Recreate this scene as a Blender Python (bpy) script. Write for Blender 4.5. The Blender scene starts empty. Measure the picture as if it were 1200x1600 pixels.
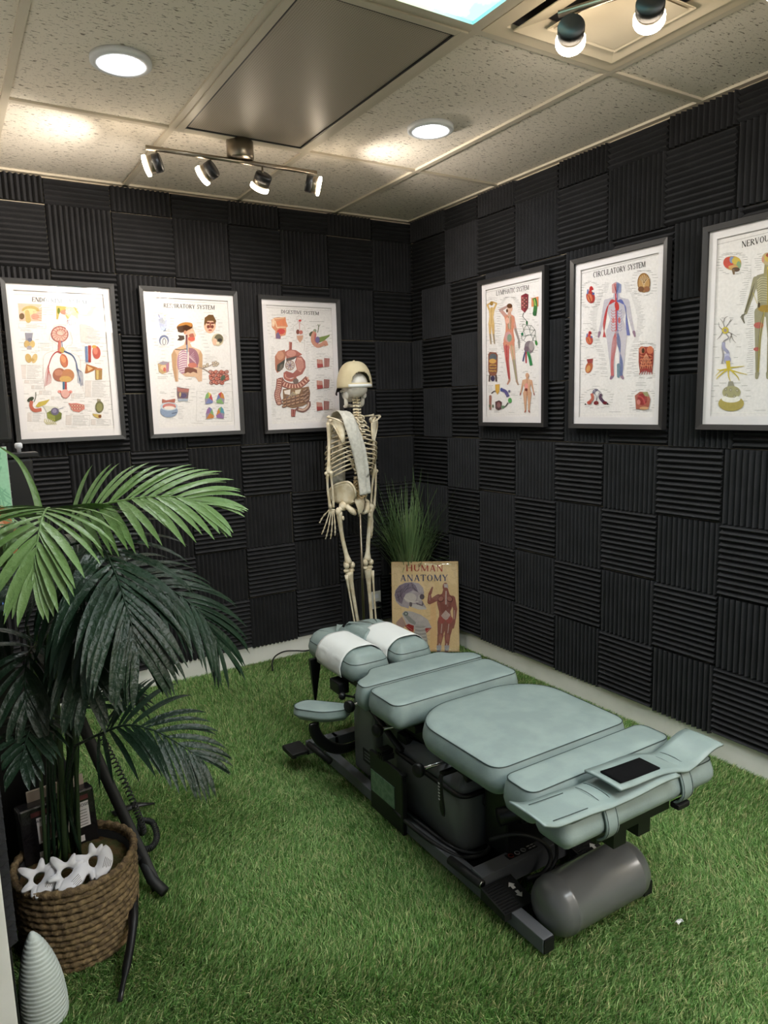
import bpy, bmesh, math, random
import numpy as np
from mathutils import Vector, Matrix
R = random.Random(7)
PI = math.pi
SC = bpy.context.scene
COL = SC.collection
# ------------------------------------------------------------------ camera
cam = bpy.data.cameras.new('camera')
cam.sensor_fit = 'HORIZONTAL'; cam.sensor_width = 36.0; cam.lens = 1113.54 / 1200 * 36
cam.clip_start = 0.05
camo = bpy.data.objects.new('camera', cam); COL.objects.link(camo)
_r = Vector((0.8496217, -0.52666975, -0.02760329)); _u = Vector((0.10253809, 0.11362052, 0.98821876)); _f = Vector((0.51732862, 0.84244249, -0.15053817))
camo.matrix_world = Matrix(((_r.x, _u.x, -_f.x, -2.670), (_r.y, _u.y, -_f.y, -3.954), (_r.z, _u.z, -_f.z, 1.5497), (0, 0, 0, 1)))
SC.camera = camo
# ------------------------------------------------------------------ exposure, world, light levels
SC.view_settings.view_transform = 'Standard'; SC.view_settings.look = 'None'
SC.view_settings.exposure = 0.52; SC.view_settings.gamma = 1.0
SC.view_settings.use_curve_mapping = False
SC.cycles.use_denoising = True
SC.cycles.max_bounces = 6; SC.cycles.diffuse_bounces = 4; SC.cycles.glossy_bounces = 3
SC.cycles.transparent_max_bounces = 8
SC.cycles.sample_clamp_indirect = 4.0
SC.cycles.caustics_reflective = False; SC.cycles.caustics_refractive = False
W = bpy.data.worlds.new('world'); SC.world = W; W.use_nodes = True
W.node_tree.nodes['Background'].inputs[0].default_value = (0.75, 0.85, 1.0, 1)
W.node_tree.nodes['Background'].inputs[1].default_value = 0.16
LV = dict(down=150.0, sky=7.0, panel=13.0, lens=24.0, spot=19.0, fill=62.0)
H = 2.689            # ceiling height
FOAM = 0.035         # foam thickness; the foam's crests lie in x = 0 and y = 0
# unseen area lamp added behind the camera to brighten the right-hand side
_hl = bpy.data.lights.new('added_fill_light', 'AREA'); _hl.shape = 'RECTANGLE'; _hl.size = 1.2; _hl.size_y = 1.2
_hl.energy = LV['fill']; _hl.color = (1.0, 0.95, 0.88)
_ho = bpy.data.objects.new('added_fill_light', _hl); COL.objects.link(_ho)
_ho.location = (-0.75, -5.0, 2.66); _ho.rotation_euler = (math.radians(12), 0, 0)

def lin(c):
    return tuple(((v / 255) / 12.92 if v / 255 <= 0.04045 else (((v / 255) + 0.055) / 1.055) ** 2.4) for v in c)
# ------------------------------------------------------------------ materials
def mat(name, col, rough=0.5, metal=0.0, spec=0.5, bump=None, var=None, coat=0.0, emit=None, sheen=0.0, trans=0.0):
    """col: sRGB 0-255. bump: (scale, strength). var: (scale, sRGB second colour, amount)."""
    m = bpy.data.materials.new(name); m.use_nodes = True
    nt = m.node_tree; b = nt.nodes['Principled BSDF']
    c = lin(col)
    b.inputs['Base Color'].default_value = (*c, 1); b.inputs['Roughness'].default_value = rough
    b.inputs['Metallic'].default_value = metal; b.inputs['Specular IOR Level'].default_value = spec
    b.inputs['Coat Weight'].default_value = coat; b.inputs['Coat Roughness'].default_value = 0.15
    b.inputs['Sheen Weight'].default_value = sheen
    tc = None
    def coord():
        nonlocal tc
        if tc is None: tc = nt.nodes.new('ShaderNodeTexCoord')
        return tc.outputs['Object']
    if var:
        n = nt.nodes.new('ShaderNodeTexNoise'); n.inputs['Scale'].default_value = var[0]; n.inputs['Detail'].default_value = 5
        nt.links.new(coord(), n.inputs['Vector'])
        r = nt.nodes.new('ShaderNodeValToRGB'); r.color_ramp.elements[0].position = 0.38; r.color_ramp.elements[1].position = 0.66
        r.color_ramp.elements[0].color = (*c, 1); r.color_ramp.elements[1].color = (*lin(var[1]), 1)
        nt.links.new(n.outputs['Fac'], r.inputs['Fac']); nt.links.new(r.outputs['Color'], b.inputs['Base Color'])
    if bump:
        n = nt.nodes.new('ShaderNodeTexNoise'); n.inputs['Scale'].default_value = bump[0]; n.inputs['Detail'].default_value = 4
        nt.links.new(coord(), n.inputs['Vector'])
        bp = nt.nodes.new('ShaderNodeBump'); bp.inputs['Strength'].default_value = bump[1]; bp.inputs['Distance'].default_value = 0.004
        nt.links.new(n.outputs['Fac'], bp.inputs['Height']); nt.links.new(bp.outputs['Normal'], b.inputs['Normal'])
    if emit:
        b.inputs['Emission Color'].default_value = (*emit[0], 1); b.inputs['Emission Strength'].default_value = emit[1]
    return m

M = {}
M['foam'] = mat('black_foam', (45, 45, 48), 0.9, spec=0.3, bump=(140, 0.35), var=(9, (39, 39, 41), 1))
M['drywall'] = mat('cream_drywall', (205, 192, 168), 0.8)
M['plain_wall'] = mat('white_wall', (222, 218, 210), 0.8)
M['base'] = mat('white_baseboard', (238, 236, 232), 0.5, var=(6, (228, 226, 221), 1))
M['grid'] = mat('ceiling_grid_metal', (206, 196, 178), 0.45)
M['leather'] = mat('sage_vinyl', (134, 149, 148), 0.40, spec=0.45, bump=(220, 0.10), var=(14, (145, 160, 158), 1))
M['seam'] = mat('seam_thread', (52, 66, 66), 0.6)
M['steel_grey'] = mat('dark_grey_paint', (98, 101, 106), 0.42, spec=0.5, bump=(60, 0.03))
M['tank'] = mat('grey_tank_paint', (98, 100, 101), 0.28, spec=0.5, coat=0.3)
M['cab'] = mat('charcoal_cabinet', (100, 104, 104), 0.42, spec=0.5)
M['black'] = mat('black_plastic', (20, 20, 22), 0.45, spec=0.5)
M['blackmetal'] = mat('black_metal', (17, 17, 19), 0.35, spec=0.5)
M['rubber'] = mat('black_rubber', (22, 23, 24), 0.6)
M['chrome'] = mat('chrome', (200, 200, 200), 0.2, metal=1.0)
M['brushed'] = mat('brushed_nickel', (150, 140, 125), 0.3, metal=1.0)
M['velcro'] = mat('black_velcro', (16, 16, 18), 0.95, spec=0.1, bump=(400, 0.5))
M['tissue'] = mat('white_tissue', (226, 228, 228), 0.85, bump=(30, 0.25))
M['bone'] = mat('bone_plastic', (232, 222, 200), 0.42, spec=0.4, bump=(60, 0.12), var=(25, (206, 190, 158), 1))
M['bone_dark'] = mat('spine_plastic', (205, 178, 135), 0.5, var=(30, (222, 205, 170), 1))
M['skull'] = mat('skull_plastic', (218, 214, 206), 0.4, bump=(40, 0.1))
M['cap'] = mat('cream_twill', (208, 196, 164), 0.9, bump=(300, 0.2), var=(10, (196, 182, 148), 1))
M['capdark'] = mat('dark_brim_cloth', (44, 30, 34), 0.85)
M['towel'] = mat('white_terry', (214, 212, 204), 0.95, bump=(170, 0.8), var=(60, (196, 194, 186), 1))
M['frame'] = mat('black_frame_wood', (40, 39, 40), 0.42, bump=(90, 0.05))
M['mat'] = mat('white_mat_board', (232, 227, 229), 0.85)
M['white'] = mat('white_plastic', (222, 222, 228), 0.45)
M['vase'] = mat('white_ceramic', (196, 204, 202), 0.5, bump=(120, 0.1))
M['rope'] = mat('seagrass_rope', (84, 68, 48), 0.85, bump=(130, 1.0), var=(70, (138, 116, 82), 1))
M['moss'] = mat('moss', (62, 66, 28), 1.0, bump=(120, 1.0), var=(22, (92, 66, 36), 1))
M['stem'] = mat('palm_stem_plastic', (42, 60, 34), 0.5)
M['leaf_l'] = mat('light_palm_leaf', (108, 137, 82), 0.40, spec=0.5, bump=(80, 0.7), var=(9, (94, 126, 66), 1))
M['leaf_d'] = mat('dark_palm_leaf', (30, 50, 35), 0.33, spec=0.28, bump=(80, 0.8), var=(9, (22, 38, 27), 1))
M['rush'] = mat('rush_blade', (92, 122, 80), 0.42, var=(6, (126, 150, 100), 1))
M['pot'] = mat('black_pot', (24, 24, 25), 0.5)
M['ink'] = mat('grey_ink', (120, 118, 116), 0.9)
M['inkdark'] = mat('black_ink', (30, 30, 32), 0.9)
M['inkwhite'] = mat('white_ink', (200, 200, 200), 0.8)
M['redink'] = mat('red_ink', (150, 50, 38), 0.8)
M['film'] = mat('black_carton_film', (26, 24, 27), 0.2, spec=0.6, bump=(60, 0.4))
M['cartonpale'] = mat('pale_carton', (188, 172, 160), 0.7)
M['cartonred'] = mat('maroon_print', (88, 36, 36), 0.6)
M['grass_reflection'] = mat('smoked_panel_reflection', (92, 122, 100), 0.25, spec=0.5, var=(60, (116, 144, 122), 1))  # green is the grass's reflection, painted into the base colour
M['ventpaint'] = mat('cream_vent_paint', (222, 208, 184), 0.5)
M['trimring'] = mat('white_trim_ring', (215, 218, 222), 0.4)
M['outlet'] = mat('white_outlet', (214, 212, 205), 0.4)
M['blueprint'] = mat('blue_carton', (50, 92, 160), 0.5)
M['yellowprint'] = mat('yellow_print', (214, 188, 92), 0.5)

def emitter(name, col, strength):
    m = bpy.data.materials.new(name); m.use_nodes = True; nt = m.node_tree
    nt.nodes.remove(nt.nodes['Principled BSDF'])
    e = nt.nodes.new('ShaderNodeEmission'); e.inputs[0].default_value = (*col, 1); e.inputs[1].default_value = strength
    nt.links.new(e.outputs[0], nt.nodes['Material Output'].inputs[0]); return m
M['down'] = emitter('downlight_glow', (0.93, 0.97, 1.0), LV['down'])
M['lens'] = emitter('spot_lens_glow', (1.0, 0.84, 0.64), LV['lens'])
M['panel'] = emitter('fill_panel_glow', (0.90, 0.97, 1.0), LV['panel'])  # emission of the added fill panel
def sky_mat():
    m = emitter('sky_print_glow', (1, 1, 1), LV['sky']); nt = m.node_tree
    e = [n for n in nt.nodes if n.type == 'EMISSION'][0]
    tc = nt.nodes.new('ShaderNodeTexCoord'); n = nt.nodes.new('ShaderNodeTexNoise'); n.inputs['Scale'].default_value = 3.2; n.inputs['Detail'].default_value = 6; n.inputs['Distortion'].default_value = 0.6
    r = nt.nodes.new('ShaderNodeValToRGB'); r.color_ramp.elements[0].position = 0.40; r.color_ramp.elements[1].position = 0.60
    r.color_ramp.elements[0].color = (0.08, 0.38, 0.48, 1); r.color_ramp.elements[1].color = (0.52, 0.46, 0.16, 1)
    nt.links.new(tc.outputs['Object'], n.inputs['Vector']); nt.links.new(n.outputs['Fac'], r.inputs['Fac']); nt.links.new(r.outputs['Color'], e.inputs[0])
    return m
M['sky'] = sky_mat()
def glass_mat(name='poster_glazing', rough=0.03, wav=(5, 0.25), fac=0.45):
    m = bpy.data.materials.new(name); m.use_nodes = True; nt = m.node_tree
    nt.nodes.remove(nt.nodes['Principled BSDF'])
    t = nt.nodes.new('ShaderNodeBsdfTransparent'); g = nt.nodes.new('ShaderNodeBsdfGlossy'); g.inputs['Roughness'].default_value = rough
    lw = nt.nodes.new('ShaderNodeLayerWeight'); lw.inputs[0].default_value = 0.5
    pw = nt.nodes.new('ShaderNodeMath'); pw.operation = 'POWER'; pw.inputs[1].default_value = 4.0
    fr = nt.nodes.new('ShaderNodeMath'); fr.operation = 'MULTIPLY_ADD'; fr.inputs[1].default_value = 0.9; fr.inputs[2].default_value = 0.045
    nt.links.new(lw.outputs['Facing'], pw.inputs[0]); nt.links.new(pw.outputs[0], fr.inputs[0])
    mx = nt.nodes.new('ShaderNodeMixShader'); mu = nt.nodes.new('ShaderNodeMath'); mu.operation = 'MULTIPLY'; mu.inputs[1].default_value = fac
    tc = nt.nodes.new('ShaderNodeTexCoord'); n = nt.nodes.new('ShaderNodeTexNoise'); n.inputs['Scale'].default_value = wav[0]; n.inputs['Detail'].default_value = 1
    bp = nt.nodes.new('ShaderNodeBump'); bp.inputs['Strength'].default_value = wav[1]; bp.inputs['Distance'].default_value = 0.02
    L = nt.links.new
    L(tc.outputs['Object'], n.inputs['Vector']); L(n.outputs['Fac'], bp.inputs['Height']); L(bp.outputs['Normal'], g.inputs['Normal'])
    L(fr.outputs[0], mu.inputs[0]); L(mu.outputs[0], mx.inputs[0]); L(t.outputs[0], mx.inputs[1]); L(g.outputs[0], mx.inputs[2])
    L(mx.outputs[0], nt.nodes['Material Output'].inputs[0]); return m
M['glass'] = glass_mat()
M['wrap'] = glass_mat('shrink_wrap', 0.10, (6, 0.9), 1.6)
def print_mat():
    m = bpy.data.materials.new('printed_art'); m.use_nodes = True; nt = m.node_tree; b = nt.nodes['Principled BSDF']
    a = nt.nodes.new('ShaderNodeAttribute'); a.attribute_name = 'Col'
    tc = nt.nodes.new('ShaderNodeTexCoord'); n = nt.nodes.new('ShaderNodeTexNoise'); n.inputs['Scale'].default_value = 90; n.inputs['Detail'].default_value = 3
    r = nt.nodes.new('ShaderNodeMapRange'); r.inputs['From Min'].default_value = 0.3; r.inputs['From Max'].default_value = 0.7; r.inputs['To Min'].default_value = 0.93; r.inputs['To Max'].default_value = 1.04
    mx = nt.nodes.new('ShaderNodeVectorMath'); mx.operation = 'SCALE'
    L = nt.links.new
    L(tc.outputs['Object'], n.inputs['Vector']); L(n.outputs['Fac'], r.inputs['Value']); L(a.outputs['Color'], mx.inputs[0]); L(r.outputs[0], mx.inputs['Scale'])
    L(mx.outputs[0], b.inputs['Base Color']); b.inputs['Roughness'].default_value = 0.8; b.inputs['Specular IOR Level'].default_value = 0.1
    return m
M['print'] = print_mat()
M['paper'] = mat('chart_paper', (236, 230, 222), 0.85)
def ceiling_mat():
    m = bpy.data.materials.new('fissured_ceiling_tile'); m.use_nodes = True; nt = m.node_tree; b = nt.nodes['Principled BSDF']
    L = nt.links.new
    tc = nt.nodes.new('ShaderNodeTexCoord'); mp = nt.nodes.new('ShaderNodeMapping'); mp.inputs['Scale'].default_value = (45, 130, 60)
    n = nt.nodes.new('ShaderNodeTexNoise'); n.inputs['Scale'].default_value = 1.0; n.inputs['Detail'].default_value = 2; n.inputs['Distortion'].default_value = 0.6
    L(tc.outputs['Object'], mp.inputs['Vector']); L(mp.outputs[0], n.inputs['Vector'])
    r = nt.nodes.new('ShaderNodeValToRGB'); r.color_ramp.elements[0].position = 0.33; r.color_ramp.elements[1].position = 0.39
    r.color_ramp.elements[0].color = (*lin((138, 128, 114)), 1); r.color_ramp.elements[1].color = (*lin((232, 223, 210)), 1)
    L(n.outputs['Fac'], r.inputs['Fac'])
    v = nt.nodes.new('ShaderNodeTexVoronoi'); v.inputs['Scale'].default_value = 95; L(tc.outputs['Object'], v.inputs['Vector'])
    r2 = nt.nodes.new('ShaderNodeValToRGB'); r2.color_ramp.elements[0].position = 0.10; r2.color_ramp.elements[1].position = 0.2
    r2.color_ramp.elements[0].color = (0.55, 0.53, 0.5, 1); r2.color_ramp.elements[1].color = (1, 1, 1, 1); L(v.outputs['Distance'], r2.inputs['Fac'])
    mx = nt.nodes.new('ShaderNodeMix'); mx.data_type = 'RGBA'; mx.blend_type = 'MULTIPLY'; mx.inputs[0].default_value = 1
    L(r.outputs[0], mx.inputs[6]); L(r2.outputs[0], mx.inputs[7]); L(mx.outputs[2], b.inputs['Base Color'])
    bp = nt.nodes.new('ShaderNodeBump'); bp.inputs['Strength'].default_value = 0.35; bp.inputs['Distance'].default_value = 0.003
    L(n.outputs['Fac'], bp.inputs['Height']); L(bp.outputs[0], b.inputs['Normal']); b.inputs['Roughness'].default_value = 0.9
    return m
M['ceiling'] = ceiling_mat()
def perf_mat():
    m = bpy.data.materials.new('perforated_panel'); m.use_nodes = True; nt = m.node_tree; b = nt.nodes['Principled BSDF']; L = nt.links.new
    tc = nt.nodes.new('ShaderNodeTexCoord'); v = nt.nodes.new('ShaderNodeTexVoronoi'); v.inputs['Scale'].default_value = 120; v.inputs['Randomness'].default_value = 0.0
    L(tc.outputs['Object'], v.inputs['Vector'])
    r = nt.nodes.new('ShaderNodeValToRGB'); r.color_ramp.elements[0].position = 0.25; r.color_ramp.elements[1].position = 0.4
    r.color_ramp.elements[0].color = (*lin((112, 104, 94)), 1); r.color_ramp.elements[1].color = (*lin((176, 165, 150)), 1)
    L(v.outputs['Distance'], r.inputs['Fac']); L(r.outputs[0], b.inputs['Base Color']); b.inputs['Roughness'].default_value = 0.4
    return m
M['perf'] = perf_mat()
def attr_mat(name, rough):
    m = bpy.data.materials.new(name); m.use_nodes = True; nt = m.node_tree; b = nt.nodes['Principled BSDF']
    a = nt.nodes.new('ShaderNodeAttribute'); a.attribute_name = 'Col'; nt.links.new(a.outputs['Color'], b.inputs['Base Color'])
    b.inputs['Roughness'].default_value = rough; b.inputs['Specular IOR Level'].default_value = 0.3
    tr = nt.nodes.new('ShaderNodeBsdfTranslucent'); mx = nt.nodes.new('ShaderNodeMixShader'); mx.inputs[0].default_value = 0.35
    nt.links.new(a.outputs['Color'], tr.inputs[0]); nt.links.new(b.outputs[0], mx.inputs[1]); nt.links.new(tr.outputs[0], mx.inputs[2]); nt.links.new(mx.outputs[0], nt.nodes['Material Output'].inputs[0]); return m
M['turf'] = attr_mat('turf_blades', 0.55)
M['turfbase'] = mat('turf_backing', (50, 70, 30), 1.0, var=(60, (70, 78, 40), 1))

# ------------------------------------------------------------------ mesh helpers
def smooth_path(pts, n):
    """Catmull-Rom through pts (tuples of any length) -> n points."""
    P = [np.array(p, float) for p in pts]
    if len(P) == 2: return [tuple(P[0] + (P[1] - P[0]) * i / (n - 1)) for i in range(n)]
    Q = [2 * P[0] - P[1]] + P + [2 * P[-1] - P[-2]]; out = []
    for i in range(n):
        s = i / (n - 1) * (len(P) - 1); k = min(int(s), len(P) - 2); t = s - k
        a, b, c, d = Q[k:k + 4]
        out.append(tuple(0.5 * (2 * b + (c - a) * t + (2 * a - 5 * b + 4 * c - d) * t * t + (3 * b - a - 3 * c + d) * t ** 3)))
    return out

class MB:
    def __init__(s): s.v = []; s.f = []; s.sm = []
    def add(s, vs, fs, smooth=False, X=None):
        o = len(s.v)
        for v in vs: s.v.append(tuple(X @ Vector(v)) if X is not None else tuple(v))
        for f in fs: s.f.append([o + i for i in f]); s.sm.append(smooth)
        return s
    def box(s, c, d, X=None, bev=0.0):
        x, y, z = d[0] / 2, d[1] / 2, d[2] / 2
        if bev <= 0:
            vs = [(c[0] + i * x, c[1] + j * y, c[2] + k * z) for k in (-1, 1) for j in (-1, 1) for i in (-1, 1)]
            return s.add(vs, [(0, 2, 3, 1), (4, 5, 7, 6), (0, 1, 5, 4), (2, 6, 7, 3), (0, 4, 6, 2), (1, 3, 7, 5)], False, X)
        bm = bmesh.new(); bmesh.ops.create_cube(bm, size=1)
        for v in bm.verts: v.co = Vector((c[0] + v.co.x * d[0], c[1] + v.co.y * d[1], c[2] + v.co.z * d[2]))
        bmesh.ops.bevel(bm, geom=bm.edges[:], offset=bev, segments=2, profile=0.6, affect='EDGES')
        bm.verts.index_update()
        s.add([v.co[:] for v in bm.verts], [[v.index for v in f.verts] for f in bm.faces], False, X); bm.free(); return s
    def tube(s, pts, r, n=8, cap=True, smooth=True, flat=1.0, up=None):
        """pts list of 3-tuples; r scalar or list; flat = ratio of second axis."""
        P = [Vector(p) for p in pts]; m = len(P)
        rr = r if isinstance(r, (list, tuple)) else [r] * m
        T = [(P[min(i + 1, m - 1)] - P[max(i - 1, 0)]).normalized() for i in range(m)]
        a = Vector(up) if up else (Vector((0, 0, 1)) if abs(T[0].z) < 0.9 else Vector((1, 0, 0)))
        u = (a - T[0] * a.dot(T[0])).normalized(); vs = []
        for i in range(m):
            u = (u - T[i] * u.dot(T[i])).normalized(); w = T[i].cross(u)
            for k in range(n):
                t = 2 * PI * k / n
                vs.append(tuple(P[i] + (u * math.cos(t) * flat + w * math.sin(t)) * rr[i]))
        fs = [(i * n + k, i * n + (k + 1) % n, (i + 1) * n + (k + 1) % n, (i + 1) * n + k) for i in range(m - 1) for k in range(n)]
        if cap: fs += [tuple(range(n))[::-1], tuple((m - 1) * n + k for k in range(n))]
        return s.add(vs, fs, smooth)
    def bone(s, a, b, r, n=8, bend=(0, 0, 0), flat=1.0, up=None):
        """shaft from a to b with radii list r spread evenly."""
        m = len(r); P = []
        for i in range(m):
            t = i / (m - 1); k = math.sin(PI * t)
            P.append(tuple(a[j] + (b[j] - a[j]) * t + bend[j] * k for j in range(3)))
        Q = smooth_path([(*p, q) for p, q in zip(P, r)], m * 3 - 2)
        return s.tube([q[:3] for q in Q], [max(0.0006, q[3]) for q in Q], n, flat=flat, up=up)
    def lathe(s, prof, c=(0, 0, 0), n=32, smooth=True, X=None, cap=True):
        """prof: list of (radius, z)."""
        m = len(prof); vs = [(c[0] + r * math.cos(2 * PI * k / n), c[1] + r * math.sin(2 * PI * k / n), c[2] + z) for r, z in prof for k in range(n)]
        fs = [(i * n + k, i * n + (k + 1) % n, (i + 1) * n + (k + 1) % n, (i + 1) * n + k) for i in range(m - 1) for k in range(n)]
        if cap: fs += [tuple(range(n))[::-1], tuple((m - 1) * n + k for k in range(n))]
        return s.add(vs, fs, smooth, X)
    def ball(s, c, r, n=12, m=8, X=None):
        r = (r, r, r) if not isinstance(r, (tuple, list)) else r; vs = []; fs = []
        for i in range(m + 1):
            ph = PI * i / m
            for k in range(n):
                t = 2 * PI * k / n
                p = Vector((r[0] * math.sin(ph) * math.cos(t), r[1] * math.sin(ph) * math.sin(t), -r[2] * math.cos(ph)))
                if X is not None: p = X.to_3x3() @ p
                vs.append((c[0] + p.x, c[1] + p.y, c[2] + p.z))
        fs = [(i * n + k, i * n + (k + 1) % n, (i + 1) * n + (k + 1) % n, (i + 1) * n + k) for i in range(m) for k in range(n)]
        return s.add(vs, fs, True)
    def prism(s, poly, z0, z1, X=None, smooth=False):
        n = len(poly); vs = [(x, y, z0) for x, y in poly] + [(x, y, z1) for x, y in poly]
        fs = [tuple(range(n))[::-1], tuple(range(n, 2 * n))] + [(k, (k + 1) % n, n + (k + 1) % n, n + k) for k in range(n)]
        return s.add(vs, fs, smooth, X)
    def sheet(s, rows, th, smooth=True):
        """rows: grid of 3-tuples; solid sheet of thickness th along vertex normals."""
        a = len(rows); b = len(rows[0]); G = [[Vector(p) for p in r] for r in rows]; N = []
        for i in range(a):
            for j in range(b):
                du = G[min(i + 1, a - 1)][j] - G[max(i - 1, 0)][j]; dv = G[i][min(j + 1, b - 1)] - G[i][max(j - 1, 0)]
                N.append(du.cross(dv).normalized() if du.cross(dv).length > 0 else Vector((0, 0, 1)))
        F = [G[i][j] for i in range(a) for j in range(b)]
        vs = [tuple(p + n * th / 2) for p, n in zip(F, N)] + [tuple(p - n * th / 2) for p, n in zip(F, N)]; o = a * b; fs = []
        for i in range(a - 1):
            for j in range(b - 1):
                q = (i * b + j, i * b + j + 1, (i + 1) * b + j + 1, (i + 1) * b + j)
                fs += [q[::-1], tuple(o + k for k in q)]
        ring = [j for j in range(b)] + [i * b + b - 1 for i in range(1, a)] + [(a - 1) * b + j for j in range(b - 2, -1, -1)] + [i * b for i in range(a - 2, 0, -1)]
        for k in range(len(ring)):
            p, q = ring[k], ring[(k + 1) % len(ring)]; fs.append((p, q, o + q, o + p))
        return s.add(vs, fs, smooth)
    def mesh(s, name, off=(0, 0, 0)):
        me = bpy.data.meshes.new(name)
        me.from_pydata([(v[0] - off[0], v[1] - off[1], v[2] - off[2]) for v in s.v], [], s.f)
        me.polygons.foreach_set('use_smooth', s.sm); me.update()
        return me
    def build(s, name, m, parent=None, loc=None):
        """links ONE mesh object; vertices are in world coordinates unless loc is given."""
        if parent is not None: off = parent.get('_o', (0, 0, 0)) if loc is None else (0, 0, 0)
        else: off = loc or (0, 0, 0)
        me = s.mesh(name, off); me.materials.append(m)
        bm = bmesh.new(); bm.from_mesh(me); bmesh.ops.recalc_face_normals(bm, faces=bm.faces); bm.to_mesh(me); bm.free()
        o = bpy.data.objects.new(name, me); COL.objects.link(o)
        if parent is not None:
            o.parent = parent; o['_o'] = parent.get('_o', (0, 0, 0))
        else:
            o.location = off; o['_o'] = off
        return o
def tag(o, label, cat, group=None, kind=None):
    o['label'] = label; o['category'] = cat
    if group: o['group'] = group
    if kind: o['kind'] = kind
    return o
def root(name, loc, label, cat, group=None):
    o = bpy.data.objects.new(name, None); COL.objects.link(o); o.location = loc; o['_o'] = tuple(loc); o.empty_display_size = 0.05
    return tag(o, label, cat, group)
def struct(name, mb, m):
    o = mb.build(name, m); o['kind'] = 'structure'; return o
def copy_tree(o, parent=None):
    c = o.copy(); COL.objects.link(c)
    if parent is not None: c.parent = parent
    for ch in [x for x in bpy.data.objects if x.parent == o]: copy_tree(ch, c)
    return c
def offset_poly(poly, d):
    n = len(poly); out = []
    for i in range(n):
        a, b, c = Vector(poly[i - 1]), Vector(poly[i]), Vector(poly[(i + 1) % n])
        e1 = (b - a).normalized(); e2 = (c - b).normalized()
        n1 = Vector((e1.y, -e1.x)); n2 = Vector((e2.y, -e2.x)); k = (n1 + n2)
        k = k.normalized() / max(0.5, math.sqrt(max(0.05, (1 + n1.dot(n2)) / 2))) if k.length > 1e-6 else n1
        out.append((b.x + k.x * d, b.y + k.y * d))
    return out
def round_poly(poly, r, seg=6):
    """rounds the corners of a counter-clockwise polygon; r scalar or list."""
    n = len(poly); out = []
    for i in range(n):
        rr = r[i] if isinstance(r, (list, tuple)) else r
        a, b, c = Vector(poly[i - 1]), Vector(poly[i]), Vector(poly[(i + 1) % n])
        d1 = (a - b); d2 = (c - b); k = min(rr, d1.length * 0.49, d2.length * 0.49)
        p, q = b + d1.normalized() * k, b + d2.normalized() * k
        for j in range(seg + 1):
            t = j / seg; out.append(tuple(p * (1 - t) ** 2 + b * 2 * t * (1 - t) + q * t * t))
    return out
def text_mesh(txt, size, m, parent, X, name='lettering', ext=0.0004):
    cu = bpy.data.curves.new(name, 'FONT'); cu.body = txt; cu.size = size; cu.align_x = 'CENTER'; cu.align_y = 'CENTER'; cu.extrude = ext
    t = bpy.data.objects.new(name, cu); COL.objects.link(t)
    me = bpy.data.meshes.new_from_object(t.evaluated_get(bpy.context.evaluated_depsgraph_get()))
    bpy.data.objects.remove(t); me.materials.clear(); me.materials.append(m); me.transform(X)
    off = parent.get('_o', (0, 0, 0)); me.transform(Matrix.Translation(-Vector(off)))
    o = bpy.data.objects.new(name, me); COL.objects.link(o); o.parent = parent; o['_o'] = off; return o
# ------------------------------------------------------------------ room shell
XL = -2.638        # foam crests of the left wall
struct('floor', MB().box((-2.1, -2.9, -0.035), (4.6, 6.4, 0.05)), M['turfbase'])
struct('wall_back', MB().box((-1.9, FOAM + 0.05, H / 2), (4.2, 0.1, H + 0.1)), M['drywall'])
struct('wall_right', MB().box((FOAM + 0.05, -2.9, H / 2), (0.1, 5.9, H + 0.1)), M['drywall'])
struct('wall_left', MB().box((XL - FOAM - 0.06, -1.10, H / 2), (0.12, 2.28, H + 0.1)), M['plain_wall'])
struct('wall_front', MB().box((-2.1, -6.05, H / 2), (4.6, 0.1, H + 0.1)), M['plain_wall'])
struct('trim_1', MB().box((XL - 0.020 - 0.062, -2.2495, H / 2), (0.124, 0.022, H), bev=0.003), M['base'])
BZ = 0.112
struct('baseboard_back', MB().box((-1.33, FOAM - 0.006, BZ / 2), (2.6, 0.014, BZ), bev=0.003), M['base'])
struct('baseboard_right', MB().box((FOAM - 0.006, -2.9, BZ / 2), (0.014, 5.8, BZ), bev=0.003), M['base'])
struct('baseboard_left', MB().box((XL - FOAM + 0.010, -1.10, 0.165), (0.02, 2.27, 0.33), bev=0.003), M['black'])
# ceiling tiles in an exposed grid
GX = [-0.5157 - 0.6096 * k for k in range(-1, 7)]; GY = [-0.8417 - 1.2192 * k for k in range(-1, 5)]
mb = MB(); mb.box((-2.1, -2.9, H + 0.03), (4.6, 6.4, 0.04))
struct('ceiling', mb, M['ceiling'])
mb = MB()
for x in GX[1:]: mb.box((x, -3.0, H + 0.006), (0.026, 6.1, 0.012))
for y in GY[1:]: mb.box((-2.1, y, H + 0.0065), (4.5, 0.026, 0.012))
mb.box((-0.82, GY[2] - 0.6096, H + 0.006), (0.61, 0.026, 0.012))
mb.box((-1.9, FOAM - 0.016, H + 0.006), (4.2, 0.03, 0.012)); mb.box((FOAM - 0.016, -2.9, H + 0.006), (0.03, 5.9, 0.012))
struct('trim_2', mb, M['grid'])

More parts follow.
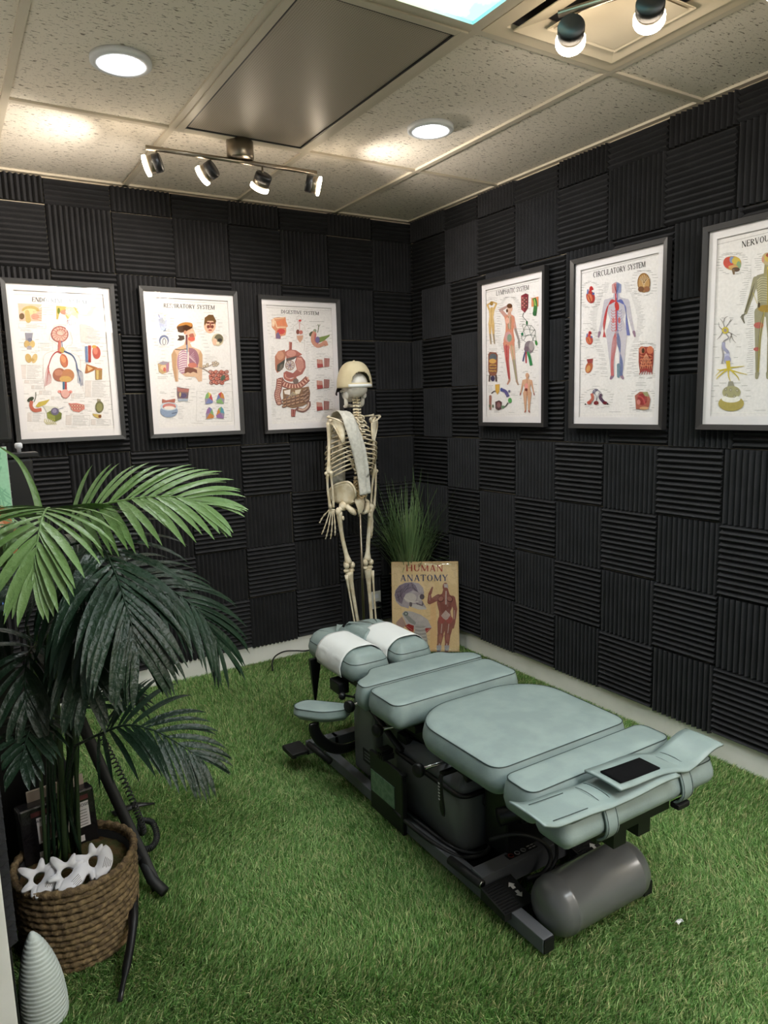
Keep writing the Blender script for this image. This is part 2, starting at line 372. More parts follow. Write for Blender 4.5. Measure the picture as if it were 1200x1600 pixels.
# ------------------------------------------------------------------ acoustic foam squares
PP = 0.3092; RH = 0.3065; Z1 = 2.558
def foam_mesh(w, h, vertical):
    """ribbed square, local x across, y up, z out of the wall; crest at z = 0"""
    a, b = (h, w) if not vertical else (w, h)          # ribs are stacked along a, run along b
    prof = [(-a / 2, -FOAM)]; n = max(1, round(a / 0.0258)); p = a / n
    for k in range(n):
        s = -a / 2 + k * p
        prof += [(s + 0.001, -0.021), (s + p * 0.40, -0.003), (s + p * 0.5, 0.0), (s + p * 0.60, -0.003)]
    prof += [(a / 2 - 0.001, -0.021), (a / 2, -FOAM)]
    m = len(prof); vs = []
    for e in (-b / 2, b / 2):
        for (s, z) in prof: vs.append((s, e, z) if vertical else (e, s, z))
    fs = [(i, i + 1, m + i + 1, m + i) for i in range(m - 1)] + [tuple(range(m)), tuple(range(m, 2 * m))[::-1]]
    mb = MB().add(vs, fs); return mb.mesh('foam_panel')
_fm = {}
def foam_panel(w, h, vertical, loc, rot, label, group):
    key = (round(w, 3), round(h, 3), vertical)
    if key not in _fm:
        me = foam_mesh(w, h, vertical); me.materials.append(M['foam'])
        bm = bmesh.new(); bm.from_mesh(me); bmesh.ops.recalc_face_normals(bm, faces=bm.faces); bm.to_mesh(me); bm.free(); _fm[key] = me
    o = bpy.data.objects.new('foam_panel', _fm[key]); COL.objects.link(o)
    o.location = loc; o.rotation_euler = rot; tag(o, label, 'foam panel', group); return o
ORD = ['', 'first', 'second', 'third', 'fourth', 'fifth', 'sixth', 'seventh', 'eighth', 'ninth', 'tenth', 'eleventh', 'twelfth']
rowz = [H - 0.002] + [Z1 - RH * k for k in range(9)]
def wall_panels(side, first, bounds_of, n, rot, place):
    for r in range(1, 10):
        zt, zb = rowz[r - 1], rowz[r]; bs = bounds_of(r)
        for c in range(min(n, len(bs) - 1)):
            s0, s1 = bs[c], bs[c + 1]; vert = (first[r] == 'v') == (c % 2 == 0)
            w = round(s1 - s0, 3) - 0.003; h = zt - zb - 0.003
            if r == 1: h -= 0.004
            loc = place((s0 + s1) / 2 + R.uniform(-.001, .001), (zt + zb) / 2 - (0.002 if r == 1 else 0) + R.uniform(-.0012, .0012), R.uniform(0, 0.004))
            rt = (rot[0], rot[1], rot[2])
            cut = 'narrow ' if w < 0.25 else ('short ' if r == 1 else '')
            lab = '%sblack foam panel, %s ribs, %s, %s row from ceiling, %s from corner' % (cut, 'upright' if vert else 'level', side, ORD[r], ORD[c + 1])
            foam_panel(w, h, vert, loc, rt, lab, 'black foam panels on the ' + side)
wall_panels('left-hand back wall', {1: 'h', 2: 'v', 3: 'h', 4: 'v', 5: 'h', 6: 'v', 7: 'h', 8: 'v', 9: 'h'},
            lambda r: [-0.034] + [0.2695 + PP * k for k in range(8)] + [2.655], 9, (PI / 2, 0, 0), lambda s, z, o: (-s, o, z))
def rb(r):
    if 3 <= r <= 5: return [0.001, 0.118, 0.423, 0.705 + (0.035 if r == 3 else -0.03), 1.03, 1.348, 1.64, 1.957, 2.262, 2.57, 2.88, 3.19, 3.5, 3.81]
    return [0.001] + [0.367 + PP * k for k in range(12)]
wall_panels('right-hand wall', {1: 'v', 2: 'h', 3: 'h', 4: 'v', 5: 'h', 6: 'h', 7: 'v', 8: 'h', 9: 'v'}, rb, 11,
            (PI / 2, 0, -PI / 2), lambda s, z, o: (o, -s, z))
for r in range(4):
    foam_panel(PP - 0.003, RH - 0.003, False, (XL, -2.237 + PP / 2, 0.333 + RH * (r + 0.5)), (PI / 2, 0, PI / 2),
               'edge of black foam panel on the near left wall, %s from the bottom' % ORD[r + 1], 'black foam panels on the near left wall end')

# ------------------------------------------------------------------ ceiling fixtures
def downlight(x, y, label):
    t = root('downlight', (x, y, H), label, 'ceiling light', 'round recessed downlights')
    prof = [(0.068, -0.004), (0.072, -0.010), (0.092, -0.010), (0.098, -0.006), (0.098, 0.009), (0.068, 0.009)]
    vs = MB(); n = 40; m = len(prof)
    vs.add([(x + r * math.cos(2 * PI * k / n), y + r * math.sin(2 * PI * k / n), H + z) for r, z in prof for k in range(n)],
           [(i * n + k, i * n + (k + 1) % n, ((i + 1) % m) * n + (k + 1) % n, ((i + 1) % m) * n + k) for i in range(m) for k in range(n)], True)
    vs.build('trim_ring', M['trimring'], t)
    MB().lathe([(0.0675, -0.001), (0.0675, 0.006)], (x, y, H), 40).build('diffuser', M['down'], t)
downlight(-2.037, -1.341, 'round glowing downlight over the palm, left of the perforated ceiling panel')
downlight(-0.779, -1.336, 'round glowing downlight in the ceiling tile nearest the right-hand wall')
downlight(-0.779, -3.78, 'added unseen fill downlight near the right-hand wall beyond the frame edge')  # out-of-view fixture added to brighten the lower right wall and table front
# sky-print light panel, and an unseen plain panel added as fill light
def light_panel(x0, x1, y0, y1, m, label):
    t = root('ceiling_light_panel', ((x0 + x1) / 2, (y0 + y1) / 2, H), label, 'ceiling light')
    cx, cy = (x0 + x1) / 2, (y0 + y1) / 2; w, d = x1 - x0, y1 - y0; f = 0.028; mb = MB()
    for s in (-1, 1):
        mb.box((cx + s * (w / 2 - f / 2), cy, H - 0.001), (f, d, 0.016)); mb.box((cx, cy + s * (d / 2 - f / 2), H - 0.0012), (w - 2 * f, f, 0.016))
    mb.build('panel_frame', M['grid'], t)
    MB().box((cx, cy, H + 0.004), (w - 2 * f, d - 2 * f, 0.006)).build('diffuser', m, t)
e = 0.014
light_panel(GX[2] - 0.6096 + e, GX[2] - e, GY[3] + e, GY[2] - e, M['sky'], 'glowing ceiling panel printed with blue sky and cloud')
light_panel(GX[2] - 0.6096 + e, GX[2] - e, GY[4] + e, GY[3] - e, M['panel'], 'plain white ceiling panel added unseen behind the photographer as fill light')  # added for extra light on table and floor
# perforated panel
t = root('perforated_ceiling_panel', ((GX[2] + GX[3]) / 2, (GY[1] + GY[2]) / 2, H), 'grey-brown perforated panel set in the ceiling beside the track light', 'ceiling panel')
cx, cy = (GX[2] + GX[3]) / 2, (GY[1] + GY[2]) / 2; mb = MB(); w, d, f = 0.6096 - 2 * e, 1.2192 - 2 * e, 0.03
for s in (-1, 1):
    mb.box((cx + s * (w / 2 - f / 2), cy, H + 0.001), (f, d, 0.012), bev=0.002); mb.box((cx, cy + s * (d / 2 - f / 2), H + 0.001), (w - 2 * f, f, 0.012), bev=0.002)
mb.build('panel_frame', M['grid'], t)
mb = MB()
for s in (-1, 1):
    mb.box((cx + s * (w / 2 - f - 0.003), cy, H + 0.003), (0.006, d - 2 * f, 0.012)); mb.box((cx, cy + s * (d / 2 - f - 0.003), H + 0.003), (w - 2 * f, 0.006, 0.012))
mb.build('shadow_gap', M['black'], t)
MB().box((cx, cy, H + 0.006), (w - 2 * f - 0.012, d - 2 * f - 0.012, 0.008)).build('perforated_sheet', M['perf'], t)
# four-way air diffuser: stepped square cones
cx, cy = (GX[1] + GX[2]) / 2, GY[2] - 0.3048
t = root('air_diffuser', (cx, cy, H), 'cream square stepped air diffuser in the ceiling beside the sky panel', 'air vent')
def sqring(mb, a, za, b, zb, th=0.003):
    """square frustum ring from half-size a at za to half-size b at zb"""
    P = []
    for h, z in ((a, za), (b, zb), (b, zb + th), (a, za + th)): P += [(cx - h, cy - h, z), (cx + h, cy - h, z), (cx + h, cy + h, z), (cx - h, cy + h, z)]
    F = [(r * 4 + k, r * 4 + (k + 1) % 4, ((r + 1) % 4) * 4 + (k + 1) % 4, ((r + 1) % 4) * 4 + k) for r in range(4) for k in range(4)]
    mb.add(P, F)
mb = MB(); sqring(mb, 0.2905, H - 0.002, 0.236, H - 0.002, 0.008); sqring(mb, 0.236, H - 0.002, 0.222, H + 0.012); mb.build('face_plate', M['ventpaint'], t)
mb = MB(); mb.box((cx, cy, H + 0.0085), (0.46, 0.46, 0.003)); mb.build('throat', M['black'], t)
for k, (a, za, b, zb) in enumerate([(0.222, H - 0.016, 0.150, H + 0.004), (0.150, H - 0.026, 0.085, H - 0.002)]):
    mb = MB(); sqring(mb, a, za, b, zb); mb.build('cone', M['ventpaint'], t)
mb = MB(); h = 0.136
mb.add([(cx - h, cy - h, H - 0.026), (cx + h, cy - h, H - 0.026), (cx + h, cy + h, H - 0.026), (cx - h, cy + h, H - 0.026), (cx, cy, H - 0.012)] , [(0, 1, 4), (1, 2, 4), (2, 3, 4), (3, 0, 4), (0, 3, 2, 1)])
mb.build('cone', M['ventpaint'], t)
MB().ball((cx, cy, H - 0.018), (0.012, 0.012, 0.004)).build('cap_screw', M['ventpaint'], t)
# track lights
def spot_head(t, top, aim, dz):
    """stem drops dz from the bar at top; cylinder head points along aim"""
    a = Vector(aim).normalized(); p = Vector((top[0], top[1], top[2] - dz))
    back = p - a * 0.008; X = a.to_track_quat('Z', 'Y').to_matrix().to_4x4(); X.translation = back
    hd = MB().lathe([(0.004, -0.004), (0.030, -0.004), (0.036, 0.0), (0.037, 0.044), (0.034, 0.046), (0.0, 0.046)], n=24, X=X)
    for k in range(18):
        q = 2 * PI * k / 18; hd.box((0.022 * math.cos(q), 0.022 * math.sin(q), -0.006), (0.004, 0.004, 0.004), X)
    h = hd.build('spot_head', M['brushed'], t)
    MB().lathe([(0.0, -0.0075), (0.0345, -0.0075), (0.0345, 0.02), (0.0372, 0.02), (0.0372, -0.004), (0.0345, -0.010), (0.0, -0.010)], n=24, X=X).build('heat_sink', M['black'], h)
    MB().tube([tuple(top), (top[0], top[1], top[2] - dz)], 0.0045, 8).build('stem', M['brushed'], h)
    MB().lathe([(0.0, 0.0465), (0.034, 0.0465), (0.0415, 0.047), (0.0415, 0.058), (0.034, 0.060), (0.0, 0.058)], n=28, X=X).build('lens', M['lens'], h)
    return back + a * 0.075, a
def track_light(name, A, B, canopy, aims, label, spots=1.0):
    t = root(name, canopy, label, 'track light', 'nickel track lights with four swivel heads')
    A, B = Vector(A), Vector(B)
    MB().tube([tuple(A), tuple(B)], 0.0085, 8, flat=1.2).build('bar', M['brushed'], t)
    MB().lathe([(0.058, 0.0), (0.058, -0.07), (0.054, -0.074), (0.0, -0.074)], canopy, 32).build('canopy', M['brushed'], t)
    for s, aim, dz in aims:
        p = A.lerp(B, s)
        pos, a = spot_head(t, tuple(p), aim, dz)
        if spots:
            l = bpy.data.lights.new('spot_beam', 'SPOT'); l.energy = LV['spot'] * spots; l.color = (1.0, 0.90, 0.78); l.spot_size = math.radians(120); l.spot_blend = 0.8; l.shadow_soft_size = 0.03
            lo = bpy.data.objects.new('spot_beam', l); COL.objects.link(lo); lo.location = pos; lo.rotation_euler = a.to_track_quat('-Z', 'Y').to_euler()
ZB = H - 0.083
track_light('track_light', (-1.842, -0.832, ZB), (-1.078, -0.852, ZB), (-1.44, -0.842, H),
            [(0.055, (-.86, .46, -.22), 0.055), (0.35, (-0.62, 0.66, -0.42), 0.052), (0.655, (-0.14, 0.66, -0.74), 0.056), (0.95, (0.88, -0.36, -0.22), 0.052)],
            'nickel track light with four lit heads under the ceiling near the left-hand posters')
track_light('track_light', (-1.090, -2.383, ZB), (-0.735, -3.087, ZB), (-0.92, -2.72, H),
            [(0.045, (0.64, 0.66, -0.20), 0.05), (0.31, (0.70, 0.6, -0.2), 0.05), (0.65, (0.7, -0.3, -0.4), 0.05), (0.95, (0.3, -0.8, -0.6), 0.05)],
            'nickel track light crossing below the square air diffuser', 0.12)
# ------------------------------------------------------------------ printed art toolkit
def homog(src):
    """homography taking the four src corners (TL, TR, BR, BL) to the unit square (y up)"""
    dst = [(0, 1), (1, 1), (1, 0), (0, 0)]; A = []; b = []
    for (x, y), (X, Y) in zip(src, dst):
        A += [[x, y, 1, 0, 0, 0, -X * x, -X * y], [0, 0, 0, x, y, 1, -Y * x, -Y * y]]; b += [X, Y]
    h = np.linalg.solve(np.array(A, float), np.array(b, float)); Hm = np.append(h, 1).reshape(3, 3)
    def f(p):
        q = Hm @ np.array([p[0], p[1], 1.0]); return (q[0] / q[2], q[1] / q[2])
    return f
# serif capitals: strokes on a unit-high em.  l = straight stroke, a = arc (thick sides, thin top), s = serif
GW = dict(A=.74, C=.70, D=.76, E=.62, G=.76, H=.80, I=.36, L=.60, M=.94, N=.78, O=.80, P=.60, R=.70, S=.54, T=.66, U=.76, V=.74, Y=.72)
TK, TN = .15, .075
def glyph(c):
    w = GW[c]; o = []; l = lambda *a: o.append(('l',) + a); s = lambda x, y, d=.17: o.append(('l', x - d, y, x + d, y, .035)); a = lambda *q: o.append(('a',) + q)
    x0, x1 = .12, w - .12
    if c in 'EDHILPR': l(x0, 0, x0, 1, TK); s(x0, .018, .12); s(x0, .982, .12)
    if c == 'H': l(x1, 0, x1, 1, TK); s(x1, .018, .12); s(x1, .982, .12); l(x0, .52, x1, .52, TN)
    if c == 'E': l(x0, .98, w - .08, .98, TN); l(x0, .52, w - .18, .52, TN); l(x0, .02, w - .04, .02, TN); l(w - .08, 1, w - .08, .82, TN); l(w - .04, 0, w - .04, .22, TN); l(w - .18, .6, w - .18, .44, TN)
    if c == 'L': l(x0, .02, w - .06, .02, TN); l(w - .06, 0, w - .06, .24, TN)
    if c == 'D': a(x0, .5, w - .18, .5, -90, 90)
    if c in 'PR': a(x0, .74, w - .22, .26, -90, 90)
    if c == 'R': l(x0 + .16, .5, w - .06, .0, TK); s(w - .06, .018, .09)
    if c == 'O': a(w / 2, .5, w / 2 - .05, .51, 0, 360)
    if c in 'CG': a(w / 2 + .02, .5, w / 2 - .04, .51, 48, 312); l(w - .08, .98, w - .08, .74, TN)
    if c == 'G': l(w - .14, 0.04, w - .14, .42, TK); s(w - .14, .42, .12)
    if c == 'S': a(w / 2, .745, .19, .265, 40, 270); a(w / 2, .26, .21, .27, -140, 90); l(w - .09, .96, w - .09, .74, TN); l(.07, .04, .07, .26, TN)
    if c == 'T': l(w / 2, 0, w / 2, 1, TK); l(.03, .98, w - .03, .98, TN); l(.04, 1, .04, .8, TN); l(w - .04, 1, w - .04, .8, TN); s(w / 2, .018, .13)
    if c == 'U': l(x0, .3, x0, 1, TK); l(x1, .3, x1, 1, TN); s(x0, .982, .13); s(x1, .982, .11); a(w / 2, .32, w / 2 - .07, .33, 180, 360)
    if c == 'V': l(.08, 1, w / 2, 0, TK); l(w - .08, 1, w / 2, 0, TN); s(.1, .982, .11); s(w - .1, .982, .11)
    if c == 'Y': l(.08, 1, w / 2, .45, TK); l(w - .08, 1, w / 2, .45, TN); l(w / 2, 0, w / 2, .46, TK); s(.1, .982, .1); s(w - .1, .982, .1); s(w / 2, .018, .13)
    if c == 'A': l(w / 2, 1, .1, 0, TN); l(w / 2, 1, w - .1, 0, TK); l(.2, .33, w - .2, .33, TN); s(.1, .018, .1); s(w - .1, .018, .11)
    if c == 'N': l(x0, 0, x0, 1, TN); l(x1, 0, x1, 1, TN); l(x0, 1, x1, 0, TK); s(x0, .018, .1); s(x0, .982, .12); s(x1, .982, .1)
    if c == 'M': l(.11, 0, .11, 1, TN); l(w - .11, 0, w - .11, 1, TK); l(.11, 1, w / 2, .05, TK); l(w - .11, 1, w / 2, .05, TN); s(.11, .018, .1); s(w - .11, .018, .12); s(.09, .982, .1); s(w - .09, .982, .1)
    return w, o

class Art:
    """flat printed shapes on a sheet w x h, stacked microns apart; colours go to the Col attribute"""
    def __init__(s, f, w, h, seed=1): s.f = f; s.w = w; s.h = h; s.v = []; s.p = []; s.c = []; s.z = 0.0004; s.R = random.Random(seed)
    def poly(s, pts, col, z=None):
        if z is None: s.z += 0.000012; z = s.z
        o = len(s.v)
        for p in pts:
            x, y = s.f(p); s.v.append(((x - 0.5) * s.w, (y - 0.5) * s.h, z))
        s.p.append(list(range(o, o + len(pts)))); s.c.append(lin(col)); return s
    def ell(s, cx, cy, rx, ry, col, rot=0, a0=0, a1=360, n=22):
        r = math.radians(rot); P = []
        for k in range(n + (1 if a1 - a0 < 360 else 0)):
            t = math.radians(a0 + (a1 - a0) * k / n); x, y = rx * math.cos(t), ry * math.sin(t)
            P.append((cx + x * math.cos(r) - y * math.sin(r), cy + x * math.sin(r) + y * math.cos(r)))
        return s.poly(P, col)
    def line(s, pts, w, col, w1=None, z=None):
        Q = pts if len(pts) < 3 else smooth_path(pts, len(pts) * 4); m = len(Q); A = []; B = []
        for i in range(m):
            a, b = Q[max(i - 1, 0)], Q[min(i + 1, m - 1)]; dx, dy = b[0] - a[0], b[1] - a[1]; d = math.hypot(dx, dy) or 1
            k = (w + ((w1 if w1 is not None else w) - w) * i / (m - 1)) / 2
            A.append((Q[i][0] - dy / d * k, Q[i][1] + dx / d * k)); B.append((Q[i][0] + dy / d * k, Q[i][1] - dx / d * k))
        return s.poly(A + B[::-1], col, z)
    def cap(s, a, b, wa, wb, col):
        t = math.atan2(b[1] - a[1], b[0] - a[0]); P = []
        for k in range(7): q = t + PI / 2 + PI * k / 6; P.append((a[0] + wa * math.cos(q), a[1] + wa * math.sin(q)))
        for k in range(7): q = t - PI / 2 + PI * k / 6; P.append((b[0] + wb * math.cos(q), b[1] + wb * math.sin(q)))
        return s.poly(P, col)
    def text(s, x0, y0, x1, n, dy=9, col=(150, 146, 142), th=2.2, jag=True):
        for i in range(n):
            e = x1 - (s.R.random() * (x1 - x0) * 0.45 if jag else 0); y = y0 + i * dy
            s.poly([(x0, y), (e, y), (e, y + th), (x0, y + th)], col, 0.0003)
        return s
    def rect(s, x0, y0, x1, y1, col, w=1.6):
        for a, b in (((x0, y0), (x1, y0)), ((x1, y0), (x1, y1)), ((x1, y1), (x0, y1)), ((x0, y1), (x0, y0))): s.line([a, b], w, col, z=0.00031)
        return s
    def leaders(s, cx, cy, rx, ry, n, L=34, a0=0, a1=360):
        """short label bars with hair lines around a picture"""
        for k in range(n):
            t = math.radians(a0 + (a1 - a0) * (k + .5) / n); x, y = cx + rx * math.cos(t), cy + ry * math.sin(t)
            X, Y = cx + (rx + 12) * math.cos(t), cy + (ry + 6) * math.sin(t); d = 1 if math.cos(t) > 0 else -1
            s.line([(x, y), (X, Y)], 0.8, (170, 166, 160), z=0.00032)
            e = X + d * L * (0.5 + s.R.random() * .6); s.poly([(X, Y - 1.3), (e, Y - 1.3), (e, Y + 1.3), (X, Y + 1.3)], (150, 146, 142), 0.0003)
        return s
    def title(s, txt, a, b, hgt, col=(44, 40, 40), track=.04):
        """serif capitals along the base line a -> b (picture coordinates), cap height hgt"""
        tot = sum((GW[c] if c != ' ' else .34) + track for c in txt); L = math.hypot(b[0] - a[0], b[1] - a[1]); k = L / tot
        dx, dy = (b[0] - a[0]) / L, (b[1] - a[1]) / L; px = 0.0
        def M_(u, v): return (a[0] + dx * u * k, a[1] + dy * u * k - v * hgt)
        for c in txt:
            if c == ' ': px += .34 + track; continue
            w, st = glyph(c)
            for q in st:
                if q[0] == 'l':
                    _, x0, y0, x1, y1, t = q; d = math.hypot(x1 - x0, y1 - y0) or 1; nx, ny = -(y1 - y0) / d * t / 2, (x1 - x0) / d * t / 2
                    s.poly([M_(px + x0 + nx, y0 + ny), M_(px + x1 + nx, y1 + ny), M_(px + x1 - nx, y1 - ny), M_(px + x0 - nx, y0 - ny)], col)
                else:
                    _, cx, cy, rx, ry, a0, a1 = q; O = []; I = []; n = 18
                    for i in range(n + 1):
                        t = math.radians(a0 + (a1 - a0) * i / n); O.append(M_(px + cx + rx * math.cos(t), cy + ry * math.sin(t))); I.append(M_(px + cx + (rx - TK) * math.cos(t), cy + (ry - TN) * math.sin(t)))
                    for i in range(n): s.poly([O[i], O[i + 1], I[i + 1], I[i]], col, s.z)
            px += w + track
        return s
    def build(s, parent, name, base, X):
        """paper sheet plus art, one mesh; X maps sheet coordinates to the parent's local frame"""
        w, h = s.w / 2, s.h / 2; v = [(-w, -h, 0), (w, -h, 0), (w, h, 0), (-w, h, 0)] + [p for p in s.v]
        f = [[0, 1, 2, 3]] + [[i + 4 for i in p] for p in s.p]; cs = [lin(base)] + s.c
        me = bpy.data.meshes.new(name); me.from_pydata([tuple(X @ Vector(p)) for p in v], [], f); me.update()
        nz = (X.to_3x3() @ Vector((0, 0, 1))).normalized()
        fl = [i for i, p in enumerate(me.polygons) if p.normal.dot(nz) < 0]
        if fl:
            for i in fl: f[i] = f[i][::-1]
            me.clear_geometry(); me.from_pydata([tuple(X @ Vector(p)) for p in v], [], f); me.update()
        at = me.color_attributes.new('Col', 'FLOAT_COLOR', 'CORNER'); buf = []
        for p, c in zip(f, cs): buf += [c[0], c[1], c[2], 1.0] * len(p)
        at.data.foreach_set('color', buf); me.materials.append(M['print'])
        o = bpy.data.objects.new(name, me); COL.objects.link(o); o.parent = parent; o['_o'] = (0, 0, 0); return o
    # ---- recurring drawings
    def figure(s, x, y, h, skin, shade, arms='down', fine=None):
        """standing human outline: x centre, y top, h height"""
        u = h / 8.0; C = s.cap
        for sg in (-1, 1):
            C((x + sg * .45 * u, y + 4.1 * u), (x + sg * .42 * u, y + 5.9 * u), .44 * u, .26 * u, skin); C((x + sg * .42 * u, y + 5.9 * u), (x + sg * .36 * u, y + 7.6 * u), .27 * u, .14 * u, skin)
            C((x + sg * .36 * u, y + 7.7 * u), (x + sg * .5 * u, y + 7.95 * u), .14 * u, .1 * u, shade)
            if arms == 'down':
                C((x + sg * .85 * u, y + 1.6 * u), (x + sg * 1.1 * u, y + 2.9 * u), .2 * u, .15 * u, skin); C((x + sg * 1.1 * u, y + 2.9 * u), (x + sg * 1.4 * u, y + 4.1 * u), .15 * u, .09 * u, skin); C((x + sg * 1.42 * u, y + 4.15 * u), (x + sg * 1.5 * u, y + 4.5 * u), .12 * u, .07 * u, shade)
            else:
                C((x + sg * .8 * u, y + 1.55 * u), (x + sg * 1.3 * u, y + .75 * u), .2 * u, .15 * u, skin); C((x + sg * 1.3 * u, y + .75 * u), (x + sg * .4 * u, y + .3 * u), .15 * u, .1 * u, skin)
        s.poly([(x - .95 * u, y + 1.45 * u), (x - .25 * u, y + 1.25 * u), (x + .25 * u, y + 1.25 * u), (x + .95 * u, y + 1.45 * u), (x + .8 * u, y + 2.3 * u), (x + .55 * u, y + 3.1 * u), (x + .85 * u, y + 4.1 * u), (x + .8 * u, y + 4.4 * u), (x, y + 4.55 * u), (x - .8 * u, y + 4.4 * u), (x - .85 * u, y + 4.1 * u), (x - .55 * u, y + 3.1 * u), (x - .8 * u, y + 2.3 * u)], skin)
        C((x, y + .9 * u), (x, y + 1.35 * u), .22 * u, .28 * u, skin); s.ell(x, y + .5 * u, .38 * u, .5 * u, skin)
        s.line([(x, y + 1.3 * u), (x, y + 4.4 * u)], .08 * u, shade)
        return u
    def bowel(s, x0, y0, x1, y1, n, col, dark, w):
        for i in range(n):
            X = x0 + (x1 - x0) * (i % 4 + .5) / 4; Y = y0 + (y1 - y0) * (i // 4 + .5) / max(1, n // 4)
            s.ell(X, Y, w * 1.2, w * .7, dark, rot=s.R.uniform(-40, 40)); s.ell(X - 1, Y - 1, w * 1.0, w * .5, col, rot=s.R.uniform(-40, 40))

def poster(face, u0, u1, z0, z1, art, quad, label, border=True):
    """frame with mat, chart, art and glazing. face 'back' (u = x) or 'right' (u = y)"""
    w, h = abs(u1 - u0), z1 - z0; uc = (u0 + u1) / 2; zc = (z0 + z1) / 2
    loc = (uc, -0.005, zc) if face == 'back' else (-0.005, uc, zc)
    t = root('framed_chart', loc, label, 'framed poster')
    t.rotation_euler = (PI / 2, 0, 0) if face == 'back' else (PI / 2, 0, -PI / 2); t['_o'] = (0, 0, 0)
    fw = 0.021; d = 0.032; mb = MB()
    for sg in (-1, 1):     # mitred mouldings, local z out of the wall
        a, b = h / 2, h / 2 - fw
        mb.add([(sg * w / 2, -a, 0), (sg * w / 2, a, 0), (sg * (w / 2 - fw), b, 0), (sg * (w / 2 - fw), -b, 0), (sg * w / 2, -a, d), (sg * w / 2, a, d), (sg * (w / 2 - fw), b, d - .003), (sg * (w / 2 - fw), -b, d - .003)],
               [(0, 1, 2, 3), (4, 5, 6, 7), (0, 1, 5, 4), (2, 3, 7, 6), (1, 2, 6, 5), (0, 3, 7, 4)])
        a, b = w / 2, w / 2 - fw
        mb.add([(-a, sg * h / 2, 0), (a, sg * h / 2, 0), (b, sg * (h / 2 - fw), 0), (-b, sg * (h / 2 - fw), 0), (-a, sg * h / 2, d), (a, sg * h / 2, d), (b, sg * (h / 2 - fw), d - .003), (-b, sg * (h / 2 - fw), d - .003)],
               [(0, 1, 2, 3), (4, 5, 6, 7), (0, 1, 5, 4), (2, 3, 7, 6), (1, 2, 6, 5), (0, 3, 7, 4)])
    mb.build('frame', M['frame'], t)
    iw, ih = w - 2 * fw, h - 2 * fw
    MB().box((0, 0, 0.006), (iw, ih, 0.006)).build('backing_board', M['mat'], t)
    A = Art(homog(quad), iw, ih, seed=len(label)); art(A)
    A.build(t, 'printed_chart', (236, 231, 230), Matrix.Translation((0, 0, 0.0095)))
    mb = MB(); m = 0.032
    for sg in (-1, 1):
        mb.box((sg * (iw / 2 - m / 2), 0, 0.0155), (m, ih, 0.0015)); mb.box((0, sg * (ih / 2 - m / 2), 0.0155), (iw - 2 * m, m, 0.0015))
    if border: mb.build('mat_board', M['mat'], t)
    MB().box((0, 0, 0.022), (iw, ih, 0.002)).build('glazing', M['glass'], t)
    return t
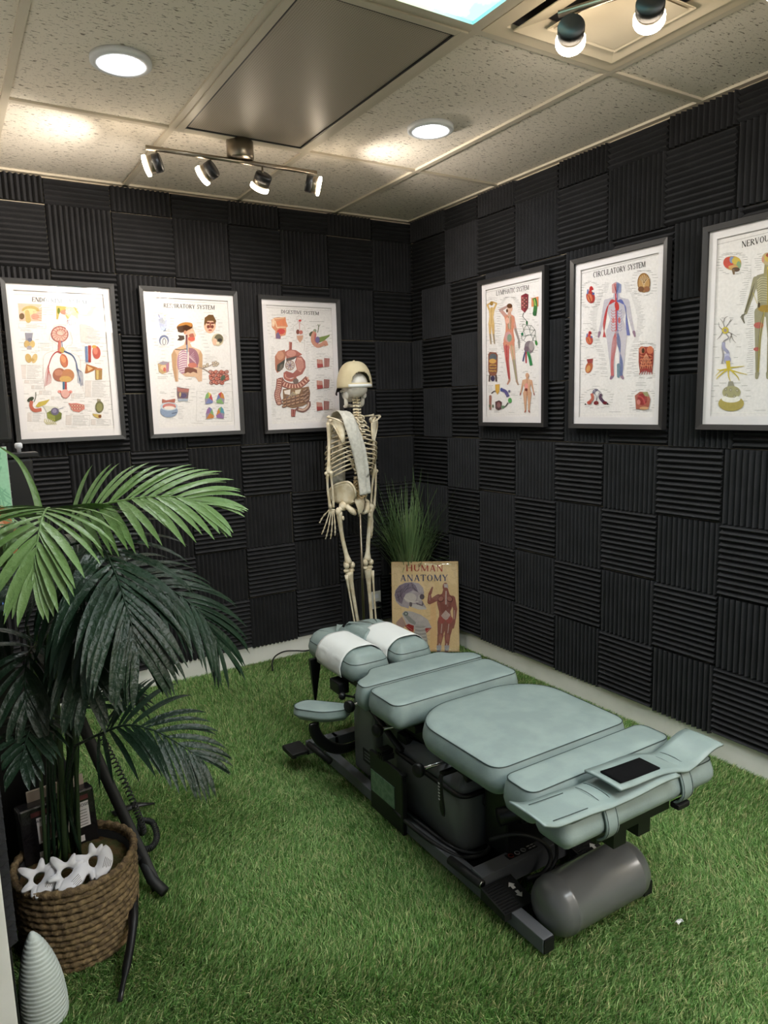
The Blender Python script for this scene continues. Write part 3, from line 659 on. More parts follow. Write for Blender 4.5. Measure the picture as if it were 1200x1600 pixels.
# ---- endocrine
RED, BLU, PNK, TAN, YEL, BRN, DRK = (168, 62, 58), (84, 104, 150), (214, 150, 138), (205, 172, 130), (206, 186, 96), (140, 88, 62), (74, 50, 48)
def a_endo(a):
    a.line([(60, 170), (965, 195)], 2, (150, 140, 136)); a.title('ENDOCRINE SYSTEM', (246, 238), (785, 252), 42)
    a.poly([(110, 258), (345, 262), (345, 420), (130, 424)], (226, 190, 170)); a.ell(235, 330, 88, 52, (190, 170, 110), a0=180, a1=360); a.ell(232, 335, 66, 30, (226, 206, 160)); a.cap((200, 340), (215, 415), 22, 26, (200, 176, 118)); a.ell(280, 380, 40, 28, (214, 160, 140)); a.ell(150, 380, 26, 30, (120, 96, 72))
    for k in range(5): a.line([(255, 330 + k * 16), (345, 322 + k * 24)], 3, (196, 120, 108))
    a.poly([(485, 272), (700, 282), (708, 400), (640, 350), (600, 400), (560, 330), (520, 330), (505, 400), (490, 400)], (206, 184, 110)); a.ell(670, 345, 36, 20, (222, 200, 90)); a.ell(510, 320, 14, 30, (120, 130, 60)); a.ell(585, 330, 60, 24, (200, 150, 130))
    for k in range(9): a.line([(600 + k * 9, 400), (596 + k * 10, 430), (606 + k * 8, 455)], 4, BLU if k % 2 else RED)
    a.text(350, 268, 480, 5, 22); a.text(530, 470, 700, 2, 18)
    a.rect(122, 445, 388, 490, (160, 152, 148)); a.text(190, 455, 370, 4, 9)
    a.poly([(708, 280), (780, 280), (800, 616), (735, 610)], (226, 214, 210)); a.text(780, 280, 960, 34, 10); a.rect(778, 276, 985, 616, (160, 152, 148))
    for y in (330, 410, 440, 480, 560): a.line([(782, y), (982, y + 4)], 1.5, (160, 152, 148))
    a.text(140, 505, 300, 2, 11, (110, 104, 100)); a.poly([(184, 535), (262, 535), (250, 620), (196, 620)], (150, 148, 160)); a.ell(205, 640, 28, 34, (196, 166, 110)); a.ell(258, 640, 26, 34, (206, 178, 120)); a.poly([(208, 660), (250, 660), (252, 692), (206, 692)], (170, 160, 164)); a.ell(232, 600, 24, 18, (120, 120, 140))
    a.ell(222, 775, 30, 44, (198, 166, 106), rot=-18); a.ell(282, 775, 26, 46, (206, 178, 124), rot=16); a.ell(252, 790, 30, 14, (190, 156, 96)); a.leaders(245, 650, 60, 60, 10, 60)
    # bust with vessels
    out = [(425, 600), (430, 560), (470, 470), (540, 450), (610, 470), (640, 560), (650, 590), (640, 640), (600, 650), (590, 700), (720, 750), (740, 900), (770, 1080)]
    a.line(out, 2.5, (190, 170, 160)); a.line([(430, 600), (500, 640), (500, 690), (380, 740), (370, 900), (390, 1080)], 2.5, (190, 170, 160))
    a.ell(525, 540, 86, 78, (166, 96, 92)); a.ell(525, 540, 76, 68, (222, 178, 164)); a.ell(535, 525, 50, 34, (190, 130, 120)); a.ell(535, 525, 40, 25, (228, 190, 176))
    for k in range(14):
        t = k * 2 * PI / 14; a.line([(525 + 30 * math.cos(t), 540 + 26 * math.sin(t)), (525 + 62 * math.cos(t + .2), 540 + 52 * math.sin(t + .2)), (525 + 84 * math.cos(t), 540 + 76 * math.sin(t))], 3.5, (150, 70, 70))
    a.cap((525, 610), (525, 700), 14, 16, (196, 120, 110)); a.line([(515, 600), (512, 700)], 5, RED); a.line([(545, 600), (560, 700)], 5, BLU); a.ell(552, 690, 24, 30, (190, 160, 90))
    a.line([(545, 720), (500, 708), (455, 750), (425, 830), (415, 900), (405, 1030)], 14, RED, 5)
    for k in range(5): a.line([(425, 820 + k * 20), (400 + k * 12, 900 + k * 12), (390 + k * 14, 1040 - k * 8)], 4, (190, 84, 78))
    a.line([(570, 700), (650, 735), (690, 800), (710, 880), (745, 1030)], 14, (70, 90, 130), 5)
    for k in range(5): a.line([(690, 800 + k * 18), (705 + k * 12, 900), (715 + k * 12, 1000 + k * 6)], 4, (96, 110, 146))
    a.ell(572, 790, 38, 66, (196, 120, 90), rot=-16); a.ell(565, 770, 24, 40, (220, 150, 110), rot=-16); a.line([(545, 730), (590, 760), (605, 840)], 5, RED)
    a.ell(530, 925, 66, 64, (166, 104, 84)); a.ell(610, 930, 66, 62, (186, 126, 88)); a.ell(590, 965, 60, 30, (204, 162, 96)); a.ell(520, 905, 40, 30, (190, 130, 106))
    a.poly([(562, 990), (582, 990), (584, 1064), (564, 1064)], (70, 110, 140)); a.poly([(584, 990), (602, 990), (606, 1064), (586, 1064)], (176, 70, 66))
    a.ell(590, 1105, 40, 44, (222, 170, 160)); a.ell(535, 1085, 20, 14, (226, 150, 140)); a.ell(640, 1085, 20, 14, (226, 150, 140)); a.line([(540, 1080), (560, 1130), (600, 1145), (630, 1120), (640, 1085)], 5, RED)
    a.text(335, 632, 455, 3, 12); a.text(345, 680, 455, 2, 12); a.rect(322, 630, 460, 700, (176, 168, 164)); a.text(610, 665, 745, 2, 10); a.text(640, 688, 720, 2, 10)
    # kidney, adrenal
    a.poly([(775, 650), (800, 645), (808, 800), (784, 800)], (110, 130, 170)); a.poly([(806, 640), (836, 640), (838, 800), (812, 800)], RED); a.ell(890, 705, 40, 62, (190, 92, 80), rot=-8); a.ell(880, 690, 22, 34, (216, 130, 110), rot=-8); a.ell(866, 650, 24, 14, (206, 160, 80)); a.leaders(850, 715, 90, 90, 12, 60)
    a.poly([(792, 815), (905, 850), (860, 880), (800, 905), (780, 905)], (170, 106, 60)); a.poly([(800, 832), (860, 858), (812, 885)], (224, 180, 130)); a.poly([(880, 865), (950, 860), (950, 960), (885, 965)], (160, 124, 70)); a.poly([(892, 868), (915, 866), (915, 960), (895, 962)], (206, 180, 110)); a.ell(915, 862, 36, 10, (190, 120, 80))
    for x0, y0, x1, y1 in ((150, 840, 365, 970), (188, 985, 375, 1014), (258, 1034, 378, 1064), (335, 1082, 450, 1116), (455, 1135, 570, 1164), (785, 975, 1032, 1130), (650, 1100, 785, 1146), (226, 1292, 390, 1376), (602, 1308, 840, 1400), (852, 1342, 1040, 1396)):
        a.poly([(x0, y0), (x0 + (x1 - x0) * .24, y0), (x0 + (x1 - x0) * .24, y1), (x0, y1)], (222, 212, 208), 0.00025); a.rect(x0, y0, x1, y1, (160, 152, 148)); a.text(x0 + (x1 - x0) * .28, y0 + 6, x1 - 8, int((y1 - y0) / 10), 10)
    # pancreas, islet cube, ovary, testis
    a.ell(250, 1165, 36, 20, (60, 66, 50), rot=-30); a.line([(300, 1095), (300, 1140), (285, 1190)], 9, (120, 120, 110)); a.line([(262, 1180), (256, 1230), (290, 1268), (360, 1260)], 34, (190, 104, 84)); a.poly([(300, 1230), (330, 1190), (440, 1160), (400, 1210), (330, 1240)], (198, 176, 80)); a.poly([(370, 1220), (520, 1230), (560, 1300), (430, 1310)], (214, 212, 200))
    a.poly([(412, 1290), (480, 1250), (560, 1290), (556, 1345), (495, 1372), (420, 1340)], (108, 116, 50)); a.poly([(412, 1290), (495, 1320), (495, 1372), (420, 1340)], (140, 146, 66)); a.ell(492, 1275, 40, 36, (100, 92, 120)); a.ell(488, 1270, 22, 20, (140, 130, 160)); a.line([(520, 1255), (575, 1238)], 5, (110, 110, 140))
    for k in range(6): a.line([(400 + k * 18, 1345), (390 + k * 20, 1370), (420 + k * 18, 1400)], 5, (186, 176, 90))
    a.poly([(622, 1190), (650, 1195), (700, 1190), (780, 1205), (785, 1245), (730, 1278), (670, 1268)], (206, 130, 118))
    for k in range(9): a.ell(660 + (k % 5) * 26, 1215 + (k // 5) * 30, 12, 11, (150, 80, 80)); a.ell(660 + (k % 5) * 26, 1215 + (k // 5) * 30, 7, 7, (232, 190, 160))
    a.poly([(905, 1145), (940, 1150), (945, 1190), (905, 1190)], (150, 140, 120)); a.ell(930, 1222, 42, 56, (108, 104, 66)); a.ell(930, 1225, 28, 40, (140, 136, 84)); a.poly([(862, 1288), (950, 1295), (950, 1325), (915, 1330), (875, 1310)], (196, 170, 96)); a.ell(936, 1312, 16, 14, (130, 76, 40))
    for q in ((250, 1180), (690, 1230), (930, 1220)): a.leaders(q[0], q[1], 84, 62, 9, 60)
    a.text(600, 1418, 710, 1, 9, jag=False)
    a.line([(217, 1453), (1084, 1405)], 2, (250, 246, 240))
def a_resp(a):
    a.line([(150, 174), (930, 206)], 2, (150, 140, 136)); a.title('RESPIRATORY SYSTEM', (288, 248), (805, 268), 42)
    a.poly([(236, 312), (262, 350), (300, 330), (325, 360), (318, 450), (312, 480), (264, 480), (246, 430), (240, 370)], (112, 118, 158)); a.ell(300, 350, 20, 26, (206, 196, 150)); a.poly([(250, 350), (312, 385), (300, 420), (250, 400)], (84, 92, 110)); a.poly([(268, 440), (314, 440), (314, 482), (268, 482)], (130, 146, 178)); a.leaders(282, 400, 64, 80, 18, 50); a.text(190, 298, 330, 2, 10)
    a.ell(298, 578, 50, 54, (120, 128, 160)); a.ell(298, 590, 36, 44, (226, 222, 222)); a.ell(300, 590, 20, 36, (140, 140, 150)); a.ell(300, 592, 11, 26, (232, 228, 224)); a.leaders(298, 580, 66, 60, 12, 44)
    # bust
    a.poly([(520, 560), (500, 620), (400, 670), (375, 720), (388, 850), (420, 990), (450, 990), (445, 800), (470, 900), (520, 940), (620, 940), (655, 990), (690, 985), (690, 720), (660, 670), (580, 640), (560, 600), (600, 585)], (214, 176, 148)); a.poly([(400, 670), (375, 720), (388, 850), (420, 990), (440, 990), (425, 850), (430, 720)], (190, 150, 116)); a.poly([(668, 675), (690, 720), (692, 860), (660, 840), (650, 720)], (196, 156, 118))
    a.poly([(525, 470), (590, 455), (605, 490), (620, 525), (612, 545), (610, 582), (560, 592), (520, 560)], (226, 178, 152)); a.ell(575, 560, 36, 24, (206, 92, 78)); a.poly([(545, 520), (590, 500), (605, 540), (560, 545)], (170, 90, 76)); a.ell(580, 495, 22, 12, (224, 190, 170))
    a.ell(505, 440, 82, 44, (150, 92, 40), rot=-10); a.ell(510, 425, 74, 28, (190, 130, 66), rot=-8); a.poly([(430, 440), (520, 420), (590, 450), (540, 470), (520, 490), (470, 500), (436, 490)], (78, 48, 32)); a.poly([(438, 525), (500, 530), (505, 565), (470, 580), (430, 575), (452, 550)], (60, 40, 34)); a.ell(510, 497, 14, 20, (206, 150, 120))
    a.poly([(515, 520), (535, 520), (535, 640), (518, 620)], (110, 56, 72)); a.poly([(524, 620), (538, 620), (540, 740), (528, 740)], (120, 136, 168))
    a.ell(490, 790, 56, 120, (180, 134, 158)); a.ell(600, 750, 54, 94, (156, 106, 122), rot=-12); a.poly([(550, 650), (590, 655), (640, 760), (645, 850), (560, 830), (550, 740)], (150, 100, 120))
    for k in range(10): a.line([(530, 680 + k * 22), (490, 672 + k * 24), (452, 700 + k * 22)], 8, (232, 216, 214))
    a.cap((545, 700), (545, 830), 8, 10, (230, 210, 200))
    for k in range(8): a.line([(548, 735), (580 + k * 6, 720 + k * 12), (600 + k * 5, 690 + k * 22)], 3, (206, 170, 180))
    a.line([(410, 665), (470, 672), (530, 660)], 8, (90, 66, 66)); a.poly([(515, 850), (570, 840), (635, 870), (640, 905), (600, 890), (570, 905), (545, 895), (510, 910)], (110, 60, 48)); a.ell(590, 825, 46, 26, (196, 110, 96))
    a.leaders(510, 700, 190, 260, 44, 60)
    # nasal face and inset
    a.ell(758, 420, 60, 84, (224, 180, 152)); a.poly([(700, 400), (705, 350), (745, 318), (790, 320), (822, 380), (812, 420), (790, 380), (735, 380), (706, 430)], (110, 78, 46)); a.ell(740, 400, 20, 10, (110, 56, 48)); a.ell(785, 402, 20, 10, (110, 56, 48)); a.ell(742, 438, 14, 18, (120, 60, 52)); a.ell(784, 438, 14, 18, (120, 60, 52)); a.poly([(756, 395), (770, 395), (772, 450), (752, 450)], (150, 84, 70)); a.ell(762, 472, 20, 8, (170, 80, 76)); a.leaders(758, 420, 76, 70, 12, 44); a.text(695, 298, 805, 1)
    a.ell(840, 568, 60, 62, (206, 190, 160)); a.ell(850, 560, 44, 48, (110, 104, 84)); a.ell(812, 590, 24, 36, (226, 186, 160)); a.ell(862, 570, 22, 16, (40, 36, 34)); a.ell(842, 600, 18, 12, (226, 214, 190)); a.text(890, 520, 945, 5, 14)
    # tissue cube, alveoli
    a.poly([(240, 810), (290, 785), (355, 795), (352, 890), (290, 915), (250, 890)], (196, 164, 120)); a.poly([(240, 810), (300, 826), (352, 800), (355, 795), (290, 785)], (160, 150, 160)); a.ell(300, 850, 34, 26, (226, 190, 150)); a.ell(308, 870, 14, 22, (206, 110, 96)); a.poly([(322, 815), (352, 802), (350, 888), (326, 900)], (180, 130, 150)); a.text(240, 940, 370, 3, 10); a.leaders(300, 850, 70, 66, 10, 40)
    a.line([(655, 845), (720, 870), (790, 910), (830, 880)], 10, (160, 140, 128)); a.line([(690, 855), (760, 830), (800, 810)], 9, (160, 140, 128))
    for x, y in ((800, 800), (825, 795), (845, 808), (830, 822), (806, 824), (740, 815), (735, 830), (708, 835)): a.ell(x, y, 15, 14, (130, 112, 100)); a.ell(x, y, 11, 10, (206, 190, 170))
    for k in range(26):
        x, y = 775 + (k % 7) * 27 + (k // 7) * 3, 890 + (k // 7) * 33 + (k % 2) * 10; a.ell(x, y, 22, 20, (140, 70, 66)); a.ell(x, y, 16, 14, (206, 130, 112) if k % 3 else (190, 150, 140)); a.ell(x + 2, y + 1, 7, 7, (110, 50, 48) if k % 2 else (176, 92, 84))
    a.ell(900, 950, 20, 30, (84, 100, 84), rot=30); a.leaders(850, 940, 108, 92, 12, 40); a.text(720, 735, 860, 5, 13)
    # larynx ring, tissue block
    a.poly([(436, 1045), (560, 1060), (548, 1180), (452, 1180), (440, 1130)], (120, 96, 104)); a.poly([(436, 1045), (480, 1060), (560, 1062), (552, 1098), (446, 1090)], (170, 110, 104)); a.ell(500, 1130, 36, 24, (84, 70, 110)); a.poly([(446, 1160), (550, 1160), (548, 1185), (452, 1185)], (160, 170, 186)); a.ell(470, 1120, 10, 24, (196, 170, 120)); a.leaders(500, 1120, 76, 74, 12, 56)
    a.poly([(290, 1165), (330, 1178), (422, 1162), (418, 1200), (290, 1205)], (176, 106, 92)); a.ell(360, 1285, 90, 64, (140, 156, 182)); a.ell(360, 1240, 88, 42, (196, 206, 216)); a.ell(362, 1240, 68, 32, (190, 110, 104)); a.ell(364, 1254, 56, 18, (236, 224, 216))
    for k in range(9): a.line([(306 + k * 14, 1216), (308 + k * 14, 1240)], 5, (226, 160, 150))
    a.line([(390, 1310), (440, 1300)], 8, (84, 96, 120)); a.text(455, 1240, 520, 8, 17); a.text(325, 1362, 430, 1); a.text(265, 1095, 340, 2, 12, (100, 96, 94))
    # lung segments box
    a.rect(640, 1085, 1000, 1385, (150, 146, 142)); a.text(735, 1070, 900, 1)
    pal = [(214, 190, 90), (190, 70, 80), (120, 130, 180), (130, 170, 110), (200, 130, 70), (150, 110, 160), (90, 150, 170)]
    for i, (x, y, fl) in enumerate(((762, 1152, 1), (878, 1150, -1), (775, 1302, 1), (880, 1298, -1))):
        P = [(x - 8 * fl, y - 60), (x + 22 * fl, y - 40), (x + 42 * fl, y + 30), (x + 36 * fl, y + 52), (x - 36 * fl, y + 60), (x - 42 * fl, y + 10), (x - 30 * fl, y - 36)]
        a.poly(P, (150, 140, 160)); a.poly([P[0], P[1], (x, y)], pal[i]); a.poly([P[1], P[2], (x, y)], pal[(i + 1) % 7]); a.poly([P[2], P[3], P[4], (x, y)], pal[(i + 2) % 7]); a.poly([P[5], P[6], P[0], (x, y)], pal[(i + 3) % 7])
        a.leaders(x, y, 56, 52, 9, 40); a.text(x - 50, y + 66, x + 50, 1)
    a.text(590, 1405, 710, 1, jag=False); a.line([(252, 1432), (1020, 1395)], 2, (250, 246, 240))
def a_dig(a):
    a.line([(130, 188), (830, 226)], 2, (150, 140, 136)); a.title('DIGESTIVE SYSTEM', (298, 252), (702, 274), 38)
    a.text(195, 268, 360, 1, col=(110, 104, 100))
    a.poly([(195, 320), (230, 298), (345, 292), (352, 340), (372, 390), (352, 405), (356, 440), (346, 485), (300, 495), (296, 525), (242, 522), (238, 440), (200, 400)], (218, 150, 118)); a.poly([(240, 340), (345, 310), (350, 385), (260, 380)], (224, 140, 104)); a.ell(300, 445, 44, 30, (206, 84, 80)); a.line([(235, 330), (255, 400), (280, 400), (350, 400)], 9, (240, 214, 180)); a.poly([(246, 470), (270, 450), (296, 500), (290, 524), (244, 520)], (130, 110, 140)); a.ell(215, 350, 16, 44, (240, 210, 180)); a.line([(225, 310), (330, 300)], 7, (240, 210, 170)); a.leaders(285, 410, 98, 110, 18, 40)
    # small torso
    a.line([(465, 290), (470, 330), (490, 345), (510, 330), (512, 295), (490, 280), (466, 292)], 2, (170, 150, 140)); a.line([(430, 440), (432, 390), (475, 360), (475, 340)], 2, (170, 150, 140)); a.line([(555, 440), (545, 385), (508, 362), (508, 340)], 2, (170, 150, 140)); a.line([(460, 560), (470, 470), (466, 400)], 2, (170, 150, 140)); a.line([(545, 660), (550, 560), (530, 470), (532, 400)], 2, (170, 150, 140))
    a.ell(500, 330, 16, 12, (206, 90, 84)); a.line([(495, 340), (496, 430)], 5, (190, 110, 100)); a.ell(478, 450, 18, 26, (130, 80, 70)); a.ell(510, 455, 20, 22, (196, 120, 110)); a.poly([(468, 490), (535, 488), (530, 530), (503, 566), (474, 530)], (206, 160, 136)); a.leaders(500, 440, 72, 120, 16, 26)
    # pancreas
    a.text(600, 340, 790, 1, col=(110, 104, 100)); a.line([(692, 370), (700, 400), (690, 460)], 8, (110, 116, 90)); a.line([(716, 372), (700, 400)], 6, (110, 116, 90)); a.ell(630, 472, 34, 24, (84, 84, 62), rot=-36); a.ell(660, 440, 18, 20, (150, 160, 140)); a.line([(660, 450), (640, 500), (645, 560), (690, 600), (740, 585), (770, 560), (785, 600)], 40, (206, 150, 130)); a.line([(668, 470), (665, 540), (700, 575)], 20, (190, 110, 110)); a.poly([(690, 560), (700, 510), (790, 490), (822, 478), (815, 500), (760, 545), (710, 565)], (128, 146, 86)); a.ell(690, 535, 24, 34, (120, 110, 150)); a.leaders(700, 500, 112, 110, 18, 40)
    # liver and stomach
    a.poly([(384, 555), (418, 560), (416, 640), (386, 640)], (160, 96, 88)); a.line([(392, 560), (392, 640)], 6, (206, 150, 136))
    a.poly([(238, 790), (236, 710), (270, 655), (340, 640), (356, 690), (345, 740), (300, 800), (290, 870), (262, 886), (242, 850)], (178, 120, 100)); a.ell(292, 700, 40, 48, (206, 152, 128)); a.poly([(262, 800), (345, 740), (330, 830), (290, 870), (258, 870)], (84, 82, 76)); a.poly([(345, 660), (390, 636), (460, 645), (528, 690), (505, 705), (430, 730), (360, 740)], (176, 110, 100)); a.ell(410, 680, 52, 34, (206, 146, 134)); a.poly([(355, 735), (500, 700), (440, 740), (360, 770)], (96, 88, 84))
    a.poly([(470, 710), (520, 710), (560, 760), (566, 830), (530, 900), (450, 935), (380, 945), (345, 930), (330, 885), (360, 865), (430, 890), (470, 850), (450, 770)], (166, 104, 98)); a.poly([(476, 724), (520, 726), (545, 780), (545, 830), (510, 880), (470, 850), (462, 780)], (214, 160, 146))
    for k in range(7): a.line([(480 + k * 10, 740 + k * 4), (470 + k * 11, 800 + k * 5), (480 + k * 8, 860)], 4, (160, 96, 92))
    a.ell(398, 806, 52, 54, (160, 130, 120)); a.ell(398, 806, 44, 46, (206, 190, 182))
    for k in range(9): t = k * .7; a.line([(398, 806), (398 + 42 * math.cos(t), 806 + 44 * math.sin(t))], 5, (110, 106, 140) if k % 2 else (130, 84, 80))
    a.line([(345, 890), (350, 940), (410, 965), (470, 940)], 30, (176, 110, 100)); a.line([(350, 900), (360, 935), (410, 952)], 6, (226, 180, 160)); a.poly([(295, 800), (322, 790), (318, 852), (280, 862)], (120, 112, 104))
    # colon
    for P in ([(290, 950), (330, 1000), (420, 1030), (510, 1015), (590, 945)], [(290, 950), (280, 1050), (265, 1120), (285, 1200)]):
        a.line(P, 66, (120, 74, 70)); a.line(P, 50, (186, 130, 118))
        Q = smooth_path(P, 26)
        for i, q in enumerate(Q): a.ell(q[0], q[1], 7 if i % 2 else 10, 20, (226, 186, 166) if i % 2 else (150, 92, 86), rot=math.degrees(math.atan2(Q[min(i + 1, 25)][1] - q[1], Q[min(i + 1, 25)][0] - q[0])))
    a.ell(285, 1205, 30, 26, (130, 84, 78)); a.ell(285, 1205, 20, 17, (196, 150, 134)); a.ell(460, 975, 30, 30, (120, 104, 100))
    a.poly([(322, 1060), (400, 1050), (520, 1045), (600, 1030), (616, 1100), (605, 1200), (540, 1240), (430, 1262), (370, 1245), (330, 1190)], (140, 110, 88)); a.poly([(335, 1075), (405, 1060), (400, 1120), (345, 1110)], (238, 226, 220)); a.poly([(455, 1070), (520, 1060), (500, 1110), (455, 1110)], (226, 210, 190))
    for k in range(12): a.line([(430, 1085), (390 + k * 9, 1130), (350 + k * 14, 1160)], 6, (206, 186, 130) if k % 2 else (110, 100, 130))
    for k in range(18):
        x, y = 345 + (k % 6) * 46, 1170 + (k // 6) * 34 - (k % 6) * 12; a.ell(x, y, 32, 17, (104, 76, 66), rot=-20); a.ell(x, y - 2, 25, 10, (176, 140, 116), rot=-20)
    for k in range(6): a.ell(560 + (k % 2) * 22, 1070 + k * 22, 34, 14, (104, 80, 72), rot=-34); a.ell(558 + (k % 2) * 22, 1068 + k * 22, 27, 8, (170, 140, 124), rot=-34)
    a.line([(600, 1190), (600, 1240), (550, 1285), (490, 1275), (470, 1260)], 40, (126, 92, 88)); a.line([(600, 1200), (590, 1245), (545, 1280), (490, 1272)], 18, (206, 176, 160)); a.poly([(412, 1270), (465, 1275), (456, 1350), (415, 1352)], (140, 74, 72)); a.line([(425, 1280), (428, 1345)], 6, (200, 140, 130)); a.line([(448, 1280), (446, 1345)], 6, (200, 140, 130))
    for x in (190, 560):
        for k in range(44): a.text(x + a.R.uniform(0, 10) + k * .4, 610 + k * 17, x + 50 + k * .4, 1)
    # tissue pairs
    for y in (780, 1005, 1235):
        a.poly([(682, y - 38), (742, y - 32), (752, y + 45), (690, y + 55)], (186, 128, 118)); a.poly([(684, y + 10), (748, y + 14), (752, y + 46), (690, y + 56)], (170, 84, 82)); a.poly([(760, y - 50), (820, y - 46), (816, y + 42), (762, y + 45)], (150, 92, 90))
        for k in range(6): a.line([(768 + k * 9, y - 44), (770 + k * 8, y + 40)], 3, (206, 160, 150)); a.line([(690 + k * 9, y - 34), (694 + k * 9, y + 10)], 4, (222, 180, 166))
        a.text(680, y - 95, 800, 1, col=(110, 104, 100)); a.leaders(750, y, 84, 66, 16, 36)
    a.text(250, 1372, 330, 1); a.text(500, 1376, 600, 1, jag=False); a.line([(205, 1412), (880, 1378)], 2, (250, 246, 240))
def a_lym(a):
    a.line([(105, 306), (632, 186)], 2, (130, 122, 118)); a.title('LYMPHATIC SYSTEM', (207, 334), (520, 272), 44)
    a.text(130, 352, 215, 2, 14)
    # back view
    sk = (206, 170, 110)
    for p, q, w0, w1 in (((150, 480), (124, 420), 9, 8), ((124, 420), (160, 396), 8, 6), ((180, 470), (210, 405), 9, 8), ((210, 405), (172, 390), 8, 6), ((148, 590), (150, 690), 15, 9), ((150, 690), (158, 775), 9, 6), ((175, 590), (182, 690), 15, 9), ((182, 690), (192, 772), 9, 6)): a.cap(p, q, w0, w1, sk)
    a.poly([(138, 460), (160, 440), (178, 440), (192, 465), (182, 530), (190, 590), (180, 600), (140, 600), (134, 590), (142, 530)], (214, 182, 124)); a.ell(163, 405, 16, 20, (160, 126, 60)); a.line([(164, 440), (163, 590)], 4, (170, 130, 60)); a.cap((152, 690), (160, 775), 7, 5, (150, 136, 116)); a.cap((184, 690), (193, 772), 7, 5, (150, 136, 116))
    a.leaders(164, 560, 56, 190, 18, 28)
    # main figure
    m = (190, 120, 110)
    for p, q, w0, w1, c in (((300, 520), (250, 465), 18, 15, (196, 150, 140)), ((250, 465), (312, 430), 14, 10, (180, 150, 144)), ((365, 530), (392, 640), 18, 12, (196, 150, 140)), ((392, 640), (425, 740), 12, 9, (150, 140, 136)), ((425, 750), (428, 810), 11, 6, (140, 134, 130)), ((305, 770), (315, 930), 30, 17, (190, 96, 90)), ((315, 930), (335, 1100), 17, 10, (186, 104, 96)), ((355, 770), (378, 930), 28, 16, (206, 160, 136)), ((378, 930), (405, 1110), 16, 10, (170, 150, 140)), ((335, 1110), (318, 1145), 10, 7, (190, 140, 120)), ((405, 1115), (418, 1148), 10, 7, (170, 140, 120))): a.cap(p, q, w0, w1, c)
    a.poly([(285, 520), (330, 500), (365, 510), (385, 540), (378, 600), (372, 660), (385, 740), (378, 790), (285, 790), (278, 740), (298, 660), (300, 600)], (206, 136, 110)); a.cap((335, 470), (335, 510), 14, 18, (206, 160, 140)); a.ell(338, 450, 26, 34, (214, 172, 150)); a.ell(336, 425, 26, 22, (96, 62, 40)); a.ell(312, 470, 10, 16, (96, 62, 40))
    for k in range(9): a.line([(325 + (k % 3) * 12, 520), (322 + (k % 3) * 13, 560 + k * 6), (330 + (k % 3) * 8, 640)], 5, (176, 186, 170) if k % 2 else (110, 130, 100))
    a.ell(325, 710, 34, 50, (200, 150, 150)); a.ell(335, 720, 22, 36, (130, 150, 130)); a.ell(315, 560, 18, 30, (226, 170, 150)); a.line([(305, 780), (312, 920), (330, 1090)], 9, (160, 60, 66)); a.line([(352, 780), (376, 920), (402, 1100)], 6, (150, 160, 110))
    a.leaders(335, 600, 84, 250, 70, 46)
    # nodes
    a.text(435, 292, 535, 1); a.poly([(445, 330), (490, 306), (516, 318), (512, 440), (480, 486), (446, 455)], (120, 46, 56)); a.poly([(445, 330), (476, 340), (478, 484), (446, 455)], (150, 70, 76))
    for k in range(18): a.ell(460 + (k % 3) * 18, 350 + (k // 3) * 17, 6, 5, (84, 100, 84) if k % 2 else (206, 150, 140))
    a.poly([(545, 350), (612, 335), (612, 425), (545, 430)], (214, 140, 96)); a.line([(570, 350), (585, 400), (575, 500)], 34, (70, 120, 66)); a.line([(572, 360), (584, 420)], 12, (160, 190, 90)); a.ell(575, 490, 18, 24, (60, 104, 66)); a.leaders(580, 420, 44, 84, 10, 24)
    a.line([(470, 485), (462, 520), (490, 550), (500, 575)], 5, (60, 70, 60)); a.ell(502, 578, 9, 20, (50, 104, 66))
    pts = [(500, 600), (455, 600), (545, 600), (470, 650), (530, 640), (580, 640), (450, 700), (490, 700), (540, 690), (580, 690), (470, 740), (520, 760), (560, 740), (590, 740)]
    for i in range(len(pts)):
        for j in range(i): 
            if math.hypot(pts[i][0] - pts[j][0], pts[i][1] - pts[j][1]) < 66: a.line([pts[i], ((pts[i][0] + pts[j][0]) / 2 + a.R.uniform(-8, 8), (pts[i][1] + pts[j][1]) / 2 + a.R.uniform(-8, 8)), pts[j]], 3, (70, 84, 70))
    a.ell(458, 682, 12, 14, (40, 120, 80)); a.ell(592, 762, 11, 24, (60, 130, 60), rot=-10); a.ell(525, 800, 46, 56, (130, 118, 124)); a.ell(548, 790, 24, 44, (170, 160, 160)); a.ell(500, 820, 24, 26, (110, 92, 104)); a.line([(490, 840), (474, 890), (466, 935)], 13, (60, 66, 110)); a.line([(495, 845), (495, 900), (496, 950)], 13, (170, 50, 60)); a.line([(510, 845), (530, 900), (545, 970)], 26, (60, 130, 80))
    a.leaders(520, 700, 90, 150, 22, 30)
    # torso organs
    a.text(138, 820, 245, 2, 12); a.poly([(134, 870), (150, 850), (210, 855), (224, 880), (220, 1030), (205, 1070), (150, 1070), (134, 1030)], (130, 76, 56)); a.ell(180, 900, 36, 34, (84, 92, 100)); a.ell(176, 935, 34, 22, (206, 160, 84)); a.bowel(148, 960, 210, 1040, 12, (196, 150, 70), (90, 56, 50), 12); a.ell(178, 1095, 20, 26, (60, 50, 84)); a.cap((148, 1070), (145, 1118), 9, 7, (90, 70, 64)); a.cap((208, 1070), (212, 1118), 9, 7, (90, 70, 64)); a.leaders(180, 970, 56, 120, 18, 34)
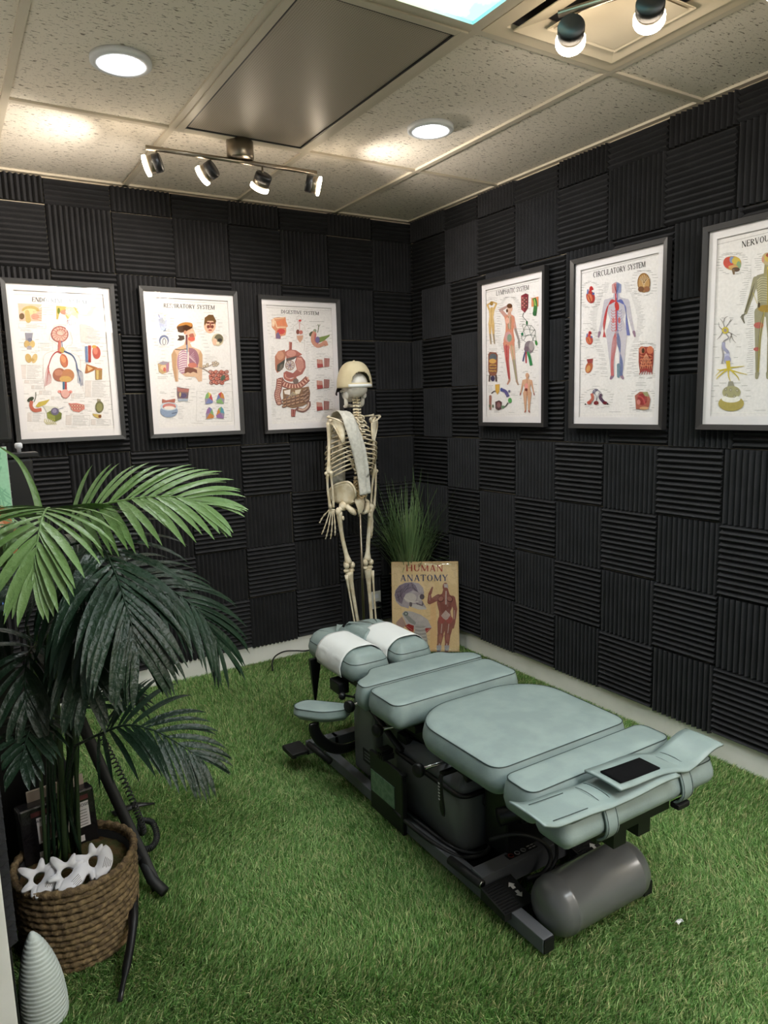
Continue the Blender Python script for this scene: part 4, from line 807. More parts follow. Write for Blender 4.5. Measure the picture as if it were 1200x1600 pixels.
    # lower ring
    a.poly([(200, 1150), (242, 1146), (240, 1215), (222, 1245), (204, 1210)], (214, 170, 84)); a.cap((155, 1260), (155, 1375), 12, 10, (160, 110, 96)); a.line([(165, 1235), (185, 1215), (205, 1210)], 9, (60, 50, 50)); a.line([(255, 1195), (300, 1215), (325, 1260)], 30, (96, 90, 140)); a.ell(262, 1195, 12, 16, (80, 90, 150)); a.ell(342, 1295, 18, 24, (90, 160, 90)); a.line([(325, 1315), (300, 1350), (270, 1365)], 8, (60, 60, 60)); a.poly([(202, 1310), (240, 1295), (266, 1312), (262, 1375), (232, 1388), (204, 1372)], (90, 60, 62)); a.ell(235, 1338, 18, 26, (140, 96, 96))
    for k in range(8): a.ell(150 + (k % 2) * 30, 1355 - (k // 2) * 4, 8, 8, (96, 110, 84)); a.ell(285 - k * 3, 1350 + (k % 3) * 8, 6, 6, (110, 140, 110)); a.ell(330 + (k % 3) * 6, 1205 + (k % 2) * 10, 4, 4, (96, 96, 140))
    a.text(130, 1160, 190, 6, 12); a.text(350, 1235, 420, 2, 12); a.text(190, 1385, 270, 3, 10)
    a.text(462, 1028, 545, 1); a.figure(508, 1040, 365, (206, 160, 130), (160, 84, 74)); a.ell(500, 1165, 16, 30, (226, 150, 140)); a.ell(498, 1195, 14, 14, (120, 60, 50)); a.leaders(506, 1180, 56, 150, 14, 24)
    a.text(325, 1405, 395, 1); a.line([(122, 1418), (628, 1416)], 2, (250, 246, 240))
def a_circ(a):
    a.line([(125, 308), (730, 172)], 2, (130, 122, 118)); a.title('CIRCULATORY SYSTEM', (214, 342), (626, 266), 44)
    def heart(x, y, k, c=RED):
        a.ell(x, y + 14 * k, 34 * k, 50 * k, c, rot=-12); a.ell(x - 6 * k, y + 20 * k, 20 * k, 34 * k, (206, 120, 84), rot=-12); a.line([(x - 2 * k, y - 20 * k), (x + 4 * k, y - 62 * k), (x + 16 * k, y - 40 * k)], 20 * k, (196, 60, 60)); a.line([(x - 24 * k, y - 10 * k), (x - 20 * k, y - 46 * k)], 12 * k, (110, 120, 170)); a.line([(x - 16 * k, y), (x + 4 * k, y + 54 * k)], 5 * k, (110, 40, 40)); a.ell(x + 22 * k, y - 12 * k, 10 * k, 10 * k, (90, 100, 150))
    heart(194, 478, 1.0); a.leaders(194, 475, 52, 92, 24, 40); a.text(172, 368, 212, 1)
    heart(182, 815, .8, (186, 80, 70)); a.leaders(180, 815, 42, 70, 16, 30); a.text(132, 698, 228, 1)
    a.ell(178, 1045, 28, 46, (176, 92, 56), rot=18); a.ell(172, 1055, 16, 28, (206, 150, 90), rot=18); a.poly([(160, 980), (212, 975), (206, 1012), (168, 1010)], (150, 70, 70)); a.leaders(182, 1035, 42, 66, 14, 30)
    # figure
    x, y, h = 398, 378, 760
    u = a.figure(x, y, h, (196, 190, 200), (150, 120, 140))
    a.poly([(x, y), (x + 38, y + 20), (x + 36, y + 85), (x, y + 92)], (150, 156, 190)); a.poly([(x, y), (x - 36, y + 20), (x - 34, y + 85), (x, y + 92)], (206, 160, 160))
    for k in range(8):
        a.line([(x - 4, y + 150), (x - 40, y + 140 + k * 4), (x - 68 - k, y + 200), (x - 90 - k * 2, y + 330), (x - 108 + k * 3, y + 430)], 3.5, (190, 70, 72)); a.line([(x + 4, y + 150), (x + 40, y + 140 + k * 4), (x + 66 + k, y + 200), (x + 88 - k * 2, y + 330), (x + 104 - k * 3, y + 420)], 3.5, (104, 110, 170))
        a.line([(x - 6 - k, y + 380), (x - 34 + k * 5, y + 470), (x - 46 + k * 3, y + 620), (x - 46 + k * 3, y + 735)], 3, (196, 110, 112)); a.line([(x + 6 + k, y + 380), (x + 30 - k * 4, y + 470), (x + 24 + k * 3, y + 620), (x + 22 + k * 3, y + 735)], 3, (104, 116, 160))
        a.line([(x - 2, y + 220 + k * 22), (x - 30, y + 230 + k * 22), (x - 42, y + 215 + k * 22)], 3.5, (190, 80, 84)); a.line([(x + 2, y + 220 + k * 22), (x + 30, y + 230 + k * 22), (x + 42, y + 215 + k * 22)], 3, (120, 120, 168))
        a.line([(x, y + 95), (x - 14 + k * 4, y + 40 + k * 3), (x - 20 + k * 6, y + 14)], 2.5, RED if k < 4 else BLU)
    a.line([(x - 5, y + 90), (x - 4, y + 200), (x - 2, y + 380)], 9, (196, 60, 64)); a.line([(x + 8, y + 90), (x + 8, y + 380)], 6, (110, 110, 165)); a.ell(x + 4, y + 190, 17, 36, (190, 64, 60), rot=-10); a.ell(x + 22, y + 300, 10, 24, (190, 96, 96)); a.ell(x - 24, y + 300, 10, 22, (206, 120, 120)); a.cap((x + 14, y + 650), (x + 12, y + 740), 13, 10, (110, 134, 150))
    for side in (-1, 1):
        for k in range(64):
            yy = y + 10 + k * 11.6; q = 40 + 90 * math.exp(-((k - 26) / 20.0) ** 2) + (30 if k > 6 else 0); L = 30 + a.R.random() * 34
            if k % 3 != 2 or k < 40: a.line([(x + side * q, yy), (x + side * (q + L), yy - 4)], 2.2, (156, 150, 148), z=.0003)
    # brain, trunk vessels, lower pictures
    a.text(560, 296, 680, 1, col=(110, 104, 100)); a.ell(613, 390, 50, 76, (150, 110, 66)); a.ell(613, 392, 42, 66, (190, 150, 100))
    for k in range(14): a.line([(613, 395 + (k % 4) * 8), (580 + k * 5, 360), (572 + k * 6.5, 326 + abs(k - 7) * 5)], 3.5, (226, 200, 160) if k % 2 else (110, 76, 50))
    a.ell(592, 440, 24, 22, (120, 84, 60)); a.ell(636, 440, 24, 22, (150, 104, 76)); a.leaders(613, 392, 62, 90, 22, 40)
    a.text(580, 850, 680, 2, 12); a.poly([(572, 900), (600, 888), (660, 890), (688, 905), (684, 1010), (676, 1090), (640, 1085), (620, 1070), (580, 1090), (570, 1010)], (150, 66, 54)); a.ell(598, 915, 26, 30, (190, 110, 84)); a.ell(660, 915, 26, 30, (206, 120, 90)); a.ell(606, 920, 12, 20, (84, 56, 36)); a.bowel(585, 950, 675, 1050, 16, (196, 110, 80), (110, 40, 36), 14)
    for k in range(6): a.line([(630, 940), (600 + k * 12, 1000), (584 + k * 18, 1060)], 4, (214, 150, 120)); a.line([(628, 1060), (590 + k * 16, 1085), (575 + k * 20, 1106)], 6, (160, 60, 60))
    a.leaders(628, 1000, 72, 130, 34, 50)
    a.text(205, 1192, 270, 1)
    for k in range(8): a.line([(200, 1260), (215 + k * 5, 1225 - (k % 3) * 4), (238, 1222), (270, 1240), (280, 1265)], 3, (110, 104, 130))
    a.line([(200, 1250), (206, 1290), (178, 1322)], 22, (190, 110, 96)); a.line([(276, 1255), (268, 1285), (300, 1325)], 24, (84, 60, 84)); a.ell(235, 1325, 20, 16, (120, 40, 44)); a.ell(180, 1322, 18, 14, (180, 84, 70)); a.ell(305, 1325, 18, 12, (110, 40, 50)); a.line([(235, 1310), (236, 1270), (215, 1240)], 4, (90, 90, 100)); a.line([(235, 1310), (250, 1270), (262, 1240)], 4, (90, 90, 100)); a.ell(150, 1334, 6, 6, (60, 60, 60)); a.ell(326, 1332, 6, 6, (60, 60, 60)); a.leaders(238, 1290, 96, 70, 22, 36)
    a.text(545, 1168, 640, 3, 11); a.poly([(540, 1270), (580, 1240), (640, 1245), (662, 1300), (650, 1360), (610, 1382), (548, 1376), (545, 1320)], (170, 100, 84)); a.ell(598, 1300, 40, 46, (150, 60, 60)); a.ell(570, 1322, 14, 20, (206, 130, 120)); a.line([(560, 1270), (600, 1290), (620, 1340)], 12, (190, 84, 84)); a.poly([(600, 1245), (640, 1240), (650, 1280), (620, 1275)], (150, 150, 110)); a.ell(612, 1370, 36, 12, (206, 160, 120)); a.leaders(600, 1310, 76, 80, 22, 40)
    a.text(335, 1396, 425, 1, jag=False); a.line([(104, 1414), (700, 1412)], 2, (250, 246, 240))
def a_nerv(a):
    a.line([(160, 226), (1000, 22)], 2, (130, 122, 118)); a.title('NERVOUS SYSTEM', (330, 248), (742, 144), 44)
    a.text(218, 282, 340, 2, 13)
    a.ell(266, 355, 62, 50, (190, 150, 90)); a.ell(238, 352, 36, 40, (196, 76, 62)); a.ell(262, 332, 16, 24, (120, 140, 180)); a.ell(292, 340, 30, 26, (206, 180, 80)); a.ell(310, 368, 16, 26, (130, 160, 120)); a.ell(272, 382, 34, 12, (206, 160, 100)); a.ell(290, 400, 28, 16, (90, 70, 56)); a.cap((272, 405), (276, 430), 10, 7, (120, 96, 70)); a.leaders(266, 360, 76, 66, 22, 40)
    # figure
    x = 532; gy = (150, 144, 116)
    for p, q, w0, w1 in (((430, 470), (405, 560), 22, 17), ((405, 560), (358, 705), 17, 11), ((455, 700), (445, 890), 36, 22), ((445, 890), (440, 1120), 22, 12), ((525, 720), (532, 900), 26, 20), ((532, 900), (518, 1120), 22, 12), ((440, 1130), (436, 1160), 15, 11), ((516, 1130), (514, 1160), 15, 11)): a.cap(p, q, w0, w1, gy)
    for k in range(5): a.cap((350 - k * 4, 715 + k * 2), (325 + k * 6, 735 + k * 10), 6, 4, (110, 104, 92))
    a.poly([(410, 470), (440, 440), (495, 425), (580, 425), (620, 470), (610, 560), (600, 640), (620, 720), (540, 740), (425, 720), (445, 640), (440, 560), (425, 510)], gy); a.cap((515, 350), (515, 430), 22, 30, (160, 150, 110)); a.ell(512, 325, 40, 44, (190, 170, 130)); a.ell(518, 318, 28, 30, (206, 180, 90)); a.ell(480, 330, 9, 22, (206, 150, 130)); a.ell(522, 300, 22, 14, (170, 84, 60))
    for k in range(11): a.line([(515, 460 + k * 17), (470, 455 + k * 17), (440, 480 + k * 16)], 4, (206, 198, 160)); a.line([(515, 460 + k * 17), (560, 455 + k * 17), (596, 480 + k * 16)], 4, (206, 198, 160))
    a.line([(515, 380), (515, 560), (515, 700)], 12, (206, 180, 80)); a.line([(515, 400), (515, 700)], 4, (90, 80, 50)); a.ell(500, 675, 56, 26, (160, 130, 50)); a.ell(452, 650, 8, 20, (70, 56, 40)); a.ell(450, 792, 34, 22, (180, 92, 84)); a.ell(438, 960, 24, 14, (180, 92, 84)); a.line([(440, 640), (400, 560), (362, 690)], 3, (206, 186, 80))
    for k in range(4): a.line([(490, 690), (462 + k * 7, 780), (450 + k * 5, 900), (440 + k * 4, 1120)], 2.5, (206, 190, 90) if k % 2 else (96, 90, 70)); a.line([(530, 700), (530 + k * 5, 900), (515 + k * 4, 1120)], 2.5, (206, 190, 90) if k % 2 else (96, 90, 70)); a.line([(420, 500), (400 - k * 3, 580), (360 - k * 3, 700)], 2.5, (96, 90, 70))
    a.line([(395, 395), (397, 470)], 1.5, (150, 146, 142))
    for k in range(56):
        yy = 290 + k * 15.4; L = 20 + a.R.random() * 34; q = 470 if k < 8 else (395 - max(0, k - 10) * 4.0 if k < 24 else 410); a.line([(q, yy), (q - L, yy + 4)], 2.2, (150, 146, 142), z=.0003)
        if k < 10: a.line([(560, 250 + k * 14), (600, 240 + k * 14)], 2, (150, 146, 142), z=.0003)
    for p, q, w0, w1 in (((620, 470), (648, 560), 22, 17), ((648, 560), (700, 690), 17, 11)): a.cap(p, q, w0, w1, gy)
    for k in range(5): a.cap((706 + k * 4, 700 + k * 2), (732 - k * 6, 722 + k * 10), 6, 4, (110, 104, 92))
    for k in range(50):
        yy = 330 + k * 15.4; a.line([(660 + (90 if 14 < k < 28 else 0), yy), (700 + (90 if 14 < k < 28 else 0) + a.R.random() * 40, yy - 4)], 2.2, (150, 146, 142), z=.0003)
    a.ell(850, 330, 70, 60, (206, 150, 120)); a.ell(850, 330, 44, 36, (226, 190, 110)); a.leaders(850, 330, 90, 80, 20, 44); a.ell(850, 640, 60, 90, (190, 170, 120)); a.ell(850, 640, 26, 70, (150, 110, 80)); a.leaders(850, 640, 80, 110, 20, 44); a.ell(830, 1200, 80, 60, (206, 186, 120)); a.ell(830, 1200, 40, 34, (120, 130, 160)); a.leaders(830, 1200, 100, 80, 18, 44)
    # neuron
    a.ell(217, 827, 24, 24, (206, 186, 66)); a.ell(217, 827, 12, 12, (150, 136, 130))
    for P in ([(222, 805), (245, 770), (258, 745)], [(212, 805), (200, 770), (180, 745)], [(205, 770), (215, 740), (235, 728)], [(196, 820), (175, 800), (170, 770)], [(235, 838), (262, 850), (298, 872)], [(255, 850), (270, 890), (290, 915)], [(200, 838), (180, 870), (160, 890)], [(245, 770), (270, 748)], [(262, 852), (250, 890), (252, 915)]): a.line(P, 5, (96, 88, 84), 2)
    a.line([(222, 850), (240, 880), (205, 905), (195, 950), (202, 1000), (193, 1060)], 8, (150, 144, 150)); a.line([(205, 910), (208, 950), (235, 985), (232, 1040)], 22, (160, 160, 190)); a.line([(228, 990), (230, 1050)], 36, (190, 190, 214)); a.ell(232, 1035, 24, 30, (160, 160, 196)); a.line([(235, 1040), (240, 1090), (235, 1110)], 30, (206, 180, 50), 20)
    for P in ([(235, 1100), (190, 1108), (150, 1145)], [(240, 1100), (300, 1120), (372, 1138)], [(245, 1090), (290, 1085), (350, 1078)], [(238, 1105), (240, 1150), (255, 1190)], [(225, 1100), (180, 1105), (160, 1100)], [(250, 1100), (300, 1150), (315, 1180)], [(225, 1105), (170, 1150), (155, 1170)]): a.line(P, 11, (206, 184, 60), 3)
    a.line([(255, 1185), (258, 1240)], 30, (150, 146, 130), 60); a.ell(260, 1262, 64, 46, (176, 170, 128)); a.ell(258, 1340, 90, 54, (176, 160, 90), a0=0, a1=360); a.ell(258, 1308, 66, 26, (240, 236, 228)); a.ell(262, 1258, 58, 42, (170, 164, 124))
    for q in ((220, 1240), (226, 1282), (280, 1290), (255, 1245), (300, 1250)): a.ell(q[0], q[1], 9, 9, (110, 106, 96)); a.ell(q[0], q[1], 6, 6, (196, 190, 160))
    a.leaders(250, 1270, 100, 70, 12, 46); a.leaders(225, 900, 60, 160, 12, 34); a.text(420, 1388, 525, 1)
    a.line([(110, 1402), (890, 1410)], 2, (250, 246, 240))
FX = 0.53
poster('back', -2.357, -1.842, 1.403, 2.190, a_endo, [(-22, 66), (1000, 95), (1150, 1485), (165, 1548)], 'framed endocrine system chart, leftmost of the posters on the left-hand wall')
poster('back', -1.718, -1.185, 1.399, 2.190, a_resp, [(70, 80), (980, 125), (1085, 1475), (205, 1520)], 'framed respiratory system chart, between the endocrine and digestive charts')
poster('back', -1.062, -0.535, 1.393, 2.180, a_dig, [(72, 97), (877, 145), (937, 1460), (160, 1492)], 'framed digestive system chart, hanging behind the skeleton with the cap')
poster('right', -0.729, -1.253, 1.407, 2.208, a_lym, [(78, 238), (668, 92), (663, 1500), (88, 1498)], 'framed lymphatic system chart, nearest the corner on the right-hand wall')
poster('right', -1.424, -1.963, 1.405, 2.199, a_circ, [(85, 235), (788, 88), (740, 1500), (60, 1487)], 'framed circulatory system chart, middle poster of the right-hand wall')
poster('right', -2.124, -2.655, 1.409, 2.200, a_nerv, [(115, 140), (1048, -84), (944, 1499), (62, 1484)], 'framed nervous system chart, cut off by the right edge of the photo')
# ------------------------------------------------------------------ adjusting table
TB = root('adjusting_table', (-1.163, -2.0, 0.0), 'sage green segmented chiropractic adjusting table on a dark grey frame', 'treatment table')
def ring_stack(mb, base, levels, top=None, bottom=True, smooth=True, crown=None, cen=None):
    """rings of the outline pushed out by d at height z; closes the top with a crown towards cen"""
    n = len(base); vs = []; fs = []
    for d, z in levels: vs += [(x, y, z) for x, y in (offset_poly(base, d) if abs(d) > 1e-9 else base)]
    m = len(levels)
    if crown is not None:
        cx, cy = cen or (sum(p[0] for p in base) / n, sum(p[1] for p in base) / n); zt = levels[-1][1]; last = vs[-n:]
        for t, k in ((.05, .25), (.14, .55), (.3, .8), (.55, .95)): vs += [(p[0] + (cx - p[0]) * t, p[1] + (cy - p[1]) * t, zt + crown * k) for p in last]; m += 1
        vs.append((cx, cy, zt + crown))
    fs += [(i * n + k, i * n + (k + 1) % n, (i + 1) * n + (k + 1) % n, (i + 1) * n + k) for i in range(m - 1) for k in range(n)]
    if crown is not None: fs += [((m - 1) * n + k, (m - 1) * n + (k + 1) % n, m * n) for k in range(n)]
    else: fs.append(tuple((m - 1) * n + k for k in range(n)))
    if bottom: fs.append(tuple(range(n))[::-1])
    return mb.add(vs, fs, smooth)
def cushion(name, poly, zt, zb, r, crown=0.008, bulge=0.012, cen=None, label=None, m='leather'):
    base = round_poly(poly, r, 7); h = zt - zb
    lv = [(-0.035, zb), (-0.012, zb + 0.006), (bulge * 0.45, zb + 0.022), (bulge, zb + h * 0.45), (bulge * 0.9, zb + h * 0.62), (bulge * 0.5, zt - 0.016), (0.0015, zt - 0.003), (0.0, zt)]
    o = ring_stack(MB(), base, lv, crown=crown, cen=cen).build(name, M[m], TB)
    ring = [(x, y, zt - 0.0002) for x, y in offset_poly(base, 0.0012)]
    MB().tube(ring + ring[:2], 0.0017, 6, cap=False).build('piping', M['seam'], o)
    return o
CX = -1.163
cushion('pelvic_cushion', [(-1.438, -2.513), (-.888, -2.513), (-.884, -2.15), (-1.0, -2.058), (-1.326, -2.058), (-1.442, -2.15)], .520, .425, [.05, .05, .09, .07, .07, .09], .012)
cushion('chest_cushion', [(-1.442, -1.997), (-.884, -1.997), (-.884, -1.808), (-1.442, -1.808)], .520, .422, .04, .010)
cushion('shoulder_cushion', [(-1.443, -1.782), (-.883, -1.782), (-.883, -1.720), (-.965, -1.675), (-.995, -1.632), (-1.331, -1.632), (-1.361, -1.675), (-1.443, -1.720)], .518, .415, [.02, .02, .05, .05, .03, .03, .05, .05], .007, cen=(CX, -1.72))
cushion('leg_cushion', [(-1.443, -2.660), (-.872, -2.660), (-.872, -2.548), (-1.443, -2.548)], .520, .415, .035, .009)
bol = cushion('ankle_cushion', [(-1.452, -2.792), (-.856, -2.792), (-.856, -2.688), (-1.452, -2.688)], .502, .418, .028, .010)
# headpiece: two padded halves that meet at the crown, slot between for the face
HZ = .508
def head_outline(sg):
    P = [(.196, -1.548), (.024, -1.548), (.030, -1.315), (.002, -1.29), (.002, -1.10), (.14, -1.092), (.196, -1.14)]
    P = [(CX + sg * x, y) for x, y in P]; rr = [.05, .04, .04, .012, .005, .06, .06]
    return (P, rr) if sg < 0 else (P[::-1], rr[::-1])
for sg in (-1, 1):
    P, rr = head_outline(sg); base = round_poly(P, rr, 7); n = len(base)
    if sg > 0: cen = (CX + .112, -1.245)
    else: cen = (CX - .112, -1.245)
    lv = [(-.03, .425), (-.008, .432), (.006, .455), (.010, .480), (.004, HZ - .006), (0, HZ), (-.004, HZ + .010), (-.014, HZ + .024), (-.03, HZ + .034)]
    o = ring_stack(MB(), base, lv, crown=.006, cen=cen).build('head_cushion', M['leather'], TB)
    ring = [(x, y, HZ) for x, y in offset_poly(base, .0012)]
    MB().tube(ring + ring[:2], .0016, 6, cap=False).build('piping', M['seam'], o)
MB().box((CX, -1.42, .425), (.36, .40, .02), bev=.004).box((CX, -1.36, .405), (.16, .46, .03)).build('headpiece_plate', M['blackmetal'], TB)
mb = MB(); mb.add([(-1.40, -1.215, .45), (-1.345, -1.215, .45), (-1.345, -1.235, .45), (-1.40, -1.235, .45), (-1.372, -1.20, .235), (-1.366, -1.20, .235), (-1.366, -1.206, .235), (-1.372, -1.206, .235)],
                 [(0, 1, 2, 3), (4, 5, 6, 7), (0, 1, 5, 4), (1, 2, 6, 5), (2, 3, 7, 6), (3, 0, 4, 7)]); mb.build('headpiece_lever', M['blackmetal'], TB)
MB().box((-1.355, -1.415, .385), (.05, .085, .05), bev=.006).build('headpiece_latch', M['black'], TB)
MB().tube([(-1.37, -1.50, .372), (-1.33, -1.56, .37), (-1.25, -1.58, .38)], .005, 6).build('release_rod', M['blackmetal'], TB)
MB().ball((-1.385, -1.495, .372), (.016, .014, .016)).build('knob', M['black'], TB)
MB().box((-1.335, -1.42, .432), (.02, .40, .016)).box((-.99, -1.42, .432), (.02, .40, .016)).build('headpiece_rail', M['blackmetal'], TB)
# deck frames under the cushions
mb = MB(); mb.box((CX, -1.72, .400), (.40, .14, .03), bev=.004).box((CX, -1.90, .405), (.38, .16, .03), bev=.004); mb.build('thoracic_deck', M['blackmetal'], TB)
MB().box((CX, -2.29, .407), (.40, .38, .03), bev=.004).box((CX, -2.30, .36), (.22, .34, .07)).build('pelvic_deck', M['blackmetal'], TB)
MB().box((CX, -2.62, .395), (.36, .10, .03), bev=.004).box((CX, -2.735, .40), (.30, .06, .03)).box((CX - .05, -2.6, .36), (.05, .32, .04)).box((CX + .05, -2.6, .36), (.05, .32, .04)).build('leg_deck', M['blackmetal'], TB)
# rear tower, mid body, front cabinet
base = round_poly([(-1.332, -1.655), (-1.0, -1.655), (-1.0, -1.485), (-1.332, -1.485)], .012, 3)
ring_stack(MB(), base, [(-.002, .05), (0, .055), (0, .36), (-.004, .366)], smooth=False).build('rear_tower', M['cab'], TB)
MB().box((-1.3335, -1.57, .343), (.003, .02, .02), bev=.001).build('tower_rivet', M['black'], TB)
nb = MB(); nb.box((-1.3335, -1.60, .135), (.003, .075, .055)); o = nb.build('nameplate', M['black'], TB)
mb = MB()
for k in range(3): mb.box((-1.3355, -1.60, .150 - k * .014), (.001, .05, .006))
mb.build('plate_lines', M['steel_grey'], o)
base = round_poly([(-1.300, -1.82), (-1.02, -1.82), (-1.02, -1.66), (-1.300, -1.66)], .01, 3)
ring_stack(MB(), base, [(0, .05), (0, .31), (-.02, .325)], smooth=False).build('mid_body', M['cab'], TB)
base = round_poly([(-1.332, -2.215), (-.994, -2.215), (-.994, -1.80), (-1.332, -1.80)], [.05, .05, .02, .02], 7)
ring_stack(MB(), base, [(-.003, .035), (0, .04), (0, .240), (-.003, .245)]).build('cabinet', M['cab'], TB)
ring_stack(MB(), base, [(.004, .244), (.004, .254), (-.004, .258)]).build('cabinet_rim', M['black'], TB)
ring_stack(MB(), base, [(-.006, .256), (-.008, .275), (-.05, .318), (-.09, .322)]).build('cabinet_hood', M['steel_grey'], TB)
MB().box((CX - .02, -2.12, .34), (.22, .20, .06), bev=.008).box((-1.27, -2.16, .30), (.05, .07, .035), bev=.006).build('drop_mechanism', M['black'], TB)
MB().box((-1.245, -1.86, .35), (.10, .18, .06), bev=.008).box((-1.30, -1.84, .31), (.05, .06, .03), bev=.004).build('chest_mechanism', M['black'], TB)
MB().tube([(-1.335, -1.555, .392), (-1.335, -1.72, .325), (-1.335, -1.86, .272)], .014, 8, flat=.6).build('tilt_bar', M['black'], TB)
mb = MB(); mb.box((-1.372, -1.80, .262), (.05, .04, .016), bev=.003)
for k in range(4): mb.box((-1.38, -1.835 + k * .012, .25), (.05, .005, .02))
mb.build('spring_catch', M['blackmetal'], TB)
# smoked window panel standing off the left side, grass reflection in its colour
o = MB().box((-1.395, -1.845, .127), (.012, .225, .235), bev=.002).build('side_panel', M['black'], TB)
MB().box((-1.4025, -1.825, .128), (.003, .165, .085)).build('smoked_window', M['grass_reflection'], o)
MB().box((-1.398, -1.962, .125), (.02, .016, .225), bev=.004).box((-1.398, -1.962, .243), (.024, .02, .012), bev=.004).build('panel_post', M['black'], TB)
# control knobs
for (x, y, z, c) in ((-1.425, -1.632, .388, (-1.25, -1.61, .385)), (-1.415, -1.825, .362, (-1.24, -1.83, .35)), (-1.405, -2.075, .315, (-1.25, -2.085, .315))):
    X = Matrix.Translation((x, y, z)) @ Matrix.Rotation(-PI / 2, 4, 'Y') @ Matrix.Rotation(.25, 4, 'X')
    k = MB().lathe([(0.008, -.016), (.02, -.010), (.024, -.002), (.024, .010), (.021, .013), (.0, .011)], n=20, X=X).build('knob', M['black'], TB)
    MB().tube([(x + .012, y, z), c], .0065, 8).build('knob_shaft', M['chrome'], k)
lv = MB(); P = smooth_path([(-1.390, -2.185, .345), (-1.398, -2.188, .325), (-1.398, -2.19, .27), (-1.394, -2.195, .205)], 14)
lv.tube(P, [.0105] * 4 + [.012] * 6 + [.0125] * 3 + [.009], 8, flat=.45, up=(1, 0, 0)); lv.box((-1.355, -2.183, .345), (.075, .018, .014), bev=.003)
o = lv.build('drop_lever', M['black'], TB)
mb = MB()
for k in range(6): mb.box((-1.4045, -2.188, .318 - k * .011), (.0012, .008, .005))
mb.build('lever_mark', M['inkwhite'], o)
# base frame
for x in (-1.373, -.953): MB().box((x, -1.93, .0425), (.04, 1.45, .045), bev=.003).build('base_rail', M['steel_grey'], TB)
for x in (-1.373, -.953): MB().box((x, -2.657, .0425), (.036, .005, .041)).build('rail_end_cap', M['black'], TB)
MB().box((-1.165, -2.375, .075), (.47, .055, .065), bev=.003).build('cross_beam', M['steel_grey'], TB)
MB().box((-1.17, -2.05, .045), (.38, .58, .02)).build('base_pan', M['blackmetal'], TB)
o = MB().box((-1.215, -2.372, .1085), (.12, .026, .001)).build('warning_strip', M['black'], TB)
for k in range(3):
    m = 'redink' if k == 0 else 'inkwhite'
    MB().lathe([(.0075, 0), (.0075, .0006), (.0095, .0006), (.0095, 0)], (-1.258 + k * .026, -2.372, .109), 16).build('warning_icon', M[m], o)
mb = MB()
for k in range(4): mb.box((-1.18 + (k % 2) * .016, -2.366 - (k // 2) * .011, .1094), (.012, .004, .0006))
mb.build('strip_lines', M['inkwhite'], o)
MB().tube([(-1.405, -2.245, .078), (-1.405, -2.405, .088)], .0145, 12).build('carry_handle', M['rubber'], TB)
MB().lathe([(.0, .0), (.0105, .0), (.0105, .002), (.006, .002)], n=14, X=Matrix.Translation((-1.405, -2.4055, .088)) @ Matrix.Rotation(PI / 2, 4, 'X')).build('handle_bore', M['chrome'], TB)
# foot pedals
for x0, x1, y0, y1, nm in ((-1.418, -1.298, -2.525, -2.415, 1), (-1.045, -.945, -2.525, -2.418, 2)):
    xm, ym = (x0 + x1) / 2, (y0 + y1) / 2
    pd = MB(); pd.add([(x0, y0, .066), (x1, y0, .066), (x1, y1, .086), (x0, y1, .086), (x0, y0, .045), (x1, y0, .045), (x1, y1, .05), (x0, y1, .05)], [(0, 1, 2, 3), (4, 5, 6, 7), (0, 1, 5, 4), (1, 2, 6, 5), (2, 3, 7, 6), (3, 0, 4, 7)])
    o = pd.build('foot_pedal', M['rubber'], TB)
    rb_ = MB()
    for k in range(11):
        t = (k + .5) / 11; rb_.box((x0 + .036, y0 + (y1 - y0) * t, .0667 + .02 * t), (.06, .004, .0018))
    rb_.build('tread', M['black'], o)
    ar = MB(); ax = x1 - .03
    for s, yy in ((1, ym + .016), (-1, ym - .016)):
        zz = .0695 + .02 * (yy - y0) / (y1 - y0)
        pts = [(0, .014), (.013, 0), (.006, 0), (.006, -.012), (-.006, -.012), (-.006, 0), (-.013, 0)]
        ar.add([(ax + px, yy + s * py, zz + .18 * s * py) for px, py in pts] , [tuple(range(7))])
    ar.build('arrow_mark', M['inkwhite'], o)
MB().box((-1.297, -2.5, .062), (.002, .055, .010)).build('red_label', M['redink'], TB)
MB().box((-1.17, -2.47, .05), (.12, .06, .03), bev=.004).tube([(-1.09, -2.46, .075), (-1.02, -2.47, .082)], .006, 8).build('valve_block', M['blackmetal'], TB)
for (x, y) in ((-1.13, -2.485), (-1.07, -2.49)): MB().ball((x, y, .078), .0085).build('valve_fitting', M['chrome'], TB)
# air tank
X = Matrix.Translation((CX + .018, -2.605, .098)) @ Matrix.Rotation(PI / 2, 4, 'Y')
r, L = .085, .205
pr_ = [(0, -L), (.03, -L + .003), (.055, -L + .012), (.072, -L + .026), (.082, -L + .044), (r, -L + .062), (r + .0012, -L + .064), (r + .0012, -L + .070), (r, -L + .072)]
prof = pr_ + [(a, -b) for a, b in pr_[::-1]]
tk = MB().lathe(prof, n=48, X=X, cap=False).build('air_tank', M['tank'], TB)
MB().box((-1.17, -2.56, .045), (.30, .05, .05)).build('tank_saddle', M['blackmetal'], TB)
